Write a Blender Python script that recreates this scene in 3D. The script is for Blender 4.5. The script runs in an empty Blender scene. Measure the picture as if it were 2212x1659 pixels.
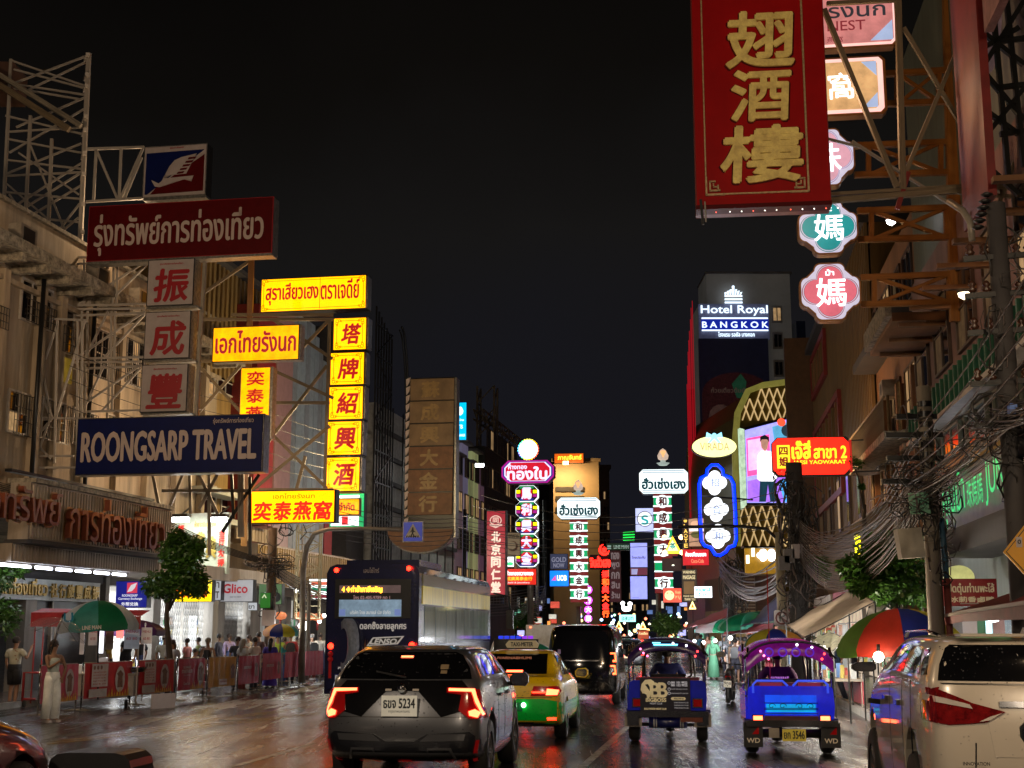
import bpy,bmesh,math,random
from mathutils import Vector,Matrix,Euler
from mathutils.bvhtree import BVHTree
random.seed(7)
SC=bpy.context.scene
COL=SC.collection
FPX,CX,CY,YH,CAMH=2900.0,1106.0,829.5,1358.0,1.95
PIT=math.atan((YH-CY)/FPX)
cam=bpy.data.cameras.new('camera');cam.sensor_width=36.0;cam.lens=FPX/2212.0*36.0
cam.clip_start=0.1;cam.clip_end=2000
camo=bpy.data.objects.new('camera',cam);COL.objects.link(camo)
camo.location=(0,0,CAMH);camo.rotation_euler=(math.pi/2+PIT,0,0)
SC.camera=camo
W=bpy.data.worlds.new('World');SC.world=W;W.use_nodes=True
nt=W.node_tree;bg=nt.nodes['Background']
tc=nt.nodes.new('ShaderNodeTexCoord');sx=nt.nodes.new('ShaderNodeSeparateXYZ')
nz=nt.nodes.new('ShaderNodeTexNoise');nz.inputs['Scale'].default_value=2.2;nz.inputs['Detail'].default_value=5
ad=nt.nodes.new('ShaderNodeMath');ad.operation='MULTIPLY_ADD';ad.inputs[1].default_value=0.34;ad.inputs[2].default_value=-0.17
a2=nt.nodes.new('ShaderNodeMath');a2.operation='ADD'
cr=nt.nodes.new('ShaderNodeValToRGB')
e=cr.color_ramp.elements
e[0].position=0.0;e[0].color=(0.0080,0.0082,0.0130,1)
e[1].position=1.0;e[1].color=(0.0010,0.0008,0.0007,1)
for p,c in((0.16,(0.0078,0.0077,0.0100,1)),(0.27,(0.0080,0.0074,0.0072,1)),(0.40,(0.0040,0.0034,0.0029,1)),(0.55,(0.0018,0.0015,0.0013,1))):
 n=cr.color_ramp.elements.new(p);n.color=c
L=nt.links
L.new(tc.outputs['Generated'],sx.inputs[0]);L.new(tc.outputs['Generated'],nz.inputs['Vector'])
L.new(nz.outputs['Fac'],ad.inputs[0]);L.new(ad.outputs[0],a2.inputs[0]);L.new(sx.outputs['Z'],a2.inputs[1])
L.new(a2.outputs[0],cr.inputs[0]);L.new(cr.outputs['Color'],bg.inputs['Color']);bg.inputs['Strength'].default_value=1.0
vs=SC.view_settings;vs.view_transform='Standard';vs.look='None';vs.gamma=1;vs.use_curve_mapping=False;vs.exposure=0.0
SC.cycles.use_denoising=True;SC.cycles.max_bounces=6;SC.cycles.diffuse_bounces=2;SC.cycles.glossy_bounces=3
SC.cycles.transmission_bounces=4;SC.cycles.transparent_max_bounces=8;SC.cycles.sample_clamp_indirect=3.0;SC.cycles.sample_clamp_direct=12.0
SC.cycles.caustics_reflective=False;SC.cycles.caustics_refractive=False;SC.cycles.blur_glossy=0.5
cP,sP=math.cos(PIT),math.sin(PIT)
CAM=Vector((0,0,CAMH))
def ray(u,v):
 a,b=(u-CX)/FPX,(CY-v)/FPX
 return Vector((a,cP-b*sP,sP+b*cP))
def P(u,v,Y):
 r=ray(u,v);return CAM+r*(Y/r.y)
def G(u,v,z=0.0):
 r=ray(u,v);return CAM+r*((z-CAMH)/r.z)
class Frame:
 """a street side: s runs along the facade, t out of it towards the road, z up"""
 def __init__(s,x0,slope,side,y0=0.0):
  n=math.hypot(slope,1);s.o=Vector((x0,y0,0));s.s=Vector((slope/n,1/n,0));s.t=Vector((1/n,-slope/n,0))*side
  s.rz=math.atan2(-slope,1);s.side=side
 def W(s,a,t=0,z=0):return s.o+s.s*a+s.t*t+Vector((0,0,z))
 def hit(s,u,v,t=0.0):
  r=ray(u,v);p0=s.o+s.t*t
  k=(p0-CAM).dot(s.t)/r.dot(s.t);p=CAM+r*k
  return(p-s.o).dot(s.s),p.z
 def M(s,a=0,t=0,z=0):
  """matrix: local x = along the street (away from camera), y = out to the road, z up"""
  m=Matrix.Identity(4);w=s.W(a,t,z)
  for i in range(3):m[i][0]=s.s[i];m[i][1]=s.t[i];m[i][3]=w[i]
  return m
LF=Frame(-21.98,0.18,1)
RF=Frame(6.5,0.14,-1)
RF2=Frame(13.2,0.0,-1)
_mats={}
def mat(name,col,rough=0.6,metal=0.0,emit=0.0,ecol=None,var=0.25,vs_=3.0,bump=0.0,bs=20.0,coat=0.0,wet=False,trans=0.0,alpha=1.0,spec=None,nolight=False,streak=False):
 key=(name,)
 if key in _mats:return _mats[key]
 m=bpy.data.materials.new(name);m.use_nodes=True;_mats[key]=m
 n=m.node_tree;B=n.nodes['Principled BSDF'];lk=n.links
 c=tuple(col)+(1,)if len(col)==3 else col
 B.inputs['Roughness'].default_value=rough;B.inputs['Metallic'].default_value=metal
 B.inputs['Coat Weight'].default_value=coat;B.inputs['Coat Roughness'].default_value=0.04
 B.inputs['Alpha'].default_value=alpha;B.inputs['Transmission Weight'].default_value=trans
 if spec is not None:B.inputs['Specular IOR Level'].default_value=spec
 t=n.nodes.new('ShaderNodeTexCoord');no=n.nodes.new('ShaderNodeTexNoise')
 no.inputs['Scale'].default_value=vs_;no.inputs['Detail'].default_value=6;no.inputs['Roughness'].default_value=0.65
 src=t.outputs['Object']
 if streak:
  mp=n.nodes.new('ShaderNodeMapping');mp.inputs['Scale'].default_value=(1,1,0.12);lk.new(src,mp.inputs[0]);src=mp.outputs[0]
 lk.new(src,no.inputs['Vector'])
 mx=n.nodes.new('ShaderNodeMix');mx.data_type='RGBA'
 rp=n.nodes.new('ShaderNodeMapRange');rp.inputs[1].default_value=0.32;rp.inputs[2].default_value=0.68
 lk.new(no.outputs['Fac'],rp.inputs[0]);lk.new(rp.outputs[0],mx.inputs[0])
 mx.inputs[6].default_value=tuple(x*(1-var)for x in c[:3])+(1,);mx.inputs[7].default_value=tuple(min(1,x*(1+var*0.6))for x in c[:3])+(1,)
 lk.new(mx.outputs[2],B.inputs['Base Color'])
 if emit>0:
  ec=tuple(ecol or col[:3]);bo=2.6 if name in('red_glow_face','blue_neon','fluorescent_tube','white_lamp','red_neon','orange_neon','tail_light_lit','lit_red','violet_glow')else(1.0 if nolight or 'letter' in name or name in('lit_yellow_face','lit_amber_yellow_face','tail_light_core','blue_white_glow')else 1.45);ec=tuple(x*(bo if x*emit>=.85 else 1)for x in ec)+(1,)
  m2=n.nodes.new('ShaderNodeMix');m2.data_type='RGBA';lk.new(rp.outputs[0],m2.inputs[0])
  m2.inputs[6].default_value=tuple(x*(1-var)for x in ec[:3])+(1,);m2.inputs[7].default_value=tuple(x*(1+var*.5)for x in ec[:3])+(1,)
  lk.new(m2.outputs[2],B.inputs['Emission Color']);B.inputs['Emission Strength'].default_value=emit
  if nolight:m.cycles.emission_sampling='NONE'
 if bump>0:
  bn=n.nodes.new('ShaderNodeTexNoise');bn.inputs['Scale'].default_value=bs;bn.inputs['Detail'].default_value=4
  lk.new(t.outputs['Object'],bn.inputs['Vector'])
  bu=n.nodes.new('ShaderNodeBump');bu.inputs['Strength'].default_value=bump;bu.inputs['Distance'].default_value=0.02
  lk.new(bn.outputs['Fac'],bu.inputs['Height']);lk.new(bu.outputs[0],B.inputs['Normal'])
 return m
def em(name,col,s=1.0,var=0.12,nolight=False,base=None):
 return mat(name,base or tuple(x*0.3 for x in col),0.35,0,s,col,var,2.2,nolight=nolight)
def srgb(r,g,b):return tuple((x/255.0/12.92 if x<=10 else((x/255.0+0.055)/1.055)**2.4)for x in(r,g,b))
M_steel=mat('galvanised_steel',(0.30,0.26,0.21),0.45,0.3,var=0.35)
M_white_steel=mat('white_painted_steel',(0.40,0.355,0.31),0.5,0.0,var=0.3)
M_dark=mat('dark_metal',(0.02,0.02,0.02),0.4,0.4)
M_black=mat('black_plastic',(0.012,0.012,0.013),0.35)
M_rubber=mat('black_rubber',(0.012,0.012,0.012),0.75,bump=0.3,bs=60)
M_chrome=mat('chrome',(0.6,0.6,0.62),0.12,1.0,var=0.1)
M_glass=mat('dark_window_glass',(0.006,0.006,0.008),0.06,0,spec=0.6,var=0.3)
M_tint=mat('tinted_car_glass',(0.004,0.004,0.005),0.05,0,coat=0.5,var=0.3)
M_orange=mat('orange_painted_steel',(0.22,0.085,0.012),0.45,0.0,var=0.3)
M_rust=mat('rusty_cream_steel',(0.19,0.14,0.08),0.6,0.0,var=0.5,vs_=9)
M_conc=mat('weathered_concrete',(0.22,0.20,0.17),0.8,var=0.4,vs_=1.3,bump=0.4,streak=True)
M_cream=mat('cream_rendered_wall',(0.36,0.28,0.19),0.8,var=0.6,vs_=1.3,bump=0.25,streak=True)
M_peel=mat('peeling_plaster',(0.28,0.24,0.18),0.85,var=0.75,vs_=6,bump=0.8,bs=14)
M_skin=mat('skin',(0.28,0.15,0.09),0.55,var=0.12)
M_hair=mat('black_hair',(0.012,0.009,0.008),0.6,bump=0.5,bs=90)
M_wire=mat('cable_rubber',(0.035,0.032,0.030),0.45)
M_wirel=mat('grey_cable_sheath',(0.15,0.115,0.105),0.5)
M_tube=em('fluorescent_tube',(0.80,0.86,1.0),9.0,0.02)
M_whitep=mat('white_paint',(0.6,0.6,0.58),0.5)
class MB:
 def __init__(s):s.v=[];s.f=[];s.m=[];s.sm=[];s.mi=0;s.smooth=False
 def add(s,vs_,fs):
  b=len(s.v);s.v+=[tuple(x)for x in vs_]
  for f in fs:s.f.append([b+i for i in f]);s.m.append(s.mi);s.sm.append(s.smooth)
  return s
 def box(s,a,b):
  x0,y0,z0=a;x1,y1,z1=b
  return s.add([(x0,y0,z0),(x1,y0,z0),(x1,y1,z0),(x0,y1,z0),(x0,y0,z1),(x1,y0,z1),(x1,y1,z1),(x0,y1,z1)],
     [(0,3,2,1),(4,5,6,7),(0,1,5,4),(1,2,6,5),(2,3,7,6),(3,0,4,7)])
 def bar(s,a,b,w,d=None):
  """square bar from a to b"""
  a,b=Vector(a),Vector(b);d=d or w;ax=(b-a).normalized()
  up=Vector((0,0,1))if abs(ax.z)<0.95 else Vector((0,1,0))
  x=ax.cross(up).normalized()*w/2;z=x.cross(ax).normalized()*d/2
  vs_=[a-x-z,a+x-z,a+x+z,a-x+z,b-x-z,b+x-z,b+x+z,b-x+z]
  return s.add(vs_,[(0,1,2,3),(7,6,5,4),(0,4,5,1),(1,5,6,2),(2,6,7,3),(3,7,4,0)])
 def tube(s,pts,r,n=6,cap=True):
  pts=[Vector(p)for p in pts];rings=[];k=len(pts);old=s.smooth;s.smooth=True
  rr=r if isinstance(r,(list,tuple))else[r]*k
  prev=None
  for i,p in enumerate(pts):
   t=(pts[min(i+1,k-1)]-pts[max(i-1,0)])
   if t.length<1e-9:t=Vector((0,0,1))
   t.normalize()
   if prev is None:
    up=Vector((0,0,1))if abs(t.z)<0.9 else Vector((1,0,0));x=t.cross(up).normalized()
   else:x=(prev-t*prev.dot(t)).normalized()
   prev=x;y=t.cross(x)
   rings.append([p+(x*math.cos(2*math.pi*j/n)+y*math.sin(2*math.pi*j/n))*rr[i]for j in range(n)])
  vs_=[v for R_ in rings for v in R_];fs=[]
  for i in range(k-1):
   for j in range(n):fs.append((i*n+j,i*n+(j+1)%n,(i+1)*n+(j+1)%n,(i+1)*n+j))
  if cap:fs.append(tuple(range(n))[::-1]);fs.append(tuple(range((k-1)*n,k*n)))
  s.add(vs_,fs);s.smooth=old;return s
 def cyl(s,a,b,r,n=16):
  s.tube([a,b],r,n);return s
 def lathe(s,prof,n=16,c=(0,0,0),axis='z'):
  """prof: (radius, height) pairs"""
  old=s.smooth;s.smooth=True
  vs_=[];fs=[];c=Vector(c)
  for r,h in prof:
   for j in range(n):
    a=2*math.pi*j/n
    q=(r*math.cos(a),r*math.sin(a),h)
    if axis=='x':q=(h,q[0],q[1])
    elif axis=='y':q=(q[0],h,q[1])
    vs_.append(c+Vector(q))
  for i in range(len(prof)-1):
   for j in range(n):fs.append((i*n+j,i*n+(j+1)%n,(i+1)*n+(j+1)%n,(i+1)*n+j))
  s.add(vs_,fs);s.smooth=old;return s
 def prism(s,poly,y0,y1):
  """poly in x,z; extruded in y"""
  n=len(poly);vs_=[(x,y0,z)for x,z in poly]+[(x,y1,z)for x,z in poly]
  fs=[tuple(range(n)),tuple(range(2*n-1,n-1,-1))]+[(i,(i+1)%n+0,(i+1)%n+n,i+n)[::-1]for i in range(n)]
  return s.add(vs_,fs)
 def poly(s,pts,z=None):return s.add(pts,[tuple(range(len(pts)))])
 def build(s,name,mats,parent=None,M=None,fix=True):
  me=bpy.data.meshes.new(name);me.from_pydata(s.v,[],s.f)
  if not isinstance(mats,(list,tuple)):mats=[mats]
  for m in mats:me.materials.append(m)
  me.polygons.foreach_set('material_index',s.m);me.polygons.foreach_set('use_smooth',s.sm)
  if fix:
   bm=bmesh.new();bm.from_mesh(me);bmesh.ops.recalc_face_normals(bm,faces=bm.faces);bm.to_mesh(me);bm.free()
  return link(name,me,parent,M)
def link(name,me,parent=None,M=None):
 o=bpy.data.objects.new(name,me);COL.objects.link(o)
 if parent is not None:o.parent=parent
 if M is not None:o.matrix_basis=M
 return o
LABELS=set()
def tag(o,label=None,cat=None,group=None,kind=None):
 if label:
  if label in LABELS and not group:print('DUP LABEL',label)
  LABELS.add(label);o['label']=label
 if cat:o['category']=cat
 if group:o['group']=group
 if kind:o['kind']=kind
 return o
def thing(name,label,cat,M=None,group=None):
 o=bpy.data.objects.new(name,None);COL.objects.link(o);o.empty_display_size=0.1
 if M is not None:o.matrix_basis=M if isinstance(M,Matrix)else Matrix.Translation(M)
 return tag(o,label,cat,group)
def TR(loc,rz=0.0,rx=0.0,ry=0.0,sc=1.0):return Matrix.Translation(Vector(loc))@Euler((rx,ry,rz)).to_matrix().to_4x4()@Matrix.Scale(sc,4)
UNIT={}
def unit_box(m):
 k=m.name
 if k not in UNIT:
  b=MB().box((-.5,-.5,-.5),(.5,.5,.5));me=bpy.data.meshes.new('bar');me.from_pydata(b.v,[],b.f);me.materials.append(m);UNIT[k]=me
 return UNIT[k]
def bar(parent,a,b,w,m,name='bar',d=None):
 """one straight bar as an object of its own, sharing the unit box"""
 a,b=Vector(a),Vector(b);ax=b-a;ln=ax.length
 if ln<1e-6:return
 ax.normalize();up=Vector((0,0,1))if abs(ax.z)<0.95 else Vector((0,1,0))
 x=ax.cross(up).normalized();z=x.cross(ax)
 M=Matrix.Identity(4);mid=(a+b)/2
 for i in range(3):M[i][0]=x[i]*w;M[i][1]=ax[i]*ln;M[i][2]=z[i]*(d or w);M[i][3]=mid[i]
 return link(name,unit_box(m),parent,M)
def block(parent,a,b,m,name):
 """axis aligned box part sharing the unit box"""
 a,b=Vector(a),Vector(b);c=(a+b)/2;d=b-a
 M=Matrix.Translation(c)@Matrix.Diagonal((abs(d.x),abs(d.y),abs(d.z),1));return link(name,unit_box(m),parent,M)
def copy_tree(o,parent=None,M=None,label=None,group=None):
 c=o.copy();COL.objects.link(c)
 if parent is not None:c.parent=parent
 if M is not None:c.matrix_basis=M
 if label:c['label']=label;LABELS.add(label)
 if group:c['group']=group
 for ch in list(o.children):copy_tree(ch,c)
 return c
_tx={}
def glyphs(s,ex=0.0):
 k=(s,ex)
 if k not in _tx:
  c=bpy.data.curves.new('t','FONT');c.body=s;c.size=1;c.extrude=ex;c.resolution_u=3 if len(s)>3 else 6
  o=bpy.data.objects.new('t',c);COL.objects.link(o)
  dg=bpy.context.evaluated_depsgraph_get();dg.update()
  me=bpy.data.meshes.new_from_object(o.evaluated_get(dg))
  _tx[k]=([tuple(v.co)for v in me.vertices],[tuple(p.vertices)for p in me.polygons])
  bpy.data.objects.remove(o);bpy.data.curves.remove(c);bpy.data.meshes.remove(me)
 return _tx[k]
def text(s,x0,z0,x1,z1,y,m,parent=None,bold=0.0,name='lettering',depth=0.0,M=None,shear=0.0,upright=True,link_=True):
 """text stretched to fill the rectangle x0..x1, z0..z1 of the plane y (facing -y)"""
 vs_,fs=glyphs(s,0.5 if depth else 0.0)
 if not vs_:return None
 ax,bx=min(v[0]for v in vs_),max(v[0]for v in vs_);ay,by=min(v[1]for v in vs_),max(v[1]for v in vs_)
 sx_,sz_=(x1-x0)/(bx-ax),(z1-z0)/(by-ay)
 b=MB();r=bold*(z1-z0)
 offs=[(0,0)]if bold<=0 else[(0,0),(r,0),(-r,0),(0,r),(0,-r),(r*.7,r*.7),(-r*.7,-r*.7)]
 for k,(dx,dz)in enumerate(offs):
  b.add([(x0+(v[0]-ax)*sx_+dx+shear*(v[1]-ay)*sz_,y-0.0009*k-(v[2]+0.5*(depth>0))*depth,z0+(v[1]-ay)*sz_+dz)for v in vs_],fs)
 return b.build(name,m,parent,M,fix=False)
class Sign:
 """a sign seen in the photo at pixel box (u0,v0,u1,v1), standing at distance Y; local x right, z up, y away"""
 def __init__(s,name,label,cat,box,Y,yaw=-0.155,group=None,root=None):
  u0,v0,u1,v1=box;s.uc,s.vc=(u0+u1)/2,(v0+v1)/2;s.Y=Y;s.c=P(s.uc,s.vc,Y)
  s.kx=(P(s.uc+50,s.vc,Y)-P(s.uc-50,s.vc,Y)).length/100/(math.cos(yaw)-math.sin(yaw)*s.c.x/Y)
  s.kz=(P(s.uc,s.vc-50,Y).z-P(s.uc,s.vc+50,Y).z)/100
  s.yaw=yaw;s.box=box
  s.root=root or thing(name,label,cat,TR(s.c,yaw),group)
 def X(s,u):return(u-s.uc)*s.kx
 def Z(s,v):return(s.vc-v)*s.kz
 def local(s,p):return TR(s.c,s.yaw).inverted()@Vector(p)
 def panel(s,box,m,y0=0.0,y1=0.25,name='cabinet',parent=None,bev=0):
  u0,v0,u1,v1=box;b=MB();x0,x1,z0,z1=s.X(u0),s.X(u1),s.Z(v1),s.Z(v0)
  if bev:
   c=bev*s.kx;b.prism([(x0+c,z0),(x1-c,z0),(x1,z0+c),(x1,z1-c),(x1-c,z1),(x0+c,z1),(x0,z1-c),(x0,z0+c)],y0,y1)
  else:b.box((x0,y0,z0),(x1,y1,z1))
  return b.build(name,m,parent or s.root)
 def poly(s,pts,m,y0,y1,name,parent=None):
  return MB().prism([(s.X(u),s.Z(v))for u,v in pts],y0,y1).build(name,m,parent or s.root)
 def text(s,t,box,m,y=-0.02,bold=0.02,name='lettering',depth=0.0,shear=0.0,parent=None):
  return text(t,s.X(box[0]),s.Z(box[3]),s.X(box[2]),s.Z(box[1]),y,m,parent or s.root,bold,name,depth,None,shear)
 def edge(s,box,m,w=2.0,y0=-0.03,y1=0.02,name='frame'):
  u0,v0,u1,v1=box;b=MB();h=w
  for a in((u0,v0,u1,v0+h),(u0,v1-h,u1,v1),(u0,v0+h,u0+h,v1-h),(u1-h,v0+h,u1,v1-h)):
   b.box((s.X(a[0]),y0,s.Z(a[3])),(s.X(a[2]),y1,s.Z(a[1])))
  o=b.build(name,m,s.root);return o
 def arm(s,px,a,m,w=0.08,name='bracket'):
  """bracket bars through pixel points px at depth a behind the face"""
  for(u0,v0),(u1,v1)in px:bar(s.root,(s.X(u0),a,s.Z(v0)),(s.X(u1),a,s.Z(v1)),w,m,name)
def lattice(parent,A,B,up,w,h,n,m,t=0.05,name='brace'):
 """box truss from A to B: four chords and zigzag braces, each bar its own part"""
 A,B,up=Vector(A),Vector(B),Vector(up).normalized();ax=(B-A).normalized();sd=ax.cross(up).normalized()
 cs=[up*h/2*i+sd*w/2*j for i,j in((1,1),(1,-1),(-1,-1),(-1,1))]
 for c in cs:bar(parent,A+c,B+c,t,m,'chord')
 for k in range(n):
  p,q=A+(B-A)*k/n,A+(B-A)*(k+1)/n
  a,b=(0,3),(1,2)
  for i,j in(a,b):
   if k%2:i,j=j,i
   bar(parent,p+cs[i],q+cs[j],t*.7,m,name)
  if w>0.05:bar(parent,p+cs[k%2*3],q+cs[1 if k%2==0 else 2],t*.6,m,name)
  bar(parent,p+cs[0],p+cs[3],t*.7,m,name)
# ================================================================ ground
def road_mat():
 m=bpy.data.materials.new('wet_asphalt');m.use_nodes=True;n=m.node_tree;lk=n.links;B=n.nodes['Principled BSDF']
 t=n.nodes.new('ShaderNodeTexCoord')
 def noise_(sc,det,src=None,rough=.6):
  q=n.nodes.new('ShaderNodeTexNoise');q.inputs['Scale'].default_value=sc;q.inputs['Detail'].default_value=det;q.inputs['Roughness'].default_value=rough
  lk.new(src or t.outputs['Object'],q.inputs['Vector']);return q.outputs['Fac']
 def rng(x,a,b,c,d):
  q=n.nodes.new('ShaderNodeMapRange');q.inputs[1].default_value=a;q.inputs[2].default_value=b;q.inputs[3].default_value=c;q.inputs[4].default_value=d;lk.new(x,q.inputs[0]);return q.outputs[0]
 big=noise_(0.22,4);fine=noise_(55,3)
 mp=n.nodes.new('ShaderNodeMapping');mp.inputs['Scale'].default_value=(0.45,3.2,1);lk.new(t.outputs['Object'],mp.inputs[0])
 rip=noise_(0.9,5,mp.outputs[0])
 m3=n.nodes.new('ShaderNodeMapping');m3.inputs['Scale'].default_value=(2.6,.10,1);m3.inputs['Rotation'].default_value=(0,0,.2);lk.new(t.outputs['Object'],m3.inputs[0]);trk=noise_(1.0,5,m3.outputs[0],.7)
 mm=n.nodes.new('ShaderNodeMath');mm.operation='ADD';lk.new(rng(big,.40,.60,.0,.16),mm.inputs[0]);lk.new(rng(trk,.38,.62,.03,.24),mm.inputs[1]);lk.new(mm.outputs[0],B.inputs['Roughness'])
 mid=noise_(7,4)
 cr_=n.nodes.new('ShaderNodeValToRGB');cr_.color_ramp.elements[0].color=(0.010,0.009,0.009,1);cr_.color_ramp.elements[1].color=(0.026,0.022,0.019,1)
 lk.new(fine,cr_.inputs[0]);lk.new(cr_.outputs[0],B.inputs['Base Color'])
 b1=n.nodes.new('ShaderNodeBump');b1.inputs['Distance'].default_value=0.05;b1.inputs['Strength'].default_value=0.5;lk.new(rip,b1.inputs['Height'])
 b4=n.nodes.new('ShaderNodeBump');b4.inputs['Distance'].default_value=0.012;b4.inputs['Strength'].default_value=.55;lk.new(mid,b4.inputs['Height']);lk.new(b1.outputs[0],b4.inputs['Normal'])
 b2=n.nodes.new('ShaderNodeBump');b2.inputs['Distance'].default_value=0.006;lk.new(fine,b2.inputs['Height']);lk.new(b4.outputs[0],b2.inputs['Normal'])
 lk.new(rng(big,.42,.6,.15,.8),b2.inputs['Strength'])
 lk.new(b2.outputs[0],B.inputs['Normal']);B.inputs['Specular IOR Level'].default_value=1.0
 return m
M_road=road_mat()
M_pave=mat('wet_paving',(0.10,0.09,0.085),0.22,var=0.4,vs_=2,bump=0.4,bs=12,spec=.7)
M_kerb=mat('kerb_stone',(0.25,0.24,0.22),0.45,var=0.4)
M_line=mat('worn_white_paint',(0.42,0.42,0.38),0.25,var=0.7,vs_=9)
M_yline=mat('worn_yellow_paint',(0.45,0.26,0.03),0.25,var=0.6,vs_=9)
g=MB().add([(-250,-40,0),(250,-40,0),(250,600,0),(-250,600,0)],[(0,1,2,3)]).build('road',M_road);tag(g,kind='structure')
def strip(name,pts,h0,h1,m,seg=1):
 b=MB();n_=len(pts)//2
 b.prism([(p[0],p[1])for p in pts],h0,h1)
 me=[(x,z,y)for x,y,z in b.v];b.v=me
 o=b.build(name,m);tag(o,kind='structure');return o
a0,a1=LF.W(-5,3.2),LF.W(260,3.2);b0,b1=LF.W(-5,-12),LF.W(260,-12)
strip('pavement',[(a0.x,a0.y),(a1.x,a1.y),(b1.x,b1.y),(b0.x,b0.y)],0,.14,M_pave)
k0,k1=LF.W(-5,3.35),LF.W(260,3.35)
strip('kerb',[(k0.x,k0.y),(k1.x,k1.y),(a1.x,a1.y),(a0.x,a0.y)],0,.15,M_kerb)
a0,a1=RF.W(-15,2.8),RF.W(88,2.8);b0,b1=RF.W(-15,-12),RF.W(88,-12)
strip('pavement',[(a0.x,a0.y),(b0.x,b0.y),(b1.x,b1.y),(a1.x,a1.y)],0,.14,M_pave)
k0,k1=RF.W(-15,2.95),RF.W(88,2.95)
strip('kerb',[(k0.x,k0.y),(a0.x,a0.y),(a1.x,a1.y),(k1.x,k1.y)],0,.15,M_kerb)
M_slab=mat('paving_slab',(0.12,0.10,0.09),0.25,var=0.45,vs_=1.5,spec=.7)
pv=bpy.data.objects['pavement']
for i in range(34,62):
 for j in range(3):
  o=link('paving_slab',unit_box(M_slab),pv,LF.M(i+.5,.35+j*1.0+.2,.14)@Matrix.Diagonal((.97,.97,.02,1)))
def gline(a,b,w,m,z=.004,name='road_marking'):
 a,b=Vector((a[0],a[1],z)),Vector((b[0],b[1],z));d=(b-a).normalized();s_=Vector((-d.y,d.x,0))*w/2
 o=MB().add([a-s_,a+s_,b+s_,b-s_],[(0,1,2,3)]).build(name,m);tag(o,kind='structure')
def gp(u,v):p=G(u,v);return(p.x,p.y)
gline(gp(290,1576),gp(709,1521),.12,M_yline);gline(gp(283,1581),gp(705,1524.5),.12,M_yline)
gline(gp(113,1602),gp(693,1539),.12,M_yline);gline(gp(100,1608),gp(690,1542.5),.12,M_yline)
gline((0.2,15),(4.0,38),.13,M_line);gline((-4.0,20),(-3.4,24),.12,M_line);gline((1.0,38),(6.5,74),.12,M_line)
for i in range(6):gline((-1.5+i*1.2,44+i*8),(-1.1+i*1.2,47+i*8),.12,M_line)
# ================================================================ building toolkit
def fmat(fr,a=0,t=0,z=0):
 m=Matrix.Identity(4);w=fr.W(a,t,z)
 for i in range(3):m[i][0]=fr.s[i]*fr.side;m[i][1]=-fr.t[i];m[i][3]=w[i]
 return m
_pr=random.Random(99)
M_curt=mat('drawn_curtain',(.22,.18,.12),.8,var=.4)
def _pane(m):
 return m if m is not M_glass else _pr.choice([M_glass]*7+[M_curt,M_curt,M_warmwin])
class Bld:
 """building in facade coordinates: x along the front (left to right as seen from the road), y into the wall, z up"""
 def __init__(s,fr,name,label,cat='building',root=None):
  s.fr=fr;s.root=root or thing(name,label,cat,fmat(fr))
 def px(s,u,v,t=0.0):
  a,z=s.fr.hit(u,v,t);return a*s.fr.side,z
 def rect(s,u0,v0,u1,v1,t=0.0):
  um=(u0+u1)/2;xa=s.px(u0,v0,t)[0];xb=s.px(u1,v0,t)[0]
  zt=s.px(um,v0,t)[1];zb=s.px(um,v1,t)[1];return min(xa,xb),zb,max(xa,xb),zt
 def box(s,x0,z0,x1,z1,y0,y1,m,name='wall'):
  return MB().box((x0,y0,z0),(x1,y1,z1)).build(name,m,s.root)
 def window(s,x0,z0,x1,z1,nx=2,nz=1,mf=None,mg=None,t=0.0,fw=.07,bars=0):
  mf=mf or M_white_steel;mg=mg or M_glass;y=-t
  b=MB();b.box((x0-fw,y-.05,z0-fw),(x1+fw,y+.06,z0));b.box((x0-fw,y-.05,z1),(x1+fw,y+.06,z1+fw))
  b.box((x0-fw,y-.05,z0),(x0,y+.06,z1));b.box((x1,y-.05,z0),(x1+fw,y+.06,z1))
  dx,dz=(x1-x0)/nx,(z1-z0)/nz
  for i in range(1,nx):b.box((x0+i*dx-.025,y-.035,z0),(x0+i*dx+.025,y+.05,z1))
  for i in range(1,nz):b.box((x0,y-.03,z0+i*dz-.02),(x1,y+.05,z0+i*dz+.02))
  w=b.build('window',mf,s.root)
  for i in range(nx):
   for j in range(nz):block(w,(x0+i*dx+.02,y+.0,z0+j*dz+.02),(x0+(i+1)*dx-.02,y+.012,z0+(j+1)*dz-.02),_pane(mg),'pane')
  if bars:
   g_=MB();n_=int((x1-x0)/.14)
   for i in range(n_+1):g_.bar((x0+i*(x1-x0)/n_,y-.22,z0-.1),(x0+i*(x1-x0)/n_,y-.22,z1*bars+z0*(1-bars)),.015)
   for k in range(4):zz=z0-.1+k*((z1-z0)*bars+.1)/3;g_.bar((x0,y-.22,zz),(x1,y-.22,zz),.02)
   gg=g_.build('window_grille',M_dark,s.root,fix=False)
  return w
 def ribs(s,x0,z0,x1,z1,t,m,pitch=.25,dep=.05,name='corrugated_cladding'):
  b=MB();n_=max(2,int((x1-x0)/pitch));d=(x1-x0)/n_;v=[];
  for i in range(n_):
   xa=x0+i*d;v+=[(xa,-t),(xa+d*.45,-t),(xa+d*.5,-t-dep),(xa+d*.95,-t-dep)]
  v.append((x1,-t));k=len(v)
  b.add([(x,y,z0)for x,y in v]+[(x,y,z1)for x,y in v],[(i,i+1,k+i+1,k+i)for i in range(k-1)])
  return b.build(name,m,s.root,fix=False)
M_brownwin=mat('brown_window_frame',(0.07,0.04,0.025),.5)
M_warmwin=em('warm_lit_pane',(1.0,0.62,0.28),0.35,0.5,nolight=True)
M_corr=mat('beige_corrugated_sheet',(0.34,0.28,0.22),.5,.1,var=.3,streak=True)
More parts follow.
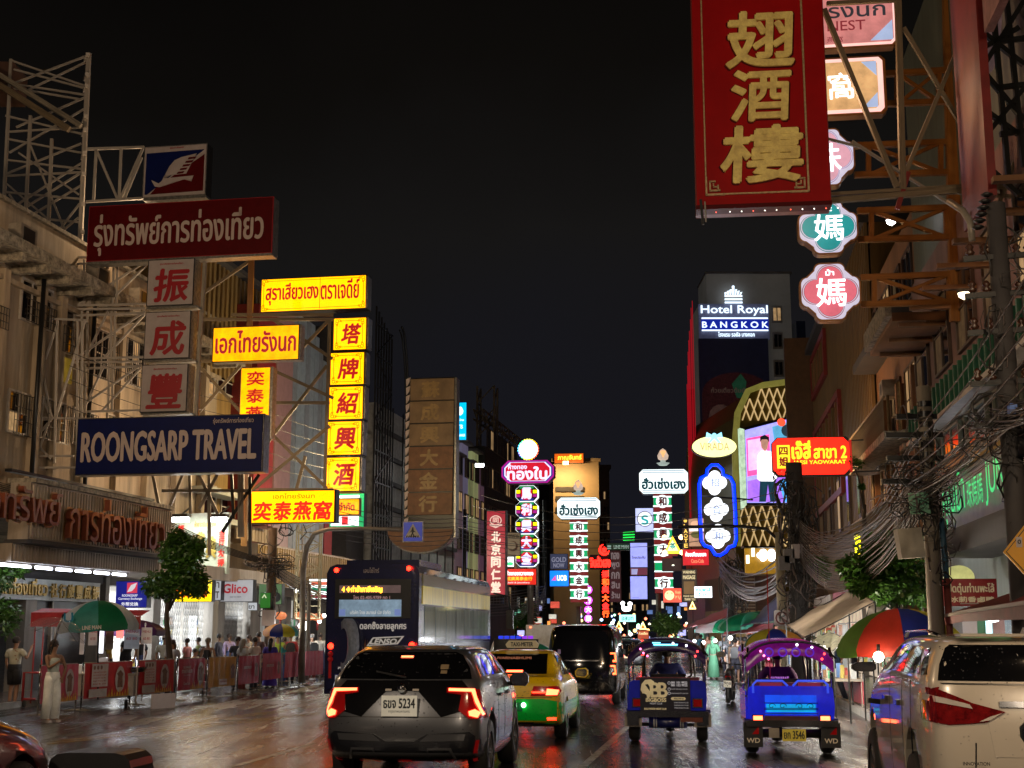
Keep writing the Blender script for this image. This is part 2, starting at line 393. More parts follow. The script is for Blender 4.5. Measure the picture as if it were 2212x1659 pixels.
M_corr_y=mat('ochre_corrugated_sheet',(0.26,0.17,0.06),.5,.1,var=.35,streak=True)
M_red_panel=mat('dark_red_panel',(0.20,0.015,0.012),.45,var=.25)
M_pink_panel=mat('dusty_pink_panel',(0.36,0.20,0.20),.5,var=.15)
M_blue_panel=mat('pale_blue_panel',(0.27,0.33,0.38),.5,var=.2)
M_gold=mat('gold_letter',(0.45,0.30,0.07),.35,.5,var=.3)
M_copper=mat('red_brown_letter',(0.20,0.055,0.028),.3,.2,var=.25,vs_=4)
M_goldedge=mat('brass_letter_side',(0.30,0.16,0.05),.3,.6)
M_gray_wall=mat('grey_wall',(0.16,0.15,0.15),.7,var=.3,vs_=.6,streak=True)
M_dark_wall=mat('dark_wall',(0.05,0.045,0.045),.75,var=.4,vs_=.6)
# ================================================================ LEFT: cream shophouse with the big lettered canopy
A=Bld(LF,'shophouse','cream old shophouse with peeling roof slab and canopy of big red-brown Thai letters')
xa,_=A.px(-120,700);xb,_=A.px(468,900);_,ztop=A.px(42,454)
A.box(xa,5.2,xb,ztop,.02,9,M_cream,'wall')
A.box(xa,ztop,xb,ztop+.12,-.12,9,M_peel,'parapet')
_,zev=A.px(80,534,1.2)
A.box(xa,zev-.32,xb+.3,zev,-1.25,.02,M_peel,'roof_slab')
A.box(xa,zev-.9,xb,zev-.75,-.15,.02,M_cream,'string_course')
for i in range(14):
 x=xa+.4+i*(xb-xa)/14;A.box(x,zev-.55,x+.22,zev-.32,-1.15,.02,M_peel,'beam')
for(u0,v0,u1,v1,nx,nz)in((48,618,112,700,3,1),(128,660,160,760,2,1),(193,716,248,815,4,2),(262,736,312,830,4,2),(330,770,372,850,3,2),
        (20,850,62,935,2,2),(92,868,140,950,3,2),(160,890,200,960,2,2),(232,905,285,985,4,2),(-40,620,10,700,3,1)):
 r_=A.rect(u0,v0,u1,v1);A.window(*r_,nx,nz,M_white_steel,M_glass,bars=.5 if v0<700 else .95)
rr=A.rect(128,700,160,760);A.box(rr[0],rr[1]-1.0,rr[2],rr[1]-.2,-.04,.01,em('yellow_poster',(.8,.55,.05),.12,.3,nolight=True),'poster')
for u in(-10,75,120,180,256,322,385,440):
 x,_=A.px(u,800);A.box(x-.16,5.2,x+.16,zev-.56,-.2,.02,M_cream,'pilaster')
for u in(62,178):
 x,_=A.px(u,800);b=MB().cyl((x,-.32,5.3),(x,-.32,zev-.4),.07);b.build('drain_pipe',M_dark,A.root)
for u,v in((50,500),(210,625),(300,700)):
 x,z=A.px(u,v,.8);q=A.box(x-.45,zev,x+.45,zev+.6,-1.0,-.6,M_steel,'air_conditioner');block(q,(x-.3,-1.02,zev+.08),(x+.3,-1.0,zev+.52),M_dark,'grille')
_,z1=A.px(180,1064,2.9);_,z0=A.px(180,1179,2.9);_,zb=A.px(180,1226,2.5)
xe,_=A.px(368,1150,2.9)
A.box(xa,z0,xe,z1,-2.88,-2.3,M_corr,'fascia');A.ribs(xa,z0+.05,xe,z1-.05,2.9,M_corr,.16,.035)
A.box(xa,z1,xe,z1+.12,-3.02,-2.2,M_peel,'coping');A.box(xa,z1+.3,xe,z1+.38,-2.3,-2.1,M_dark,'rail')
A.box(xa,z0-.1,xe,z0,-3.02,-2.2,M_dark_wall,'ledge')  # dark strip drawn along the shadow line below the lettered fascia
xe2,_=A.px(345,1230,2.5)
A.box(xa,zb,xb,z0-.1,-2.45,.02,M_corr,'canopy');A.ribs(xa,zb+.04,xe2,z0-.12,2.46,M_corr,.16,.035)
x0,_=A.px(-75,1100,3.0);x1,_=A.px(344,1150,3.0);zt,zl=A.px(200,1083,3.0)[1],A.px(200,1172,3.0)[1]
xm=A.px(118,1100,3.0)[0];xm2=A.px(138,1100,3.0)[0]
for(t_,p,q)in(('รุ่งทรัพย์',x0,xm),('การท่องเที่ยว',xm2,x1)):
 text(t_,p,zl,q,zt+.1,-3.06,M_copper,A.root,.0,'lettering',depth=.16)
 text(t_,p,zl,q,zt+.1,-3.03,M_goldedge,A.root,.045,'letter_backing')
zt_=A.px(170,1234,2.2)[1]
tl=thing('strip_light_row','long row of blue-white fluorescent tubes under the lettered canopy','light',fmat(LF))
xs=[A.px(u,1230,2.2)[0]for u in(-60,71,117,159,200,240,276)]
for i in range(6):
 t=MB();t.cyl((xs[i]+.14,-2.2,zt_),(xs[i+1]-.14,-2.2,zt_),.034,8).build('tube',M_tube,tl)
 block(tl,(xs[i]+.02,-2.26,zt_+.05),(xs[i+1]-.02,-2.14,zt_+.13),M_white_steel,'batten')
_,f1=A.px(100,1252,.5);_,f0=A.px(100,1297,.5);xf,_=A.px(216,1280,.5)
A.box(xa,f0,xf,f1,-.5,.1,mat('pale_fascia_board',(0.42,0.45,0.42),.5),'shop_fascia')
xl0=A.px(-20,1270,.5)[0];xl1=A.px(96,1270,.5)[0]
text('การท่องเที่ยว',xl0,f0+.14,xl1,f1-.02,-.56,M_gold,A.root,.03,'lettering',depth=.05)
for i,c_ in enumerate('振成豐旅行社'[::-1]):
 u=104+i*18;p,q=A.px(u,1280,.5)[0],A.px(u+14,1280,.5)[0];text(c_,p,f0+.1,q,f1-.12,-.56,M_gold,A.root,.03,'lettering',depth=.05)
M_shut=mat('dark_roller_shutter',(0.07,0.075,0.08),.4,.3,var=.2)
def shutter(bd,x0,x1,z0,z1,y,m,pitch=.12):
 b=MB();z=z0
 while z<z1:b.prism([(0,0)]*0 or[(x0,z),(x1,z),(x1,z+pitch*.8),(x0,z+pitch*.8)],y,y+.03);z+=pitch
 o=b.build('roller_shutter',m,bd.root,fix=False)
 bd.box(x0,z0,x1,z1,y+.02,y+.06,m,'shutter_back');o['kind']='stuff';return o
gx=[A.px(u,1400)[0]for u in(-120,20,44,108,190,214)]
A.box(gx[1],.14,gx[2],f0,-.45,.4,M_conc,'pier');A.box(gx[4],.14,gx[5],f0,-.3,.4,M_conc,'pier')
shutter(A,gx[0],gx[1],.14,f0,.1,M_shut);shutter(A,gx[2],gx[3],.14,f0,.1,M_shut);shutter(A,gx[3]+.08,gx[4],.14,f0,.1,M_shut)
A.box(gx[3],.14,gx[3]+.08,f0,0,.2,M_steel,'post')
A.box(xa,f1,xb,zb,-.02,.3,M_dark_wall,'wall')
M_intw=em('lit_shop_wall',(0.95,0.90,0.80),0.42,.25,base=(.6,.58,.54))  # wall glows of itself to brighten the shopfronts
M_good=[em('goods_'+n_,c,.42,.4,nolight=True)for n_,c in(('cream',(.9,.8,.55)),('yellow',(.9,.7,.15)),('white',(.9,.9,.85)),('green',(.2,.6,.3)),('red',(.7,.12,.08)),('blue',(.2,.4,.8)),('brown',(.45,.22,.08)))]  # goods glow faintly, shop light put into their colour
def shelves(lbl,M,w,h,rows,cols,parent=None):
 t=thing('shop_shelf',lbl,'shelf',M)
 for i in range(rows+1):block(t,(0,0,i*h/rows),(w,.35,i*h/rows+.03),M_whitep,'shelf')
 for sx_ in(0,w-.03):block(t,(sx_,0,0),(sx_+.03,.35,h),M_whitep,'upright')
 b=MB();rnd=random.Random(len(lbl))
 for i in range(rows):
  for j in range(cols):
   b.mi=rnd.randrange(7)if rnd.random()<.4 else i%3;x=.05+j*(w-.1)/cols;hh=h/rows*rnd.uniform(.45,.85)
   b.box((x,.03,i*h/rows+.03),(x+(w-.1)/cols*.8,.3,i*h/rows+.03+hh))
 o=b.build('packaged_goods',M_good,t,fix=False);o['kind']='stuff'
 return t
SH=Bld(LF,'shop_row','row of bright open shop units with grey piers and half-open grilles under the canopy')
shz=zb
def sx(u,v=1400,t=0):return SH.px(u,v,t)[0]
for u0,u1 in((216,224),(322,338),(452,478),(534,556),(612,622),(705,715)):
 SH.box(sx(u0),.14,sx(u1),shz,-.1,.5,M_conc,'pier')
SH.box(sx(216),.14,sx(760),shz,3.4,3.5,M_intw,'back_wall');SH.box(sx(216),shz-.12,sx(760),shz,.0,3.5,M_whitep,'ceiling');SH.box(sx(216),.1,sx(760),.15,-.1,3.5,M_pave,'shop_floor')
SH.box(sx(468),shz,sx(760),shz+1.7,-1.6,.02,M_corr,'canopy');SH.ribs(sx(468),shz+.05,sx(760),shz+1.65,1.62,M_corr_y,.3,.04)
for k,(u0,u1,lb)in enumerate(((226,262,'tall white shelf of cream packets behind the food cart'),(266,320,'shelf of yellow and green packets behind the bearded man'),(344,396,'shelf of jars behind the scissor gate beside the tree'),(404,450,'shelf of wares behind the gate left of the white pillar'),
        (482,530,'shelf behind the shutter under the pale cursive signboard'),(560,608,'shelf in the blue-lit shop beside the utility pole'),(626,664,'shelf of red bottles under the paper lanterns'),(668,704,'shelf of snacks beside the convenience store sign'))):
 shelves(lb,fmat(LF,sx(u0),-1.2-(k%2)*.3,.15),sx(u1)-sx(u0),2.3,6,9)
M_gate=mat('grey_gate_steel',(0.28,0.28,0.27),.4,.5)
for u0,u1 in((344,400),(404,450),(482,532)):
 a_,c_=sx(u0),sx(u1);b=MB();n_=int((c_-a_)/.16)
 for i in range(n_):
  for z in[.2+.5*j for j in range(int(shz/.5))]:b.bar((a_+i*.16,.2,z),(a_+i*.16+.16,.2,z+.5),.014);b.bar((a_+i*.16+.16,.21,z),(a_+i*.16,.21,z+.5),.014)
 o=b.build('scissor_gate',M_gate,SH.root,fix=False);o['kind']='stuff'
shutter(SH,sx(486),sx(528),.9,2.5,.35,M_gate,.1)
lt=[]
for u0,u1,v,lab in((374,404,1243,'short pair of blue-white tubes above the tree'),(405,449,1246,'pair of blue-white tubes right of the street tree'),(508,540,1245,'short blue-white tubes over the cursive signboard')):
 x0,z_=SH.px(u0,v,1.9);x1=SH.px(u1,v,1.9)[0]
 t=thing('strip_light',lab,'light',fmat(LF))
 for dz in(0,.16):MB().cyl((x0,-1.9,z_-dz),(x1,-1.9,z_-dz),.04,8).build('tube',M_tube,t)
 block(t,(x0,-1.93,z_+.04),(x1,-1.87,z_+.1),M_whitep,'batten')
def arealight(loc,size,power,col,rot=(0,0,0),name='lamp_light',parent=None,sy=None,spread=None):
 l=bpy.data.lights.new(name,'AREA');l.shape='RECTANGLE';l.size=size;l.size_y=sy or size;l.energy=power;l.color=col
 o=bpy.data.objects.new(name,l);COL.objects.link(o);o.location=loc;o.rotation_euler=rot
 if parent:o.parent=parent
 return o
for u,p_ in((290,420),(370,380),(430,360),(505,360),(580,420),(650,460)):
 x=sx(u);w_=LF.W(x,-1.6,shz-.2);lamp=thing('ceiling_lamp','ceiling lamp in the open shop '+{290:'behind the food cart',370:'behind the street tree',430:'left of the white pillar',505:'under the cursive sign',580:'by the brown utility pole',650:'over the lanterns'}[u],'lamp',Matrix.Translation(w_))
 b=MB().box((-.5,-.08,0),(.5,.08,.06)).build('tube',M_tube,lamp);arealight((0,0,-.03),.9,p_,(.92,.96,1.0),(0,0,0),parent=lamp,sy=.3)
# ================================================================ LEFT: middle buildings
C=Bld(LF,'clad_building','building clad in ochre corrugated sheet behind the yellow signs');C_=C
r_=C.rect(430,590,560,960);C.box(r_[0],5,r_[2],r_[3],.02,9,M_corr_y,'wall');C.ribs(r_[0],12.2,r_[2],r_[3],.06,M_corr_y,.45,.09)
C.box(r_[0],r_[3],r_[2],r_[3]+.2,-.5,9,M_dark_wall,'parapet')
for i,(u0,v0,u1,v1)in enumerate(((468,940,500,985),(505,945,530,990),(478,1075,510,1120),(470,800,505,850),(440,800,462,850),(440,900,460,960),(436,1050,465,1110))):
 C.window(*C.rect(u0,v0,u1,v1),2,2,M_white_steel,M_glass)
for k in range(3):r2=C.rect(450,1000+k*60,540,1012+k*60,.8);C.box(r2[0],r2[1],r2[2],r2[3],-.8,.02,mat('pale_awning_sheet',(0.42,0.42,0.33),.5),'awning')
D=Bld(LF,'panelled_building','building faced with dark red, dusty pink and pale blue metal panels')
r_=D.rect(560,668,600,1185,1.1);D.box(r_[0],6.3,r_[2],D.px(580,668,1.1)[1],-1.1,6,M_red_panel,'red_panel')
r_=D.rect(612,668,640,1210,.4);zt=D.px(640,672,.4)[1]
D.box(D.px(602,700,.4)[0],5.6,D.px(636,700,.4)[0],zt+.3,-.4,6,M_pink_panel,'pink_panel')
us=[636+i*9.2 for i in range(9)]
for i in range(8):
 a_,b_=D.px(us[i],700,.3)[0],D.px(us[i+1],700,.3)[0]
 D.box(a_+.02,5.6,b_-.02,zt-(.0 if i<5 else(i-4)*.5),-.3-.01*(i%2),6,M_blue_panel if i%3 else mat('grey_blue_panel',(0.22,0.25,0.28),.5),'blue_panel')
D.box(D.px(712,700,.35)[0],5.6,D.px(728,700,.35)[0],zt-4,-.35,6,M_red_panel,'red_panel')
D.box(D.px(560,1200)[0],3.4,D.px(730,1200)[0],5.6,-.6,6,M_corr,'canopy');D.box(D.px(470,1200)[0],.14,D.px(735,1200)[0],3.4,5,6,M_dark_wall,'wall')
for i in range(12):
 x=D.px(475+i*7,1190)[0];D.box(x,5.6,x+.3,6.2,-.7,-.6,M_cream,'balustrade')
Eb=Bld(LF,'scaffolded_building','dark building wrapped in black scaffold poles beside the yellow column sign')
x0,x1=Eb.px(776,900)[0],Eb.px(812,900)[0];Eb.box(x0,0,x1,19,.6,8,M_dark_wall,'wall')
for i in range(7):
 x=x0+i*(x1-x0)/6;bar(Eb.root,(x,-.9,0),(x,-.9,20-i*.2),.09,M_dark,'scaffold_pole')
for k in range(11):bar(Eb.root,(x0,-.9,1.8*k+1),(x1,-.9,1.8*k+1),.08,M_dark,'scaffold_ledger')
for k in range(10):bar(Eb.root,(x0 if k%2 else x1,-.95,1.8*k+1),(x1 if k%2 else x0,-.95,1.8*k+2.8),.06,M_dark,'scaffold_brace')
arch=[(x1+2.2-.3*0+2.0*math.sin(a)*.9,-.9,14+6*math.cos(a))for a in[i*.16 for i in range(11)]]
MB().tube(arch,.08,6).build('curved_rail',M_dark,Eb.root);MB().tube([(p[0]-.5,p[1],p[2]-.3)for p in arch],.06,6).build('curved_rail',M_dark,Eb.root)
Fb=Bld(LF,'bank_building','pale grey building carrying a dark blue bank billboard')
x0,x1=Fb.px(812,900)[0],Fb.px(984,900)[0];zt=Fb.px(840,885)[1];Fb.box(x0,0,x1,zt,.02,9,mat('pale_grey_wall',(0.34,0.33,0.30),.7,var=.3),'wall')
for k in range(5):Fb.box(x0,zt-1.6-k*1.5,x1,zt-1.35-k*1.5,-.2,.02,M_dark_wall,'sunshade')
for i in range(9):x=x0+i*(x1-x0)/9;bar(Fb.root,(x,-.4,4),(x,-.4,zt),.08,M_dark,'scaffold_pole')
bb=Sign('billboard','dark blue bank billboard with a man in a white shirt','billboard',(803,1005,872,1185),86)
bb.panel((803,1005,872,1185),M_dark,0,.3);bb.panel((804,1006,871,1184),em('blue_billboard_print',srgb(25,55,105),.5,.3,nolight=True),-.03,0,'printed_sheet')
bb.text('แห่งแรก',(820,1012,870,1022),M_whitep,-.05);bb.text('WALLET',(822,1029,860,1037),M_whitep,-.05);bb.text('ธนาคารกรุงเทพ',(808,1046,866,1053),M_whitep,-.05)
bb.poly([(826,1184),(828,1140),(838,1125),(858,1125),(868,1140),(870,1184)],em('printed_shirt',(.55,.5,.45),.35,.3,nolight=True),-.045,-.031,'printed_shirt')
bb.poly([(840,1124),(838,1105),(843,1096),(855,1096),(858,1108),(854,1124)],em('printed_face',(.35,.17,.1),.35,.2,nolight=True),-.05,-.031,'printed_face')
bb.poly([(837,1106),(838,1094),(848,1089),(858,1094),(859,1106),(855,1098),(842,1098)],M_hair,-.055,-.031,'printed_hair')
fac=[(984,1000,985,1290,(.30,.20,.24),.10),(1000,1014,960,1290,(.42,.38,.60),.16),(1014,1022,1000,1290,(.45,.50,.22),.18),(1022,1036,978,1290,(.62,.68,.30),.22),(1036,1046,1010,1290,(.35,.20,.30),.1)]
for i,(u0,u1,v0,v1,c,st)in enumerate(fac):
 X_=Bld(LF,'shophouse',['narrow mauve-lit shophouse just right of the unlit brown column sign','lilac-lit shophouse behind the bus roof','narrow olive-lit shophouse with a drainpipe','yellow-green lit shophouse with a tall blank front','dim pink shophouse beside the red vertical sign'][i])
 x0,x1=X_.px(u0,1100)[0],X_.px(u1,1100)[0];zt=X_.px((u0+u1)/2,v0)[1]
 X_.box(x0+.03,0,x1-.03,zt,.02+.1*(i%2),8,mat('lit_render_%d'%i,c,.6,0,st,c,.35,.5,nolight=True,streak=True),'wall')  # wall glows in its own colour to carry the light on the facade
 n_=4
 for k in range(n_):X_.window(x0+(x1-x0)*.25,5+k*2.8,x0+(x1-x0)*.75,6.4+k*2.8,2,1,M_brownwin,M_glass if k%2 else M_warmwin,t=.05)
 X_.box(x0,zt,x1,zt+.2,-.3,8,M_gray_wall,'parapet')
Gb=Bld(LF,'dark_tower','dark unlit building with rusty roof frame behind the red Chinese vertical sign')
x0,x1=Gb.px(1047,1100)[0],Gb.px(1112,1100)[0];zt=Gb.px(1080,985)[1];Gb.box(x0,0,x1,zt,.02,20,M_dark_wall,'wall')
for i in range(10):
 for k in range(5):Gb.window(x0+1+i*(x1-x0)/10,4+k*3.2,x0+2.2+i*(x1-x0)/10,5.6+k*3.2,2,1,M_brownwin,M_warmwin if(i*3+k)%7==0 else M_glass)
lattice(Gb.root,(x0+6,1,zt),(x0+6,1,zt+6),(1,0,0),1.5,1.5,4,M_rust,.15);lattice(Gb.root,(x0+2,1,zt+3),(x0+22,1,zt+3),(0,0,1),.8,.8,10,M_rust,.12)
def block_building(label,u0,u1,v0,Y,m,depth=25,yaw=0.0,rows=0,cols=0,lit=.2,mf=M_brownwin):
 a,b=P(u0,v0,Y),P(u1,v0,Y);w=(b-a).length;h=a.z
 r=thing('building',label,'building',TR((a.x,a.y,0),yaw));MB().box((0,0,0),(w,depth,h)).build('wall',m,r)
 block(r,(-.2,-.3,h),(w+.2,depth,h+.4),m,'parapet')
 rnd=random.Random(int(u0))
 for i in range(cols):
  for k in range(rows):
   x0=w*(i+.25)/cols;z0=4.2+(h-6)*k/rows;hh=min(1.6,(h-5)/rows*.5)
   f=block(r,(x0,-.06,z0),(x0+w/cols*.5,.02,z0+hh),mf,'window');q=unit_box(M_warmwin if rnd.random()<lit else M_glass)
   link('pane',q,r,Matrix.Translation((x0+w/cols*.25,-.07,z0+hh/2))@Matrix.Diagonal((w/cols*.44,.02,hh*.88,1)))
 return r
hb=block_building('cream floodlit hotel block with a glowing orange sign on its roof',1195,1293,998,150,mat('floodlit_cream_wall',(0.42,0.30,0.16),.7,var=.3,vs_=.15),25)
M_louv=mat('dark_louvre',(.03,.025,.02),.6)
for v0 in(1052,1072,1096):
 a=P(1200,v0,150);b_=P(1262,v0+10,150);block(hb,(a.x-P(1195,998,150).x,-.15,b_.z),(b_.x-P(1195,998,150).x,.01,a.z),M_louv,'louvre')
for i in range(6):block(hb,(11.5+.3*(i%2),-.3,4+i*2.4),(13.2,.01,5+i*2.4),M_dark_wall,'balcony')
sg=Sign('roof_sign','orange glowing roof sign with yellow Thai lettering on the cream hotel block','sign',(1198,980,1260,1000),149)
sg.panel((1197,979,1261,1001),M_dark,0,.4);sg.panel((1198,980,1260,1000),em('orange_sign_face',(1.0,.16,.01),.8),-.05,0,'sign_face');sg.text('ภาณุจันทร์',(1205,983,1256,996),em('yellow_glow',(1,.75,.05),1.6,nolight=True),-.08,.05)
fl=[(1182,982),(1222,978),(1256,979)]
block_building('dark residential block with rows of small windows right of the cream hotel block',1294,1316,1012,152,mat('dim_brown_wall',(.10,.06,.04),.7),20,rows=8,cols=3,lit=.1)
for i,(u0,u1,v0,Y,m_,lb)in enumerate(((1110,1200,1010,165,M_dark_wall,'dark office block behind the magenta octagonal sign'),(1316,1360,1235,190,M_gray_wall,'low grey block at the far end of the street'),(1060,1120,1215,175,M_gray_wall,'low block behind the red and orange sign'),
           (1355,1400,1190,175,M_dark_wall,'narrow dark block behind the two pale screens'),(1120,1330,1300,215,M_dark_wall,'long low dark block closing the street end'))):
 block_building(lb,u0,u1,v0,Y,m_,15,rows=4,cols=5,lit=.35)
# ================================================================ SIGNS, left side
M_dred=mat('dark_red_sign_face',(0.085,0.001,0.002),.5,var=.15,spec=.15)
M_dblue=mat('dark_blue_sign_face',(0.003,0.008,0.075),.5,var=.15,spec=.15)
M_greyw=mat('unlit_white_acrylic',(0.42,0.36,0.35),.35,var=.12)
M_greylet=mat('pale_pink_grey_letter',(0.50,0.40,0.36),.5,var=.1)
M_redlet=mat('crimson_letter',(0.33,0.008,0.015),.4,var=.1)
M_case=mat('tarnished_metal_casing',(0.30,0.29,0.27),.3,.7,var=.5,vs_=8,bump=.5)
LY=dict(yaw=-.17)
T=thing('sign_gantry','tall white lattice gantry above the cream shophouse that carries the travel agency boards','gantry')
def PT(u,v,Y=44):return P(u,v,Y)
ZT=[(22,130),(192,115),(22,250),(185,190),(182,240),(15,330),(175,300),(12,450),(172,430),(10,380),(178,370)]
for dy in(0,1.4):
 for(a,b)in(((192,115),(168,640)),((24,128),(2,560)),((66,250),(55,470)),((112,300),(100,600))):
  bar(T,PT(*a,44+dy),PT(*b,44+dy),.14 if a[0]>150 else .10,M_white_steel,'post')
 for(a,b)in(((22,130),(182,185)),((190,120),(25,182)),((30,150),(182,190)),((184,135),(60,195)),((20,180),(185,205)),((185,210),(35,275)),
    ((12,250),(180,290)),((183,235),(20,330)),((15,285),(178,275)),((10,345),(176,365)),((176,310),(15,375)),((12,380),(178,372)),
    ((172,375),(20,470)),((14,300),(176,330)),((12,395),(100,470)),((60,470),(176,400)),((10,415),(176,430)),((110,520),(172,440)),((30,190),(175,215)),((180,350),(40,440)),((10,465),(172,480)),((8,500),(165,520)),((60,300),(165,560)),((170,470),(60,560)),((40,330),(170,420)),((20,420),(120,560)),((170,540),(90,600))):
  bar(T,PT(*a,44+dy),PT(*b,44+dy),.062,M_white_steel,'brace')
for v in(118,160,185,250,280,330,375,440,500,560,610):bar(T,PT(193-v*.03,v,43.6),PT(188-v*.03,v+12,46.4),.13,M_white_steel,'stub')
bar(T,PT(-20,150,43.4),PT(175,272,43.4),.16,M_peel,'stair_rail');bar(T,PT(-20,172,43.4),PT(150,280,43.4),.2,M_rust,'stair_rail')
block(T,PT(-30,198,44),PT(60,168,45.4),mat('brown_board',(0.10,0.05,.035),.6),'board')
T2=thing('sign_truss','white steel outrigger truss from the gantry to the airline logo board','truss')
for dy in(0,.7):
 for(a,b)in(((188,322),(312,318)),((186,436),(312,428)),((208,322),(202,434)),((262,320),(257,432)),((208,324),(254,430)),((310,318),(260,430)),((306,340),(268,430))):
  bar(T2,PT(*a,42.6+dy),PT(*b,42.6+dy),.08,M_white_steel,'bar')
for k,(va,vb)in enumerate(((560,660),(672,775),(787,890))):
 q=thing('sign_truss','white lattice outrigger behind the %s square character board'%['upper','middle','lower'][k],'truss')
 ur=322-k*8;ul=168-k*5
 for dy in(0,.8):
  for(a,b)in(((ul,va-4),(ur,va-6)),((ul,va+10),(ur,va+4)),((ul,vb),(ur,vb-4)),((ul+2,vb-2),(ur,va)),((ul+60,vb),(ur-2,va+8)),((ul+14,va),(ul+14,vb)),((ul+26,va),(ul+26,vb)),((ul+78,va),(ul+76,vb)),((ul+86,va),(ul+84,vb)),((ur-80,va),(ul+20,vb))):
   bar(q,PT(*a,42.8+dy),PT(*b,42.8+dy),.065,M_white_steel,'bar')
q=thing('sign_gantry','lower white lattice frame of crossing bars in front of the cream shophouse windows','gantry')
for dy in(0,.9):
 for(a,b)in(((0,684),(190,692)),((62,690),(52,1000)),((66,690),(0,850)),((70,690),(112,905)),((124,690),(118,1000)),((0,700),(60,880)),((110,900),(75,1000)),((0,900),(200,905)),((50,910),(112,905)),
    ((120,905),(185,690)),((20,905),(110,990)),((112,905),(30,1000)),((168,690),(166,1020)),((178,690),(176,1020)),((0,985),(160,985)),((60,760),(110,905)),((60,880),(125,700)),((0,1010),(180,1010))):
  bar(q,PT(*a,41.2+dy),PT(*b,41.2+dy),.062,M_white_steel,'bar')
for v in(910,930,950,970,990,1010):bar(q,PT(166,v,41.2),PT(178,v+8,41.8),.05,M_white_steel,'rung')
s=Sign('logo_board','square board with red and blue tail-fin emblem on top of the left sign stack','sign',(310,314,446,425),41.5,**LY)
s.panel((310,314,446,425),M_dark,0,.45);s.panel((311,315,445,424),M_greyw,-.03,0,'face')
s.poly([(316,329),(316,418),(321,418),(440,327)],M_dblue,-.05,-.031,'blue_field');s.poly([(441,338),(441,416),(328,418),(340,404)],M_dred,-.05,-.031,'red_field')
s.poly([(330,388),(346,396),(352,392),(368,360),(378,348),(392,342),(425,336),(420,344),(404,378),(375,379),(357,381),(357,386),(420,383),(416,395),(400,390),(370,398),(348,404),(338,402)],M_greyw,-.08,-.051,'tail_emblem')
for k in range(5):s.poly([(409-k*5.5,344+k*7.5),(425-k*6,343+k*7.5),(422-k*6,347+k*7.5),(407-k*5.5,348+k*7.5)],M_dred,-.10,-.081,'stripe')
s.edge((310,314,446,425),M_case,2.0);s.text('รุ่งทรัพย์',(366,318,396,323),M_redlet,-.06)
s.panel((312,425,447,430),M_case,.0,.4,'lower_rail')
s=Sign('travel_sign','long dark red board with pale Thai travel agency name','sign',(189,436,587,556),41,**LY)
s.panel((189,436,587,556),M_case,0,.5);s.panel((190,437,585,555),M_dred,-.03,0,'face')
s.text('รุ่งทรัพย์การท่องเที่ยว',(204,456,567,544),M_greylet,-.04,.014);s.edge((189,436,587,556),M_redlet,1.6)
s.panel((190,556,587,561),M_case,.0,.45,'lower_rail')
for k,(c,bx,lb)in enumerate((('振',(319,560,419,660),'topmost'),('成',(313,673,411,775),'middle'),('豐',(305,787,405,890),'lowest'))):
 s=Sign('character_board','%s of three grey-white square boards with a crimson Chinese character'%lb,'sign',bx,41,group='square character boards',**LY)
 s.panel(bx,M_case,0,.5);s.panel((bx[0]+1.5,bx[1]+1.5,bx[2]-1.5,bx[3]-1.5),M_greyw,-.03,0,'face')
 s.text(c,(bx[0]+14,bx[1]+22,bx[2]-14,bx[3]-9),M_redlet,-.04,.03,shear=.08);s.text('รุ่งทรัพย์การท่องเที่ยว',(bx[0]+26,bx[1]+8,bx[2]-24,bx[1]+13),M_redlet,-.04,.03)
 s.edge(bx,M_dark,1.5);s.panel((bx[0]-2,bx[3],bx[2]+6,bx[3]+4),M_case,.1,.5,'lower_rail')
 s.arm([((bx[2]+8,bx[1]-4),(bx[2]+6,bx[3]+8))],.5,M_steel,.1)
s=Sign('travel_sign','long dark blue board with grey English travel agency name','sign',(164,899,567,1023),40,**LY)
s.panel((164,899,567,1023),M_case,0,.5);s.panel((165,901,564,1021),M_dblue,-.03,0,'face')
s.text('ROONGSARP TRAVEL',(176,931,551,994),M_greylet,-.04,.03);s.text('รุ่งทรัพย์การท่องเที่ยว',(459,906,545,920),M_greylet,-.04,.01);s.edge((164,899,567,1023),M_dark,1.5)
q=thing('sign_truss','dark steel bracing under the blue travel board above the pawn board','truss')
for(a,b)in(((395,1025),(360,1110)),((430,1025),(470,1110)),((470,1025),(430,1100)),((500,1025),(505,1120)),((452,1025),(452,1200)),((540,1030),(540,1200)),((350,1060),(540,1060)),((560,1025),(480,1150)),((410,1025),(412,1110)),((330,1025),(345,1100)),((517,1025),(517,1160)),((524,1025),(524,1160))):
 bar(q,PT(*a,45),PT(*b,45),.10,M_steel if a[0]%20 else M_dark,'bar')
q=thing('sign_truss','brown steel bracing between the square boards and the yellow signs','truss')
for(a,b)in(((432,560),(428,900)),((540,560),(524,1180)),((546,560),(530,1180)),((430,690),(720,690)),((430,640),(545,560)),((425,780),(520,780)),((520,790),(430,890)),((430,790),(520,890)),((590,690),(718,775)),((635,770),(712,690)),((590,800),(720,860)),((575,960),(706,790)),((590,870),(712,870)),((500,680),(720,680)),((545,1060),(712,920)),((590,940),(706,1055)),((640,1058),(660,985)),((560,1058),(720,1058)),((712,690),(700,1100))):
 bar(q,PT(*a,49.5),PT(*b,49.5),.11,M_rust if a[0]%3 else M_orange,'bar')
Y1=em('lit_yellow_face',(2.1,.76,.0),1.25,.12);Y2=em('lit_amber_yellow_face',(1.7,.66,.0),0.95,.28)
M_lr=em('red_letter_on_lit_face',(.52,.01,.012),.9,.1,nolight=True);M_lo=em('orange_ornament',(.85,.28,.0),.8,.1,nolight=True);M_lrb=em('bright_red_letter',(.85,.02,.01),1.1,.1,nolight=True)
